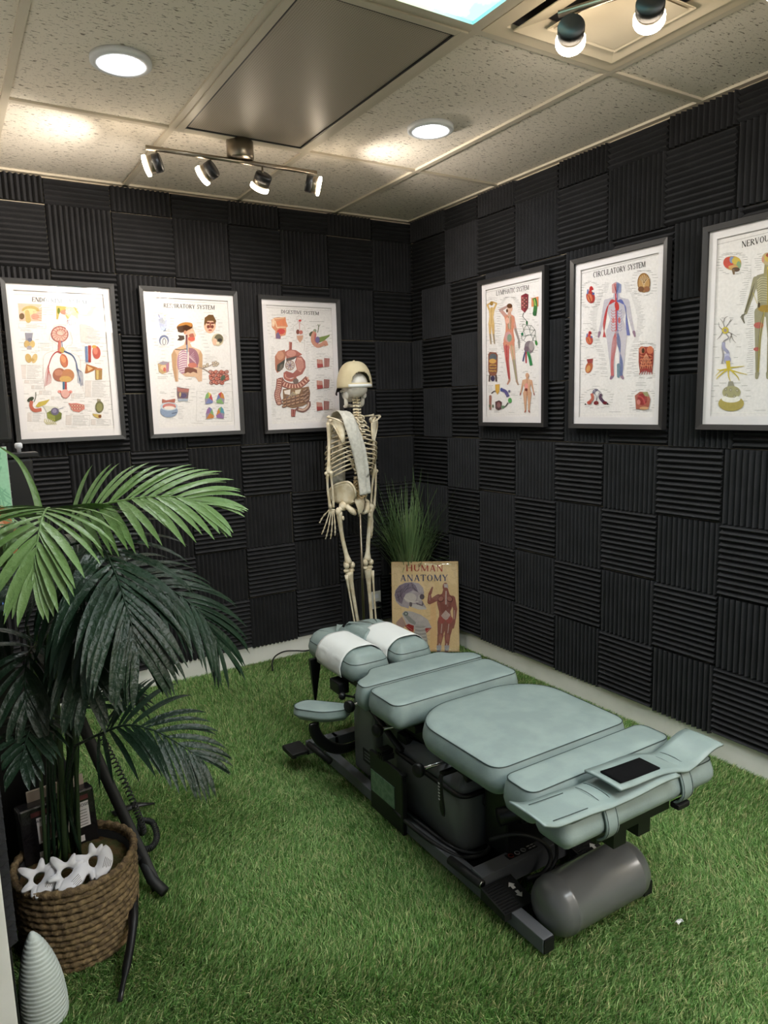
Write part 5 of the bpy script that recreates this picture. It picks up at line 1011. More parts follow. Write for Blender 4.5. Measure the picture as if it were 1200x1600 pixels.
# leg actuator and hoses
MB().tube([(-1.30, -2.36, .25), (-1.15, -2.42, .27), (-1.05, -2.46, .28)], .028, 14).tube([(-1.24, -2.385, .256), (-1.22, -2.392, .258)], .034, 14).build('actuator', M['blackmetal'], TB)
MB().box((-1.16, -2.30, .22), (.20, .12, .28), bev=.01).box((-1.163, -2.44, .32), (.16, .20, .05), bev=.006).build('lift_column', M['blackmetal'], TB)
for P, rr in (([(-1.34, -1.62, .06), (-1.385, -1.80, .075), (-1.40, -1.98, .072), (-1.385, -2.14, .066), (-1.35, -2.24, .062), (-1.27, -2.27, .07), (-1.24, -2.24, .10)], .0075),
              ([(-1.375, -1.86, .075), (-1.372, -2.02, .08), (-1.345, -2.2, .068), (-1.27, -2.26, .066), (-1.22, -2.25, .11)], .006),
              ([(-1.32, -2.34, .17), (-1.26, -2.40, .20), (-1.19, -2.44, .17), (-1.17, -2.46, .12), (-1.21, -2.47, .09), (-1.27, -2.46, .085)], .007),
              ([(-1.22, -2.40, .25), (-1.17, -2.455, .22), (-1.155, -2.47, .13), (-1.20, -2.48, .085)], .006),
              ([(-1.25, -2.23, .25), (-1.255, -2.235, .215), (-1.21, -2.24, .20), (-1.16, -2.24, .215), (-1.15, -2.235, .25)], .0025)):
    MB().tube(smooth_path(P, 30), rr, 8).build('hose', M['rubber'], TB)
# swing-out armrest
ap = cushion('arm_cushion', [(-1.596, -1.500), (-1.522, -1.598), (-1.430, -1.624), (-1.402, -1.582), (-1.525, -1.444), (-1.584, -1.458)], .374, .320, [.03, .05, .03, .03, .03, .03], .006, .006)
P = smooth_path([(-1.540, -1.545, .318), (-1.538, -1.54, .285), (-1.505, -1.525, .225), (-1.44, -1.50, .165), (-1.37, -1.475, .13), (-1.30, -1.45, .12)], 26)
MB().tube(P, .024, 10, flat=.25, up=(0, 0, 1)).build('arm_bracket', M['blackmetal'], TB)
MB().box((-1.395, -1.31, .095), (.14, .045, .045), bev=.003).box((-1.165, -1.31, .095), (.36, .045, .045), bev=.003).build('rear_beam', M['steel_grey'], TB)
pd = MB(); pd.box((-1.50, -1.265, .075), (.085, .11, .022), bev=.006); o = pd.build('rear_pedal', M['rubber'], TB)
MB().box((-1.50, -1.3215, .072), (.05, .002, .006)).build('pedal_strip', M['chrome'], o)
MB().tube([(-1.465, -1.315, .115), (-1.42, -1.435, .07)], .013, 10).build('carry_handle', M['rubber'], TB)
MB().tube(smooth_path([(-1.44, -1.36, .07), (-1.40, -1.39, .10), (-1.36, -1.38, .07)], 14), .004, 6).build('wire', M['chrome'], TB)
# ankle straps: two long flaps that cross over the bolster, hook-and-loop patch in the middle
def strap(name, pts, y0, y1, th, n=40, skew=0.0):
    rows = []
    for x, z, dy in smooth_path(pts, n):
        rows.append([(x + skew * (j / 6.0), y0 + dy + (y1 - y0) * j / 6.0, z + (-.003 * (j - 3) ** 2 / 9)) for j in range(7)])
    return MB().sheet(rows, th).build(name, M['leather'], TB)
s1 = strap('ankle_strap', [(-1.545, .548, .004), (-1.50, .531, .002), (-1.44, .526, .002), (-1.37, .524, 0), (-1.32, .518, 0), (-1.29, .517, 0), (-1.22, .522, -.006), (-1.12, .530, -.010), (-1.055, .528, -.012)], -2.815, -2.69, .006)
s2 = strap('ankle_strap', [(-1.278, .552, 0), (-1.22, .548, 0), (-1.12, .545, 0), (-1.06, .535, 0), (-1.01, .520, 0), (-.985, .519, 0), (-.94, .530, 0), (-.89, .552, -.004), (-.85, .556, -.006)], -2.812, -2.69, .006)
for st, xs in ((s1, ((-1.50, .5345), (-1.38, .527))), (s2, ())):
    for yy in (-2.795, -2.71):
        if xs: MB().tube([(xs[0][0], yy, xs[0][1]), ((xs[0][0] + xs[1][0]) / 2, yy, .5305), (xs[1][0], yy, xs[1][1])], .0012, 5).build('stitching', M['seam'], st)
mb = MB(); rows = [[(x, -2.795 + .068 * j / 4, z) for j in range(5)] for x, z, _ in smooth_path([(-1.258, .5565, 0), (-1.20, .5525, 0), (-1.10, .5480, 0)], 12)]
mb.sheet(rows, .004).build('hook_and_loop_patch', M['velcro'], s2)
for xc in (-1.305, -.998):
    P = [(-2.680, .44), (-2.683, .50), (-2.700, .516), (-2.74, .5215), (-2.785, .516), (-2.803, .495), (-2.812, .455), (-2.800, .425), (-2.78, .412)]
    rows = [[(xc + (j - 2) * .0115, y, z) for j in range(5)] for y, z in smooth_path(P, 30)]
    b = MB().sheet(rows, .005).build('strap_loop', M['leather'], TB)
    for d in (-.018, .018): MB().tube([(xc + d, y, z + .003 if z > .5 else z) for y, z in smooth_path([(a - (.003 if a < -2.79 else 0), c) for a, c in P], 20)], .0011, 5).build('stitching', M['seam'], b)
MB().box((-1.0, -2.79, .408), (.05, .03, .016), bev=.004).build('strap_buckle', M['black'], TB)
MB().box((-.93, -2.70, .40), (.06, .05, .03), bev=.006).build('bolster_bracket', M['black'], TB)
# paper face strips on the headpiece halves
for sg, lab in ((-1, 'creased white face paper over the left half of the headrest'), (1, 'smooth white face paper over the right half of the headrest')):
    sx = lambda d: CX + sg * d
    S = [(.2095, .440), (.2125, .478), (.2045, .508), (.196, .524), (.178, .541), (.150, .5525), (.11, .5555), (.070, .5525), (.044, .541), (.022, .524), (.012, .506), (.008, .470)]
    rows = []; cr = random.Random(5)
    for i in range(15):
        y = -1.475 + .225 * i / 14
        rows.append([(sx(d) - (cr.uniform(0, .004) if (sg < 0 and d > .2) else 0), y + (.006 * math.sin(d * 90) if sg < 0 and z < .5 else 0), z + .002) for d, z in smooth_path(S, 30)])
    o = MB().sheet(rows, .0016).build('face_paper', M['tissue'], None, (CX + sg * .12, -1.43, t)); tag(o, lab, 'paper strip')
# ------------------------------------------------------------------ skeleton on its stand, back to the camera
SX = -0.654
SK = root('anatomy_skeleton', (SX, -0.36, 0.0), 'plastic human skeleton standing in the corner with its back turned', 'skeleton')
def lr(f):
    for sg in (-1, 1): f(sg)
def mx(sg, p): return (SX + sg * abs(p[0]), p[1], p[2])       # p[0] = distance from the midline
# vertebral column
SP = [(-.352, 1.592), (-.362, 1.555), (-.378, 1.51), (-.392, 1.475), (-.415, 1.42), (-.425, 1.35), (-.418, 1.27), (-.402, 1.19), (-.382, 1.12), (-.376, 1.07), (-.388, 1.025)]
SP = smooth_path([(SX + (.018 if i < 2 else .008 if i < 3 else 0), y, z) for i, (y, z) in enumerate(SP)], 24)
for i, p in enumerate(SP):
    k = .0125 + .011 * i / 23; hgt = (.010 if i < 7 else .014 if i < 19 else .02)
    mb = MB(); mb.lathe([(0, -hgt / 2), (k, -hgt / 2), (k * .86, 0), (k, hgt / 2), (0, hgt / 2)], p, 12)
    sl = .006 if i < 7 else .022 if i < 17 else .012
    mb.bone((p[0], p[1] - k * .7, p[2]), (p[0], p[1] - k - .022, p[2] - sl), [.007, .005, .0055], 6)
    w = .024 if i < 7 else .03
    for sg in (-1, 1):
        mb.bone((p[0] + sg * k * .5, p[1] - k * .6, p[2]), (p[0] + sg * w, p[1] - k - .006, p[2] - .003), [.006, .0045, .006], 6)
        if i >= 19: mb.ball((p[0] + sg * .016, p[1] - k - .004, p[2] - .01), .007, 8, 5)
    mb.build('vertebra', M['bone'] if i < 19 else M['bone_dark'], SK)
mb = MB()
mb.tube([(SX, -.388, 1.03), (SX, -.408, .99), (SX, -.415, .955), (SX, -.405, .925), (SX, -.39, .905)], [.036, .032, .022, .012, .006], 12, flat=.45, up=(0, 1, 0))
for k in range(4):
    for sg in (-1, 1): mb.ball((SX + sg * (.018 - k * .002), -.405 - k * .004, 1.01 - k * .02), .005, 6, 4)
mb.build('sacrum', M['bone'], SK)
# ribs
def ribs(sg):
    for i in range(12):
        z = 1.487 - i * .0262; s = math.sin(PI * min(1, (i + 2.2) / 11.5)); Wd = .062 + .082 * min(1, (i + .6) / 5.5) - (.004 * max(0, i - 8)); dp = .10 + .03 * min(1, i / 4)
        yb = SP[min(23, 6 + i)][1] + .006; dr = .035 + .007 * min(i, 7)
        P = [mx(sg, (.012, yb, z + .004)), mx(sg, (.040, yb - .024, z - .004)), mx(sg, (Wd * .72, yb - .014, z - .022)), mx(sg, (Wd, yb + .07, z - dr * .75)), mx(sg, (Wd * .93, yb + dp + .03, z - dr - .012))]
        if i < 10: P += [mx(sg, (Wd * .60, -.215, z - dr - .03 if i < 6 else z - dr - .012)), mx(sg, (.020 + .012 * max(0, i - 6), -.205, 1.40 - .022 * i if i < 7 else 1.235))]
        if i == 11: P = P[:4]
        MB().tube(smooth_path(P, 34), [.0058] * 3 + [.0066] * 28 + [.005] * 3, 7, flat=.62, up=(0, 0, 1)).build('rib', M['bone'], SK)
lr(ribs)
MB().tube([(SX, -.215, 1.435), (SX, -.205, 1.39), (SX, -.195, 1.30), (SX, -.198, 1.235)], [.022, .015, .018, .008], 10, flat=.4, up=(0, 1, 0)).build('sternum', M['bone'], SK)
# shoulder girdle
def girdle(sg):
    e_ = .045 if sg < 0 else .004
    rows = []
    A = [(.152, -.372, 1.455), (.138 + e_ * .3, -.40, 1.44), (.112 + e_ * .7, -.43, 1.40), (.078 + e_, -.452, 1.338)]
    B = [(.128 + e_ * .3, -.395, 1.475), (.10 + e_ * .5, -.425, 1.468), (.066 + e_ * .8, -.445, 1.43), (.064 + e_, -.452, 1.345)]
    A = smooth_path(A, 9); B = smooth_path(B, 9)
    for p, q in zip(A, B): rows.append([mx(sg, tuple(p[j] + (q[j] - p[j]) * t for j in range(3))) for t in (0, .33, .66, 1)])
    mb = MB().sheet(rows, .005)
    mb.tube([mx(sg, (.062 + e_ * .8, -.456, 1.445)), mx(sg, (.10 + e_ * .6, -.452, 1.455)), mx(sg, (.140 + e_ * .3, -.425, 1.474)), mx(sg, (.166, -.375, 1.480)), mx(sg, (.158, -.345, 1.480))], [.003, .006, .008, .010, .006], 8, flat=.6)
    mb.tube([mx(sg, p) for p in A], .004, 6); mb.bone(mx(sg, (.128, -.395, 1.47)), mx(sg, (.132, -.335, 1.468)), [.006, .005, .006], 6)
    mb.build('scapula', M['bone'], SK)
    P = smooth_path([mx(sg, (.018, -.218, 1.437)), mx(sg, (.06, -.215, 1.452)), mx(sg, (.11, -.275, 1.475)), mx(sg, (.148, -.345, 1.484))], 20)
    MB().tube(P, [.009] + [.0058] * 18 + [.009], 8).build('clavicle', M['bone'], SK)
lr(girdle)
# arms
def arm(sg, sh, el, wr, tip_dir):
    mb = MB(); mb.bone(sh, el, [.019, .0125, .0095, .0095, .0105, .016], 10); mb.ball((sh[0] - sg * .008, sh[1], sh[2] + .004), .021, 12, 8)
    mb.ball((el[0] - .017, el[1], el[2]), (.010, .011, .012), 8, 6); mb.ball((el[0] + .017, el[1], el[2]), (.010, .011, .012), 8, 6); mb.ball(el, (.014, .012, .011), 8, 6)
    mb.build('humerus', M['bone'], SK)
    for nm, o0, o1, r in (('ulna', -.007, -.009, [.0135, .0075, .0062, .006, .0065, .008]), ('radius', .009, .011, [.010, .007, .0065, .0068, .008, .0125])):
        a = (el[0] + sg * o0, el[1] - (.010 if nm == 'ulna' else 0), el[2] - .004 if nm == 'radius' else el[2] + .012); b = (wr[0] + sg * o1, wr[1], wr[2])
        MB().bone(a, b, r, 8, bend=(sg * (.006 if nm == 'radius' else -.003), 0, 0)).build(nm, M['bone'], SK)
    h = MB(); W_ = Vector(wr); D_ = Vector(tip_dir).normalized(); S_ = Vector((sg * .55, .75, 0)); S_ = (S_ - D_ * S_.dot(D_)).normalized(); N_ = D_.cross(S_)
    for r_ in range(2):
        for c in range(4): h.ball(tuple(W_ + D_ * (.012 + r_ * .011) + S_ * (c - 1.5) * .0095), .0066, 7, 5)
    for c, (L, sp) in enumerate(((.150, .30), (.170, .10), (.162, -.08), (.138, -.26))):
        b0 = W_ + D_ * .026 + S_ * (1.5 - c) * .0095; d = (D_ + S_ * sp * .75).normalized(); cu = N_ * .0
        pts = [b0]; seg = [.42, .27, .17, .14]
        for k, q in enumerate(seg):
            e_ = pts[-1] + (d + Vector((0, .10 * k, 0))).normalized() * L * q; h.bone(tuple(pts[-1]), tuple(e_ - d * .0015), [.0058, .0036, .0034, .0056] if k < 3 else [.005, .0032, .0024, .0034], 6); pts.append(e_)
    b0 = W_ + D_ * .018 + S_ * .018; d = (D_ * .85 + S_ * .62 + Vector((0, .25, 0))).normalized(); p0 = b0
    for q in (.045, .034, .026):
        e_ = p0 + d * q; h.bone(tuple(p0), tuple(e_ - d * .0015), [.006, .0038, .0036, .0056], 6); p0 = e_; d = (d + D_ * .35).normalized()
    h.build('hand', M['bone'], SK)
arm(-1, (-.800, -.345, 1.450), (-.816, -.345, 1.165), (-.789, -.318, .962), (-.10, .06, -1))
arm(1, (-.508, -.345, 1.450), (-.514, -.345, 1.155), (-.520, -.318, .932), (.02, .06, -1))
# pelvis
def hip(sg):
    A = smooth_path([(.034, -.425, 1.022), (.046, -.432, 1.075), (.066, -.39, 1.112), (.118, -.315, 1.088), (.130, -.255, 1.035)], 15)
    B = smooth_path([(.040, -.408, .995), (.052, -.39, .985), (.070, -.36, .980), (.086, -.325, .980), (.110, -.270, .992)], 15)
    rows = [[mx(sg, tuple(p[j] + (q[j] - p[j]) * t + (.012 * math.sin(PI * t) if j == 1 else 0) for j in range(3))) for t in (0, .2, .4, .6, .8, 1)] for p, q in zip(A, B)]
    mb = MB().sheet(rows, .006); mb.tube([mx(sg, p) for p in A], [.005] * 2 + [.0068] * 11 + [.005] * 2, 8)
    mb.ball(mx(sg, (.074, -.345, .968)), (.028, .026, .028), 12, 8)
    mb.tube(smooth_path([mx(sg, p) for p in ((.068, -.37, .97), (.052, -.40, .945), (.030, -.398, .922), (.022, -.34, .925), (.010, -.265, .945))], 20), [.016, .016, .016, .017, .018, .019, .018, .016, .012, .010, .009, .008, .008, .008, .008, .008, .009, .009, .010, .010], 8)
    mb.tube(smooth_path([mx(sg, p) for p in ((.072, -.325, .972), (.045, -.27, .972), (.010, -.258, .955))], 12), .009, 8)
    mb.build('hip_bone', M['bone'], SK)
lr(hip)
# legs
def leg(sg, head, tro, kn, an):
    mb = MB(); mb.ball(head, .021, 12, 8); mb.bone(head, (tro[0], tro[1], tro[2]), [.013, .0125, .016, .018], 8)
    mb.ball((tro[0], tro[1] - .002, tro[2] - .006), (.017, .018, .026), 10, 8); mb.ball((tro[0] - sg * .024, tro[1] - .012, tro[2] - .045), (.009, .009, .014), 8, 6)
    mb.bone((tro[0] - sg * .006, tro[1], tro[2] - .01), (kn[0], kn[1], kn[2] + .018), [.019, .015, .0125, .0122, .0125, .014, .024], 10, bend=(sg * .004, .012, 0))
    for d in (-.019, .019): mb.ball((kn[0] + d, kn[1] - .006, kn[2] + .006), (.0165, .022, .020), 10, 8)
    mb.build('femur', M['bone'], SK)
    MB().ball((kn[0], kn[1] + .032, kn[2] + .01), (.018, .009, .02), 10, 6).build('patella', M['bone'], SK)
    mb = MB(); t0 = (kn[0], kn[1], kn[2] - .026)
    for d in (-.016, .016): mb.ball((t0[0] + d, t0[1], t0[2]), (.019, .021, .013), 10, 6)
    mb.bone((t0[0], t0[1], t0[2] - .006), an, [.026, .0165, .0125, .011, .0105, .011, .017], 9); mb.build('tibia', M['bone'], SK)
    MB().bone((t0[0] + sg * .026, t0[1] - .012, t0[2] - .022), (an[0] + sg * .026, an[1] - .008, an[2] - .012), [.011, .006, .0052, .0055, .0105], 8).build('fibula', M['bone'], SK)
    f = MB(); f.bone((an[0], an[1] - .055, an[2] - .05), (an[0] + sg * .004, an[1] + .03, an[2] - .035), [.018, .022, .018], 8)
    for c in range(5):
        x = an[0] + sg * (c - 1.6) * .011; L = .17 - abs(c - 1) * .012
        f.bone((x, an[1] + .02, an[2] - .035), (x + sg * (c - 1.6) * .004, an[1] + .10, an[2] - .075), [.008, .005, .007], 6); f.bone((x + sg * (c - 1.6) * .004, an[1] + .102, an[2] - .076), (x + sg * (c - 1.6) * .005, an[1] + L - .03, an[2] - .085), [.007, .004, .005], 6)
    f.build('foot', M['bone'], SK)
leg(-1, (-.724, -.342, .966), (-.766, -.348, .945), (-.702, -.335, .606), (-.640, -.33, .185))
leg(1, (-.584, -.342, .966), (-.541, -.348, .945), (-.574, -.335, .606), (-.552, -.33, .185))
# skull turned a little to its left
hc = Vector((-.634, -.352, 1.662)); HR = Matrix.Rotation(math.radians(-4), 4, 'Z'); HR.translation = hc
def hd(p): return tuple(HR @ Vector(p))
mb = MB(); mb.ball(hc, (.074, .092, .078), 22, 14, HR); mb.ball(hd((0, -.030, -.030)), (.062, .058, .042), 16, 10, HR); mb.ball(hd((0, .065, -.055)), (.048, .032, .045), 14, 8, HR)
for s in (-1, 1):
    mb.ball(hd((s * .056, -.012, -.060)), (.013, .016, .022), 8, 6, HR); mb.tube(smooth_path([hd((s * .062, .0, -.035)), hd((s * .068, .035, -.036)), hd((s * .052, .07, -.04))], 10), .006, 6)
mb.build('skull', M['skull'], SK)
mb = MB()
for s in (-1, 1):
    mb.tube(smooth_path([hd((s * .056, .008, -.045)), hd((s * .054, .004, -.085)), hd((s * .048, .014, -.118)), hd((s * .032, .06, -.122)), hd((0, .085, -.12))], 18), [.007] + [.009] * 5 + [.010] * 12, 8, flat=1.3)
mb.build('mandible', M['skull'], SK)
mb = MB(); mb.tube([(SX + .002, -.405, 1.02), (SX + .004, -.40, .05)], .0075, 10); mb.build('stand_pole', M['brushed'], SK)
mb = MB()
for k in range(5):
    t = 2 * PI * k / 5 + .5; mb.tube([(SX + .004, -.40, .06), (SX + .004 + .19 * math.cos(t), -.38 + .19 * math.sin(t), .045)], .011, 8); mb.ball((SX + .004 + .19 * math.cos(t), -.38 + .19 * math.sin(t), .025), .025, 10, 6)
mb.build('stand_base', M['black'], SK)
# cap worn by the skeleton
CP = root('baseball_cap', (hc.x, hc.y, 1.645), 'cream baseball cap worn by the skeleton', 'cap')
nz, na = 32, 96; rows_v = []
for lay, th in ((0, 0.0), (1, .0035)):
    for i in range(nz + 1):
        t = i / nz; z = -.018 + .148 * math.sin(t * PI / 2) ** .95 if t else -.018; r = math.cos(t * PI / 2) ** .72
        for k in range(na):
            a = 2 * PI * k / na; x, y = (.099 - th) * r * math.cos(a), (.112 - th) * r * math.sin(a)
            rows_v.append(tuple(HR @ Vector((x, y - .004, z - th * .6))))
fs = []; o2 = (nz + 1) * na
def hole(i, k):
    a = 360 * (k + .5) / na; d = abs((a - 270 + 180) % 360 - 180); return 3 <= i <= 11 and d < 36 * math.sqrt(max(0, 1 - ((i - 3) / 9.0) ** 2))
for i in range(nz):
    for k in range(na):
        if hole(i, k): continue
        q = (i * na + k, i * na + (k + 1) % na, (i + 1) * na + (k + 1) % na, (i + 1) * na + k); fs += [q, tuple(o2 + j for j in q)[::-1]]
        for (di, dk, e) in ((0, 1, (1, 2)), (0, -1, (3, 0)), (1, 0, (2, 3)), (-1, 0, (0, 1))):
            ii, kk = i + di, (k + dk) % na
            if ii < 0 or (0 <= ii < nz and hole(ii, kk)): a_, b_ = q[e[0]], q[e[1]]; fs.append((a_, b_, o2 + b_, o2 + a_))
MB().add(rows_v, fs, True).build('crown', M['cap'], CP)
P = [hd((.0985 * math.sin(a), -.004 - .112 * math.cos(a), -.010)) for a in [math.radians(d) for d in range(-48, 49, 6)]]
MB().tube(P, .0095, 6, flat=.2, up=(1, 0, 0)).build('strap', M['tissue'], CP)
rows = []
for i in range(9):
    u = i / 8
    rows.append([hd(((.094 - .012 * u * u) * math.sin(math.radians(d)), -.004 + .108 * math.cos(math.radians(d)) + .072 * u * max(0.0, math.cos(math.radians(d))) ** .5, -.014 - .020 * u + .020 * math.cos(math.radians(d)) * 0 - .03 * (math.sin(math.radians(d)) ** 2) * u)) for d in range(-72, 73, 8)])
MB().sheet(rows, .004).build('brim', M['capdark'], CP)
MB().ball(hd((0, -.004, .131)), (.007, .007, .004), 8, 5).build('button', M['cap'], CP)
# towelling sash over the left shoulder
path = [(-.658, -.172, 1.08), (-.662, -.18, 1.25), (-.68, -.192, 1.40), (-.705, -.26, 1.492), (-.722, -.36, 1.512), (-.735, -.445, 1.488), (-.725, -.474, 1.42), (-.702, -.484, 1.33), (-.676, -.478, 1.22), (-.662, -.474, 1.12), (-.655, -.478, 1.035)]
wid = [.085, .085, .08, .075, .08, .085, .086, .088, .080, .074, .078]
Q = smooth_path([(*p, w) for p, w in zip(path, wid)], 70); rows = []
for i, (x, y, z, w) in enumerate(Q):
    rows.append([(x + w * (j / 8 - .5), y + .008 * math.sin(j * 1.9 + i * .16) * (.4 + .6 * (j / 8)) - .008 * math.sin(PI * j / 8), z + (.018 * (j / 8) if i > 60 else 0) + w * .12 * (j / 8 - .5) * (-1 if i > 26 else 0)) for j in range(9)])
o = MB().sheet(rows, .006).build('sash', M['towel'], None, (-.70, -.36, 1.3)); tag(o, 'white towelling sash slung over the skeleton\'s left shoulder', 'sash')
# ------------------------------------------------------------------ corner: rush plant, anatomy book, socket
GP = root('potted_grass', (-.175, -.185, 0.0), 'tall green artificial grass in a black pot in the corner', 'plant')
MB().lathe([(0, .016), (.095, .016), (.125, .24), (.130, .245), (.130, .262), (.120, .262), (.112, .23), (0, .225)], (-.175, -.185, 0), 32).build('pot', M['pot'], GP)
mb = MB(); rg = random.Random(3)
for k in range(520):
    a = rg.uniform(0, 2 * PI); r0 = rg.uniform(0, .075); b = Vector((-.175 + r0 * math.cos(a), -.185 + r0 * math.sin(a), .225)); L = rg.uniform(.52, .92) * (1.12 if k % 19 == 0 else 1)
    sp = rg.uniform(.02, .46) * (1 if rg.random() < .8 else 1.25); dr = rg.uniform(.0, .30) if k % 5 else rg.uniform(.28, .48)
    d = Vector((math.cos(a), math.sin(a), 0)); P = []
    for i in range(8):
        t = i / 7; q = b + d * (sp * L * (t ** 2.1)) * 1.15 + Vector((0, 0, L * (t - dr * t ** 3)))
        q.x = min(q.x, -.012 - .006 * rg.random()); q.y = min(q.y, -.012); P.append(q)
    w = rg.uniform(.0024, .0042); s = Vector((-d.y, d.x, 0)); vs = []
    for i, q in enumerate(P): ww = w * (1 - .85 * (i / 7) ** 2); vs += [tuple(q - s * ww), tuple(q + s * ww)]
    mb.add(vs, [(2 * i, 2 * i + 1, 2 * i + 3, 2 * i + 2) for i in range(7)], True)
mb.build('foliage', M['rush'], GP)
# anatomy book leaning on the pot
BX = root('anatomy_book', (-.238, -.446, 0.012), 'large shrink-wrapped human anatomy book standing on the grass under the potted grass', 'book')
BX['_o'] = (0, 0, 0); bw, bh, bd = .418, .560, .030
yaw = math.atan2(-.565 + .317, -.071 + .409)
BX.rotation_euler = (math.radians(-9), 0, yaw)
MB().box((0, bd / 2, bh / 2), (bw - .006, bd - .006, bh - .008), bev=.002).build('page_block', M['paper'], BX)
MB().box((0, .0015, bh / 2), (bw, .003, bh)).box((0, bd - .0015, bh / 2), (bw, .003, bh)).box((-bw / 2 + .0015, bd / 2, bh / 2), (.003, bd, bh)).build('hard_cover', mat('tan_book_cover', (214, 178, 128), .6), BX)
def a_book(a):
    W_, H_ = 1200, 1477
    for k in range(46): a.line([(a.R.uniform(130, 1090), a.R.uniform(100, 1380)) for _ in range(1)] * 1 + [(a.R.uniform(130, 1090), a.R.uniform(100, 1380))], 1.0, (206, 176, 122)) if k < 0 else None
    for k in range(22):
        x, y = a.R.choice([150, 200, 660, 1050]) + a.R.uniform(-20, 30), 130 + k * 56; a.line([(x - 40, y), (x, y + 22), (x + 40, y + 4), (x + 70, y + 26)], 3, (186, 156, 106))
    a.poly([(700, 640), (780, 640), (800, 1385), (690, 1385)], (232, 190, 140))
    a.title('HUMAN', (340, 214), (905, 220), 92, (172, 62, 50), .12); a.title('ANATOMY', (250, 358), (975, 358), 92, (66, 70, 104), .10)
    a.poly([(160, 560), (175, 490), (230, 420), (320, 380), (430, 370), (530, 390), (590, 450), (606, 520), (600, 560), (560, 575), (560, 620), (640, 750), (560, 770), (520, 720), (440, 700), (380, 720), (370, 755), (250, 720), (180, 650)], (176, 164, 168))
    a.poly([(165, 560), (180, 490), (240, 420), (330, 382), (430, 378), (480, 420), (520, 520), (440, 490), (330, 540), (300, 600), (270, 690), (190, 640)], (132, 116, 130))
    for P in ([(200, 600), (260, 560), (300, 480), (380, 400)], [(180, 520), (250, 500), (330, 420)], [(280, 620), (250, 560), (260, 500)], [(330, 480), (420, 450), (500, 510)], [(380, 400), (360, 450), (300, 520)], [(430, 400), (450, 450), (520, 520)], [(230, 640), (220, 580), (200, 540)]): a.line(P, 6, (70, 62, 76))
    a.ell(400, 600, 92, 70, (206, 196, 190)); a.poly([(520, 560), (600, 540), (560, 640), (500, 640)], (196, 186, 182)); a.ell(575, 585, 36, 40, (96, 84, 90)); a.poly([(480, 670), (570, 700), (580, 640), (600, 690), (580, 720), (500, 700)], (110, 96, 104)); a.poly([(430, 690), (520, 700), (640, 750), (640, 770), (520, 770), (400, 730)], (206, 198, 192)); a.ell(405, 690, 22, 40, (110, 100, 104)); a.line([(300, 600), (420, 660), (520, 655)], 14, (222, 212, 204))
    a.poly([(270, 830), (310, 790), (420, 800), (560, 850), (660, 920), (718, 1040), (640, 1120), (600, 1060), (500, 1060), (420, 1060), (330, 980)], (190, 182, 180)); a.poly([(280, 830), (320, 800), (370, 860), (480, 960), (470, 1000), (380, 960)], (150, 150, 146)); a.ell(330, 830, 34, 30, (96, 104, 100)); a.ell(330, 830, 18, 16, (170, 176, 170))
    a.poly([(310, 1010), (370, 980), (450, 1010), (440, 1100), (380, 1080)], (150, 52, 48)); a.poly([(600, 1045), (715, 1040), (640, 1115), (615, 1090)], (160, 60, 54)); a.line([(330, 1010), (430, 1080)], 8, (206, 130, 120)); a.line([(630, 1100), (690, 1050)], 8, (214, 150, 140))
    a.poly([(480, 990), (600, 1000), (640, 1150), (680, 1390), (450, 1390), (450, 1120)], (178, 172, 166))
    for k in range(14): a.line([(470, 1020 + k * 26), (540, 1030 + k * 26), (625 + k * 2, 1020 + k * 26)], 9, (204, 198, 190) if k % 2 else (146, 140, 138))
    a.poly([(180, 960), (270, 870), (330, 990), (280, 1060), (190, 1010)], (180, 150, 140))
    # muscle figure from behind
    mu, ml, md = (150, 96, 86), (196, 172, 164), (104, 62, 58)
    a.ell(925, 440, 42, 60, mu); a.poly([(900, 400), (960, 400), (965, 470), (935, 520), (915, 470)], (196, 182, 178)); a.cap((930, 490), (930, 560), 40, 60, mu)
    for p, q, w0, w1 in (((820, 590), (690, 660), 44, 34), ((690, 660), (690, 540), 36, 20), ((700, 530), (730, 450), 22, 12), ((1030, 610), (1072, 760), 42, 30), ((1072, 760), (1060, 920), 32, 20), ((1050, 950), (1040, 1040), 26, 14), ((880, 960), (850, 1130), 78, 44), ((850, 1150), (830, 1280), 48, 30), ((825, 1290), (820, 1385), 30, 26), ((985, 960), (960, 1130), 72, 46), ((955, 1150), (950, 1280), 46, 30), ((945, 1290), (940, 1385), 30, 26)): a.cap(p, q, w0, w1, mu)
    a.poly([(800, 570), (930, 520), (1050, 590), (1040, 700), (1000, 800), (1020, 900), (930, 960), (830, 900), (830, 800), (800, 690)], mu); a.line([(935, 500), (932, 700), (930, 900)], 20, ml)
    for sg in (-1, 1):
        a.ell(925 + sg * 66, 620, 50, 44, md, rot=sg * 30); a.ell(922 + sg * 64, 614, 40, 32, (170, 116, 104), rot=sg * 30); a.poly([(930, 700), (930 + sg * 90, 660), (930 + sg * 70, 800), (930, 880)], (136, 84, 76)); a.ell(925 + sg * 58, 920, 54, 58, (166, 92, 86)); a.line([(925 + sg * 52, 980), (910 + sg * 50, 1120)], 12, ml); a.ell(905 + sg * 55, 1190, 24, 60, (170, 110, 98)); a.line([(890 + sg * 56, 1270), (882 + sg * 60, 1385)], 18, ml)
    a.poly([(860, 860), (930, 780), (1000, 850), (960, 910), (930, 925), (890, 900)], ml); a.line([(1060, 780), (1058, 910)], 10, ml); a.line([(690, 640), (690, 560)], 8, ml); a.poly([(790, 1300), (865, 1300), (858, 1385), (795, 1385)], (170, 166, 172)); a.poly([(910, 1300), (985, 1300), (970, 1385), (912, 1385)], (170, 166, 172))
A = Art(homog([(122, 90), (1110, 85), (1134, 1392), (122, 1392)]), bw - .004, bh - .004, seed=4); a_book(A)
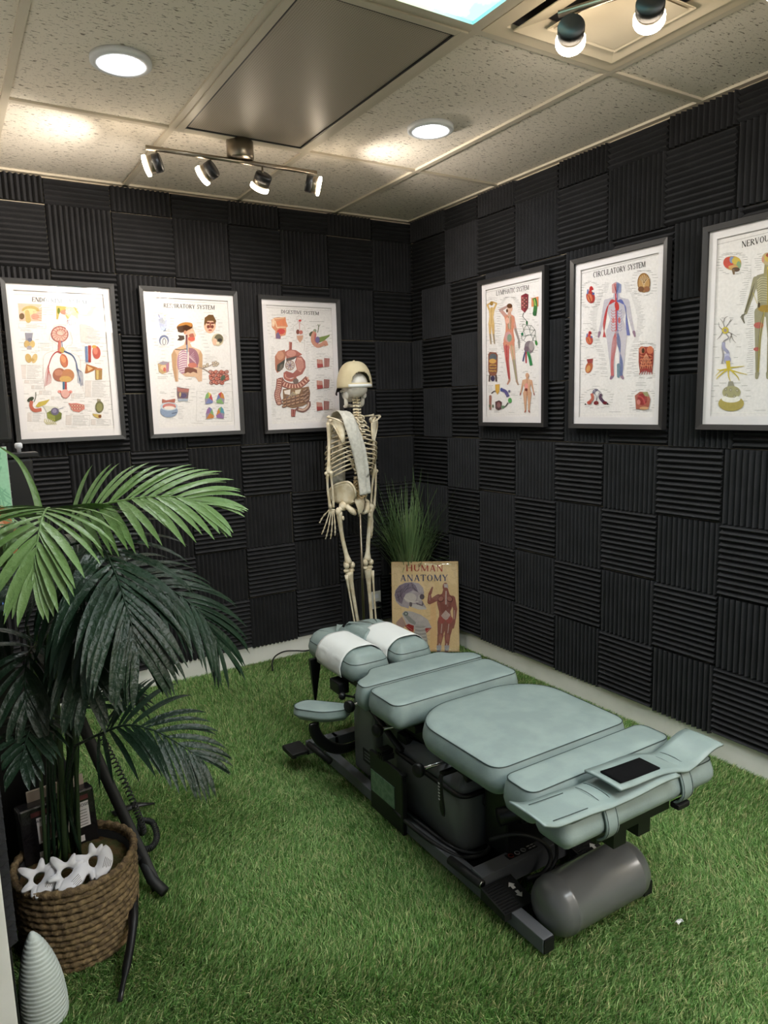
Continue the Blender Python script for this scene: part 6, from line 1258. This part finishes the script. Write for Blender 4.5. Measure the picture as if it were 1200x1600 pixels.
A.build(BX, 'cover_print', (230, 200, 152), Matrix.Translation((0, -.0006, bh / 2)) @ Matrix.Rotation(PI / 2, 4, 'X'))
rows = [[(-bw / 2 + bw * i / 24, -.0065 - .0012 * math.sin(i * 1.7 + j * .8) - (.0022 * math.sin(j * 1.1 + i * .35) if j > 9 else 0), bh * j / 16) for i in range(25)] for j in range(17)]
MB().sheet(rows, .0006).build('shrink_wrap', M['wrap'], BX)
# wall socket with a black plug, loose lead on the grass
WS = root('wall_socket', (-.325, FOAM - .022, .262), 'white wall socket with a black plug low on the wall behind the skeleton', 'socket')
MB().box((-.325, -.004, .262), (.072, .008, .118), bev=.003).build('cover_plate', M['outlet'], WS)
mb = MB()
for z in (.288,): mb.box((-.325, -.0085, z), (.034, .003, .028), bev=.001)
mb.build('receptacle', M['white'], WS)
MB().box((-.322, -.022, .238), (.032, .034, .03), bev=.005).build('plug', M['black'], WS)
MB().tube(smooth_path([(-.322, -.038, .235), (-.30, -.06, .19), (-.27, -.07, .19), (-.22, -.09, .205)], 16), .003, 6).build('lead', M['black'], WS)
o = MB().tube(smooth_path([(-1.16, -.20, .022), (-1.12, -.10, .03), (-1.07, -.035, .042), (-1.0, -.012, .05), (-.92, -.02, .040), (-.86, -.03, .03), (-.74, -.025, .03)], 34), .0045, 8).build('power_cord', M['black'], None, (-1.07, -.035, .04))
tag(o, 'black power cord lying on the grass along the white baseboard', 'cord')
# ------------------------------------------------------------------ left side: palm in a rope basket
BXc, BYc = -2.462, -1.822
PT = root('potted_palm', (BXc, BYc, 0.0), 'artificial palm with bright and dark fronds growing from a coiled rope basket', 'potted palm')
def coil(mb, r, z, rr, n=120, ph=0.0, tilt=0.0):
    m = 8; vs = []
    for i in range(n):
        t = 2 * PI * i / n; q = rr * (1 + .16 * math.sin(t * 34 + ph)); R_ = r + .0012 * math.sin(t * 5 + ph * 3)
        for k in range(m):
            a = 2 * PI * k / m + t * 8; rad = R_ + q * math.cos(a); vs.append((BXc + rad * math.cos(t), BYc + rad * math.sin(t), z + q * math.sin(a) * 1.05 + tilt * math.cos(t - .6)))
    mb.add(vs, [(i * m + k, i * m + (k + 1) % m, ((i + 1) % n) * m + (k + 1) % m, ((i + 1) % n) * m + k) for i in range(n) for k in range(m)], True)
mb = MB()
for i in range(13): coil(mb, .146 + .017 * math.sin(min(1, (i + .5) / 9) * PI / 2), .013 + i * .0188, .0088, ph=i * 1.3, tilt=.006)
bk = mb.build('basket', M['rope'], PT)
mb = MB(); coil(mb, .1635, .2555, .0112, ph=.4, tilt=.003); mb.build('basket_rim', M['rope'], bk)
MB().lathe([(0, .004), (.145, .004), (.156, .12), (.158, .245), (.150, .245), (.146, .20), (0, .20)], (BXc, BYc, 0), 40).build('basket_liner', M['pot'], bk)
rg = random.Random(11); mb = MB(); n = 26; vs = []; fs = []
for i in range(n + 1):
    for j in range(n + 1):
        u, v = 2 * i / n - 1, 2 * j / n - 1; k = math.sqrt(max(0, 1 - v * v / 2)), math.sqrt(max(0, 1 - u * u / 2)); x, y = u * k[0], v * k[1]; e = 1 - (x * x + y * y)
        vs.append((BXc + .149 * x, BYc + .149 * y, .218 + .016 * e + rg.uniform(0, .007)))
fs = [(i * (n + 1) + j, (i + 1) * (n + 1) + j, (i + 1) * (n + 1) + j + 1, i * (n + 1) + j + 1) for i in range(n) for j in range(n)]
mb.add(vs, fs, True); mb.build('moss', M['moss'], PT)
def frond(rach, up, L, nl, light, spread=(62, 24), droop=.35, wid=.022, base=None, start=.12, side=(1, 1), jit=.06, fold=.25):
    """rach: rachis points; up: leaf normal; L: leaflet length; leaflets in pairs, angle to the rachis goes from spread[0] to spread[1]"""
    P = [Vector(p) for p in smooth_path(rach, 40)]; mb = MB()
    full = ([Vector(p) for p in smooth_path([base[0], base[1], rach[0]], 14)][:-1] if base else []) + P
    m_ = len(full); mb.tube([tuple(p) for p in full], [.0052 - .0038 * i / (m_ - 1) for i in range(m_)], 6)
    U0 = Vector(up).normalized()
    nl = int(nl * 1.25)
    for k in range(nl):
        t = start + (1 - start) * (k + .5) / nl
        for sg in (-1, 1):
            if (sg < 0 and not side[0]) or (sg > 0 and not side[1]): continue
            tt = min(.995, max(0, t + rg.uniform(-.3, .3) / nl)); i = min(38, int(tt * 39)); p = P[i].lerp(P[i + 1], tt * 39 - i)
            T = (P[min(39, i + 1)] - P[max(0, i - 1)]).normalized(); S = T.cross(U0).normalized() * sg; U = S.cross(T).normalized() * sg
            if U.dot(U0) < 0: U = -U
            a = math.radians(spread[0] + (spread[1] - spread[0]) * t + rg.uniform(-5, 5)); d = T * math.cos(a) + S * math.sin(a) + U * rg.uniform(.02, .02 + jit)
            d.normalize(); LL = L * 1.08 * (.62 + .5 * math.sin(PI * (.15 + .8 * t)) ** 1.0 * 1.0) * rg.uniform(.92, 1.06) * (1 - .28 * max(0, t - .6))
            w = wid * .70 * rg.uniform(.85, 1.15); q = Vector(p); segs = 8; C = [Vector(q)]; dv = Vector(d)
            for s in range(segs):
                dv = (dv + Vector((0, 0, -1)) * droop / segs * (.5 + 1.2 * s / segs)).normalized(); q = q + dv * LL / segs; C.append(Vector(q))
            vs = []
            for s, c in enumerate(C):
                x = s / segs; ww = w * .5 * (min(1, .35 + x * 3.2) * (1 - max(0, (x - .55) / .45) ** 1.8 * .96)); dd = (C[min(segs, s + 1)] - C[max(0, s - 1)]).normalized()
                B = dd.cross(U).normalized(); Nn = B.cross(dd).normalized(); Nn = Nn if Nn.dot(U) > 0 else -Nn
                vs += [tuple(c - B * ww + Nn * ww * fold), tuple(c), tuple(c + B * ww + Nn * ww * fold)]
            vs = [(max(a_[0], -2.629), a_[1], a_[2]) if a_[1] > -2.28 else a_ for a_ in vs]
            mb.add(vs, [(3 * s + j, 3 * s + j + 1, 3 * s + j + 4, 3 * s + j + 3) for s in range(segs) for j in (0, 1)], True)
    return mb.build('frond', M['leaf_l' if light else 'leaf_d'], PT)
b0 = (BXc - .01, BYc + .03, .24)
def bs(x, y, z): return ((BXc + rg.uniform(-.075, .02), BYc + .03 + rg.uniform(-.01, .03), .24), (BXc - .012 + x * 1.3 + rg.uniform(-.02, .02), BYc + .03 + y, z))
# bright crown
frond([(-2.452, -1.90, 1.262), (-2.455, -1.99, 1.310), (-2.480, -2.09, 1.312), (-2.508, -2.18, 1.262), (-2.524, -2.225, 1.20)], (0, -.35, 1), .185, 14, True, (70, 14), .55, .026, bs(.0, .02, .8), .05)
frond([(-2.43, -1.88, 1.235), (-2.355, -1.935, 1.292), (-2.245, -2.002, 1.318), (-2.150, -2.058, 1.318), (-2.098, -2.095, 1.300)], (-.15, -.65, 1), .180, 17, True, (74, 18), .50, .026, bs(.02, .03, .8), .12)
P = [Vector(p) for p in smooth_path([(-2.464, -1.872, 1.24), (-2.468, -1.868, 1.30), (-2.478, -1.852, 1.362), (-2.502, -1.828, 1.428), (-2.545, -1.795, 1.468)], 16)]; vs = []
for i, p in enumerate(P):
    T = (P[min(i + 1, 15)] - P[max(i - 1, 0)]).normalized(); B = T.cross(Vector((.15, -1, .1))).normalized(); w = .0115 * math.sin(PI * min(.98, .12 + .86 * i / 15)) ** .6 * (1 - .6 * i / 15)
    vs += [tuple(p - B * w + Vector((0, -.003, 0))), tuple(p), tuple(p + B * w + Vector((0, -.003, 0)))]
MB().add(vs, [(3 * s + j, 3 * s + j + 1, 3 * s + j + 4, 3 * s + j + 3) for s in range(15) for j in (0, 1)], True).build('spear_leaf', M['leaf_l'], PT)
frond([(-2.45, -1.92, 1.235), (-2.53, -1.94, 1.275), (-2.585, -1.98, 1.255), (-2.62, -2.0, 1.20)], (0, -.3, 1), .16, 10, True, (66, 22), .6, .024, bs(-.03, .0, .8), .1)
# dark middle
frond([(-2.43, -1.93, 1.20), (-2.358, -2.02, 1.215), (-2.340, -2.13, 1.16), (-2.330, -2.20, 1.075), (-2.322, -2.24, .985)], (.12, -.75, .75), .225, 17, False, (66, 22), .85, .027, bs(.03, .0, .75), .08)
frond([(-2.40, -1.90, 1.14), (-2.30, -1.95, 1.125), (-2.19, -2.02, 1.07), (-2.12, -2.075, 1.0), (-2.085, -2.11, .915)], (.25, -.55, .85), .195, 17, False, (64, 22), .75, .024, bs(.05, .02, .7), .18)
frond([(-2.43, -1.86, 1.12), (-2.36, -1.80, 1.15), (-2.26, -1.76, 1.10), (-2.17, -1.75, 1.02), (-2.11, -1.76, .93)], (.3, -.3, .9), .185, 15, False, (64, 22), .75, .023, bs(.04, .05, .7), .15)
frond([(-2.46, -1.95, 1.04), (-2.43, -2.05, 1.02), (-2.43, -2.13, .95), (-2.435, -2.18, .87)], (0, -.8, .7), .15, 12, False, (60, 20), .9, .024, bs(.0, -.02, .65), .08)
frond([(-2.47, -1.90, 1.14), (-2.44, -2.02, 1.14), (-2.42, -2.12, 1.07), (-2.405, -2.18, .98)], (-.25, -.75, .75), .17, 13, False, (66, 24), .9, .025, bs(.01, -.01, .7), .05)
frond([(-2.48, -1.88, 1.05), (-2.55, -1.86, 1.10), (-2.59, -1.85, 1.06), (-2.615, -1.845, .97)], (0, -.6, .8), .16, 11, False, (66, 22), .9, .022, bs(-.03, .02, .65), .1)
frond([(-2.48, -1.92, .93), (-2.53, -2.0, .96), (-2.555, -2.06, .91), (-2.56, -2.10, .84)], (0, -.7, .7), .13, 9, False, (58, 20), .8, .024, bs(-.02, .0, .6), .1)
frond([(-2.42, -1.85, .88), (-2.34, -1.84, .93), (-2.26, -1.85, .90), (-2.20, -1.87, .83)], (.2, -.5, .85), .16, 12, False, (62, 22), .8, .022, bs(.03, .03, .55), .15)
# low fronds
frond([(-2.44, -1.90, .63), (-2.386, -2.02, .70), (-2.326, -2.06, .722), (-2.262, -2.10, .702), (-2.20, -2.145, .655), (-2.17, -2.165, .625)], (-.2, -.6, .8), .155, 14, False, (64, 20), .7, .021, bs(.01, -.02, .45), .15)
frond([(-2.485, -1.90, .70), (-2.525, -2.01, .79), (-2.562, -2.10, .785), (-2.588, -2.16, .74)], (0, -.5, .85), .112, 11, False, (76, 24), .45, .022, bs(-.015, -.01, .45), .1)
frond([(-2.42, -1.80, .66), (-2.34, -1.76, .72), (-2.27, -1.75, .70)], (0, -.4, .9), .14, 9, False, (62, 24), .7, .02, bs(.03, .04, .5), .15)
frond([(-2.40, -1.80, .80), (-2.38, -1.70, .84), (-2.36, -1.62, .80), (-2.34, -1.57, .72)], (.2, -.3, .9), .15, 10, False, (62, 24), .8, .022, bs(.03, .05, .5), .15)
for (x, y, z0, X_, Y_, z1, r) in ((-.075, .03, .225, -.062, .0, .98, .0055), (-.024, .03, .225, .0, .0, 1.05, .0085), (.015, .03, .225, .04, .0, 1.0, .0065), (.0, .06, .225, .03, .04, 1.1, .006)):
    MB().tube(smooth_path([(BXc + x, BYc + y, z0), (BXc + (x + X_) / 2 + .006, BYc + y * .7, (z0 + z1) / 2), (BXc + X_, BYc + Y_ - .03, z1)], 14), [r] * 8 + [r * .8] * 6, 8).build('stem', M['stem'], PT)
# vertebra shaped keepsakes on the moss
def vertebra_model(c, rz, tilt, spin, label):
    t = root('vertebra_model', c, label, 'vertebra model', 'white vertebra models on the moss'); t['_o'] = (0, 0, 0)
    t.rotation_euler = (math.radians(tilt), 0, rz)
    th = .021; n = 72; out = []; inn = []
    for k in range(n):
        a = 360 * k / n; r = .0225
        for c_, h, w in ((90, .030, 15), (28, .020, 13), (152, .020, 13), (188, .017, 12), (-8, .017, 12)):
            d = abs((a - c_ + 180) % 360 - 180); r += h * math.exp(-(d / w) ** 2)
        body = abs((a - 270 + 180) % 360 - 180)
        if body < 74: r = max(r, min(.041, .020 / max(.1, math.cos(math.radians(min(body, 66))) ** .2) + .019))
        r *= 1.22; out.append((r * math.cos(math.radians(a + spin)), r * math.sin(math.radians(a + spin))))
        ri = .0145 if body > 70 else .0145 * max(.35, (1 - .55 * math.cos(math.radians(body)))); ri *= 1.2; inn.append((ri * math.cos(math.radians(a + spin)), ri * math.sin(math.radians(a + spin))))
    vs = []; lv = [(0, out, 1), (.004, out, 1.035), (th - .004, out, 1.035), (th, out, 1), (th, inn, 1), (0, inn, 1)]
    for z, q, s in lv: vs += [(x * s, y * s, z) for x, y in q]
    m = len(lv); fs = [(i * n + k, i * n + (k + 1) % n, ((i + 1) % m) * n + (k + 1) % n, ((i + 1) % m) * n + k) for i in range(m) for k in range(n)]
    MB().add(vs, fs, True).build('bone', M['white'], t)
    mb = MB(); rr = random.Random(len(label))
    for k in range(5):
        w = .03 - .003 * k; mb.box((rr.uniform(-.002, .002), -.0255 - k * .0045, th + .0003), (w * rr.uniform(.8, 1.1), .0016, .0005), Matrix.Rotation(math.radians(spin), 4, 'Z'))
    mb.build('small_print', M['ink'], t)
vertebra_model((-2.562, -1.905, .272), math.radians(-4), 44, 52, 'white vertebra model at the left of three on the basket moss')
vertebra_model((-2.496, -1.928, .274), math.radians(4), 42, 30, 'white vertebra model in the middle of three on the basket moss')
vertebra_model((-2.424, -1.915, .274), math.radians(8), 44, 58, 'white vertebra model at the right of three on the basket moss')
# carton standing in the basket behind the stems
CB = root('carton', (-2.482, -1.735, .226), 'black film-wrapped carton with a white label, standing behind the palm stems', 'box'); CB['_o'] = (0, 0, 0); CB.rotation_euler = (math.radians(-6), 0, math.radians(9))
MB().box((0, .03, .085), (.215, .058, .17), bev=.006).build('carton_body', M['film'], CB)
MB().box((.012, .052, .182), (.165, .010, .04), bev=.002).build('carton_flap', M['cartonpale'], CB)
MB().box((.006, .0008, .147), (.165, .0012, .014)).build('printed_band', M['cartonred'], CB)
o = MB().box((.012, .0006, .095), (.15, .0012, .078)).build('label', M['mat'], CB)
for tx, sz, x, z in (('APEX', .0165, -.035, .124), ('CERVICAL', .0165, .016, .124), ('ORTHOSIS', .0165, .062, .124)): pass
text_mesh('APEX CERVICAL ORTHOSIS', .0125, M['inkdark'], o, Matrix.Translation((.012, -.0008, .124)) @ Matrix.Rotation(PI / 2, 4, 'X'))
mb = MB()
for k in range(6): mb.box((.055, -.0002, .108 - k * .009), (.05, .0008, .002))
mb.build('small_print', M['ink'], o)
MB().box((-.032, -.0004, .085), (.05, .0008, .045)).build('label_picture', mat('taupe_print', (150, 132, 124), .7), o)
MB().box((.0, .0002, .022), (.13, .0010, .018)).build('label', M['mat'], CB)
# white shell-shaped ceramic ornament
VS = root('ceramic_ornament', (-2.594, -2.085, 0.0), 'white spiral-ribbed cone ornament standing in front of the rope basket', 'ornament')
vs = []; n = 40; m = 150; turns = 23
for i in range(m + 1):
    t = i / m; z = .008 + .245 * t; r0 = .0565 * (1 - t ** 2.1) ** .8 * (1 - .06 * (1 - t)) + .003
    for k in range(n):
        a = 2 * PI * k / n; q = (t * turns + a / (2 * PI) * 1.0) % 1.0; r = r0 + .0022 * (q - .35) * min(1, (1 - t) * 6 + .25)
        vs.append((VS.location.x + r * math.cos(a) - .010 * t * t, VS.location.y + r * math.sin(a), z + .006 * math.cos(a - .5) * (1 - t)))
fs = [(i * n + k, i * n + (k + 1) % n, (i + 1) * n + (k + 1) % n, (i + 1) * n + k) for i in range(m) for k in range(n)] + [tuple(range(n))[::-1], tuple(m * n + k for k in range(n))]
MB().add(vs, fs, True).build('shell', M['vase'], VS)
# folding stand with a coiled lead
ST = root('instrument_stand', (-2.25, -1.69, 0.0), 'black folding stand with splayed legs and a coiled lead beside the basket', 'stand')
MB().tube(smooth_path([(-2.226, -1.772, .022), (-2.262, -1.70, .15), (-2.352, -1.60, .46), (-2.455, -1.47, .86)], 20), .020, 6, flat=.22, up=(.25, 1, 0)).build('strut', M['rubber'], ST)
MB().tube([(-2.262, -1.675, .125), (-2.238, -1.755, .05), (-2.212, -1.806, .028)], [.014, .017, .017], 10).build('foot', M['rubber'], ST)
mb = MB(); X = Matrix.Translation((-2.278, -1.70, .118)) @ Matrix.Rotation(.9, 4, 'Y'); mb.box((0, 0, 0), (.03, .05, .03), X, .004); mb.build('clamp', M['black'], ST)
MB().tube(smooth_path([(-2.285, -1.725, .115), (-2.318, -1.87, .105), (-2.352, -2.0, .075), (-2.423, -2.155, .014)], 20), [.016] * 12 + [.013] * 5 + [.008] * 3, 6, flat=.35, up=(0, 0, 1)).build('leg', M['blackmetal'], ST)
MB().tube([(-2.26, -1.25, .03), (-2.17, -1.23, .028), (-2.105, -1.255, .024)], [.022, .020, .006], 6, flat=.3, up=(0, 0, 1)).build('leg', M['blackmetal'], ST)
cp = smooth_path([(-2.325, -1.57, .50), (-2.282, -1.585, .37), (-2.245, -1.61, .24), (-2.222, -1.60, .14), (-2.215, -1.52, .085), (-2.19, -1.41, .06), (-2.155, -1.43, .05), (-2.165, -1.53, .05), (-2.20, -1.58, .05), (-2.24, -1.56, .05)], 700)
pts = []; V_ = [Vector(p) for p in cp]
for i in range(len(V_)):
    T = (V_[min(i + 1, len(V_) - 1)] - V_[max(i - 1, 0)]).normalized(); u = T.cross(Vector((.3, .2, 1))).normalized(); w = T.cross(u); a = i * 2 * PI / 8.6
    pts.append(tuple(V_[i] + (u * math.cos(a) + w * math.sin(a)) * .0092))
MB().tube(pts, .0026, 5).build('coiled_lead', M['rubber'], ST)
# equipment trolley behind the palm
CT = root('equipment_trolley', (-2.49, -1.02, 0.0), 'dark equipment trolley mostly hidden behind the palm', 'trolley')
for z, d in ((.10, .02), (.52, .02), (.92, .025)): MB().box((-2.50, -1.02, z), (.27, .46, d), bev=.004).build('shelf', M['black'], CT)
for x in (-2.615, -2.385):
    for y in (-1.235, -.805): MB().tube([(x, y, .02), (x, y, .94)], .012, 8).build('upright', M['blackmetal'], CT)
MB().box((-2.52, -1.0, .30), (.20, .40, .38), bev=.01).build('side_case', M['black'], CT)
o = root('amplifier_box', (-2.42, -.72, .935), 'black vented instrument tower with a white knob on top, left of the palm', 'instrument')
tb = MB().box((-2.432, -.75, 1.155), (.12, .16, .44), bev=.012).build('housing', M['black'], o)
for k in range(6): MB().box((-2.4715, -.8315, 1.31 - k * .030), (.03, .003, .004)).build('vent_slot', M['steel_grey'], tb)
MB().box((-2.41, -.80, 1.388), (.12, .08, .02), bev=.004).build('top_tray', M['blackmetal'], o)
MB().lathe([(0, 0), (.008, 0), (.008, .014), (.014, .018), (.014, .034), (.010, .038), (0, .038)], (-2.412, -.775, 1.397), 16).build('knob', M['white'], o)
o = root('wall_monitor', (-2.53, -1.14, 1.44), 'dark flat monitor at the left edge beside the endocrine chart', 'monitor')
MB().box((-2.56, -1.145, 1.73), (.20, .045, .56), bev=.014).build('screen_housing', M['black'], o)
MB().box((-2.56, -1.1685, 1.73), (.176, .002, .52)).build('screen', mat('dark_screen', (26, 27, 30), .25), o)
MB().box((-2.60, -1.10, 1.4), (.04, .04, .6)).box((-2.60, -1.10, 1.02), (.05, .10, .17)).build('mount', M['blackmetal'], o)
def a_sheet(a):
    for k in range(40): a.line([(a.R.uniform(0, 100), a.R.uniform(0, 200)) for _ in range(1)] + [(a.R.uniform(0, 100), a.R.uniform(0, 200))], 3, (150, 206, 170))
    a.line([(70, 110), (88, 140), (96, 165), (90, 195)], 20, (206, 132, 92)); a.line([(66, 130), (80, 160), (76, 195)], 12, (226, 170, 136)); a.ell(40, 160, 34, 40, (232, 222, 214))
o = root('picture_board', (-2.54, -1.21, 1.06), 'board with a pale green picture below the monitor at the left edge', 'picture board'); o['_o'] = (0, 0, 0)
MB().box((-.015, .006, .19), (.14, .01, .38)).build('board', M['paper'], o)
A = Art(homog([(0, 0), (100, 0), (100, 200), (0, 200)]), .138, .376, 3); a_sheet(A); A.build(o, 'printed_picture', (176, 226, 192), Matrix.Translation((-.015, .0, .19)) @ Matrix.Rotation(PI / 2, 4, 'X'))
o = root('product_box', (-2.585, -1.50, .85), 'blue and yellow printed box at the left edge beside the palm fronds', 'box')
MB().box((-2.585, -1.49, .91), (.055, .06, .12), bev=.002).build('box_body', M['blueprint'], o)
MB().box((-2.585, -1.5208, .885), (.05, .0015, .03)).build('printed_band', M['yellowprint'], o)
o = root('side_shelf', (-2.59, -1.42, 0.0), 'narrow black shelf unit against the left wall behind the palm', 'shelf')
MB().box((-2.588, -1.42, .835), (.085, .26, .02), bev=.003).build('top_board', M['black'], o)
for y in (-1.535, -1.305): MB().box((-2.588, y, .412), (.08, .02, .826)).build('side_board', M['black'], o)
MB().box((-2.588, -1.42, .45), (.08, .21, .018)).build('board', M['black'], o)
# a scrap of paper on the turf
o = MB().sheet([[(-1.0 + .012 * i, -2.80 + .006 * j, .034 + .004 * ((i + j) % 2)) for j in range(3)] for i in range(3)], .001).build('paper_scrap', M['tissue'], None, (-.99, -2.795, .034)); tag(o, 'tiny white scrap lying on the grass near the tank', 'scrap')
# ------------------------------------------------------------------ artificial turf: one mesh of blades
def turf():
    g = np.random.default_rng(5)
    cx, cy = -2.67, -3.954
    n0 = 1700000; x = g.uniform(-2.95, .03, n0); y = g.uniform(-4.0, .03, n0)
    d = np.hypot(x - cx, y - cy); ang = np.arctan2(x - cx, y - cy)
    dens = np.clip(1.55 - d / 3.6, .32, 1.0)
    keep = (g.random(n0) < dens) & (ang > -.10) & (ang < 1.62) & (d > 1.05) & ~((x < -2.66) & (y > -2.26)) & ~(np.hypot(x + 2.462, y + 1.822) < .14)
    x, y = x[keep], y[keep]; n = len(x); k = min(n, 600000); x, y = x[:k], y[:k]; n = k
    # leaning direction drifts slowly over the carpet
    th = 1.7 * np.sin(2.1 * x + 1.3 * y) + 1.3 * np.sin(3.7 * y - 1.1 * x + 1) + .8 * np.sin(7 * x + 5 * y) + g.normal(0, 1.0, n)
    lean = .35 + .35 * g.random(n) + .12 * np.sin(4 * x + 2) * np.sin(3 * y); L = g.uniform(.020, .036, n); w = g.uniform(.0009, .0016, n)
    dx, dy = np.cos(th), np.sin(th); fx = g.uniform(0, 2 * np.pi, n); sx, sy = np.cos(fx) * w, np.sin(fx) * w
    z0 = -.012
    hx = dx * lean * L * .35; hy = dy * lean * L * .35; hz = L * .62; tx = dx * lean * L * 1.1; ty = dy * lean * L * 1.1; tz = L * np.sqrt(np.clip(1 - lean ** 2 * .7, .2, 1))
    V = np.empty((n, 5, 3), np.float32)
    V[:, 0] = np.stack([x - sx, y - sy, np.full(n, z0)], 1); V[:, 1] = np.stack([x + sx, y + sy, np.full(n, z0)], 1)
    V[:, 2] = np.stack([x + hx + sx * .9, y + hy + sy * .9, z0 + hz], 1); V[:, 3] = np.stack([x + hx - sx * .9, y + hy - sy * .9, z0 + hz], 1); V[:, 4] = np.stack([x + tx, y + ty, z0 + tz], 1)
    me = bpy.data.meshes.new('artificial_turf'); me.vertices.add(n * 5); me.vertices.foreach_set('co', V.ravel())
    b = np.arange(n, dtype=np.int32)[:, None] * 5
    loops = np.concatenate([b + np.array([0, 1, 2, 3], np.int32), b + np.array([3, 2, 4], np.int32)], 1).ravel()
    me.loops.add(len(loops)); me.loops.foreach_set('vertex_index', loops)
    st = np.empty((n, 2), np.int32); st[:, 0] = np.arange(n) * 7; st[:, 1] = st[:, 0] + 4
    me.polygons.add(n * 2); me.polygons.foreach_set('loop_start', st.ravel())
    me.update(calc_edges=True)
    pal = np.array([lin(c) for c in TURF_PAL], np.float32)
    ci = g.choice(len(pal), n, p=[.34, .30, .22, .14]); c = pal[ci] * g.uniform(.6, 1.4, (n, 1)).astype(np.float32)
    at = me.attributes.new('Col', 'FLOAT_COLOR', 'FACE'); buf = np.ones((n, 2, 4), np.float32); buf[:, 0, :3] = c; buf[:, 1, :3] = c; at.data.foreach_set('color', buf.ravel())
    me.materials.append(M['turf']); o = bpy.data.objects.new('artificial_turf', me); COL.objects.link(o)
    tag(o, 'green artificial grass carpet covering the whole floor', 'artificial grass', kind='stuff')
TURF_PAL = [(136, 176, 106), (98, 144, 70), (176, 202, 136), (204, 204, 152)]
turf()
for o in bpy.data.objects:
    if '_o' in o: del o['_o']
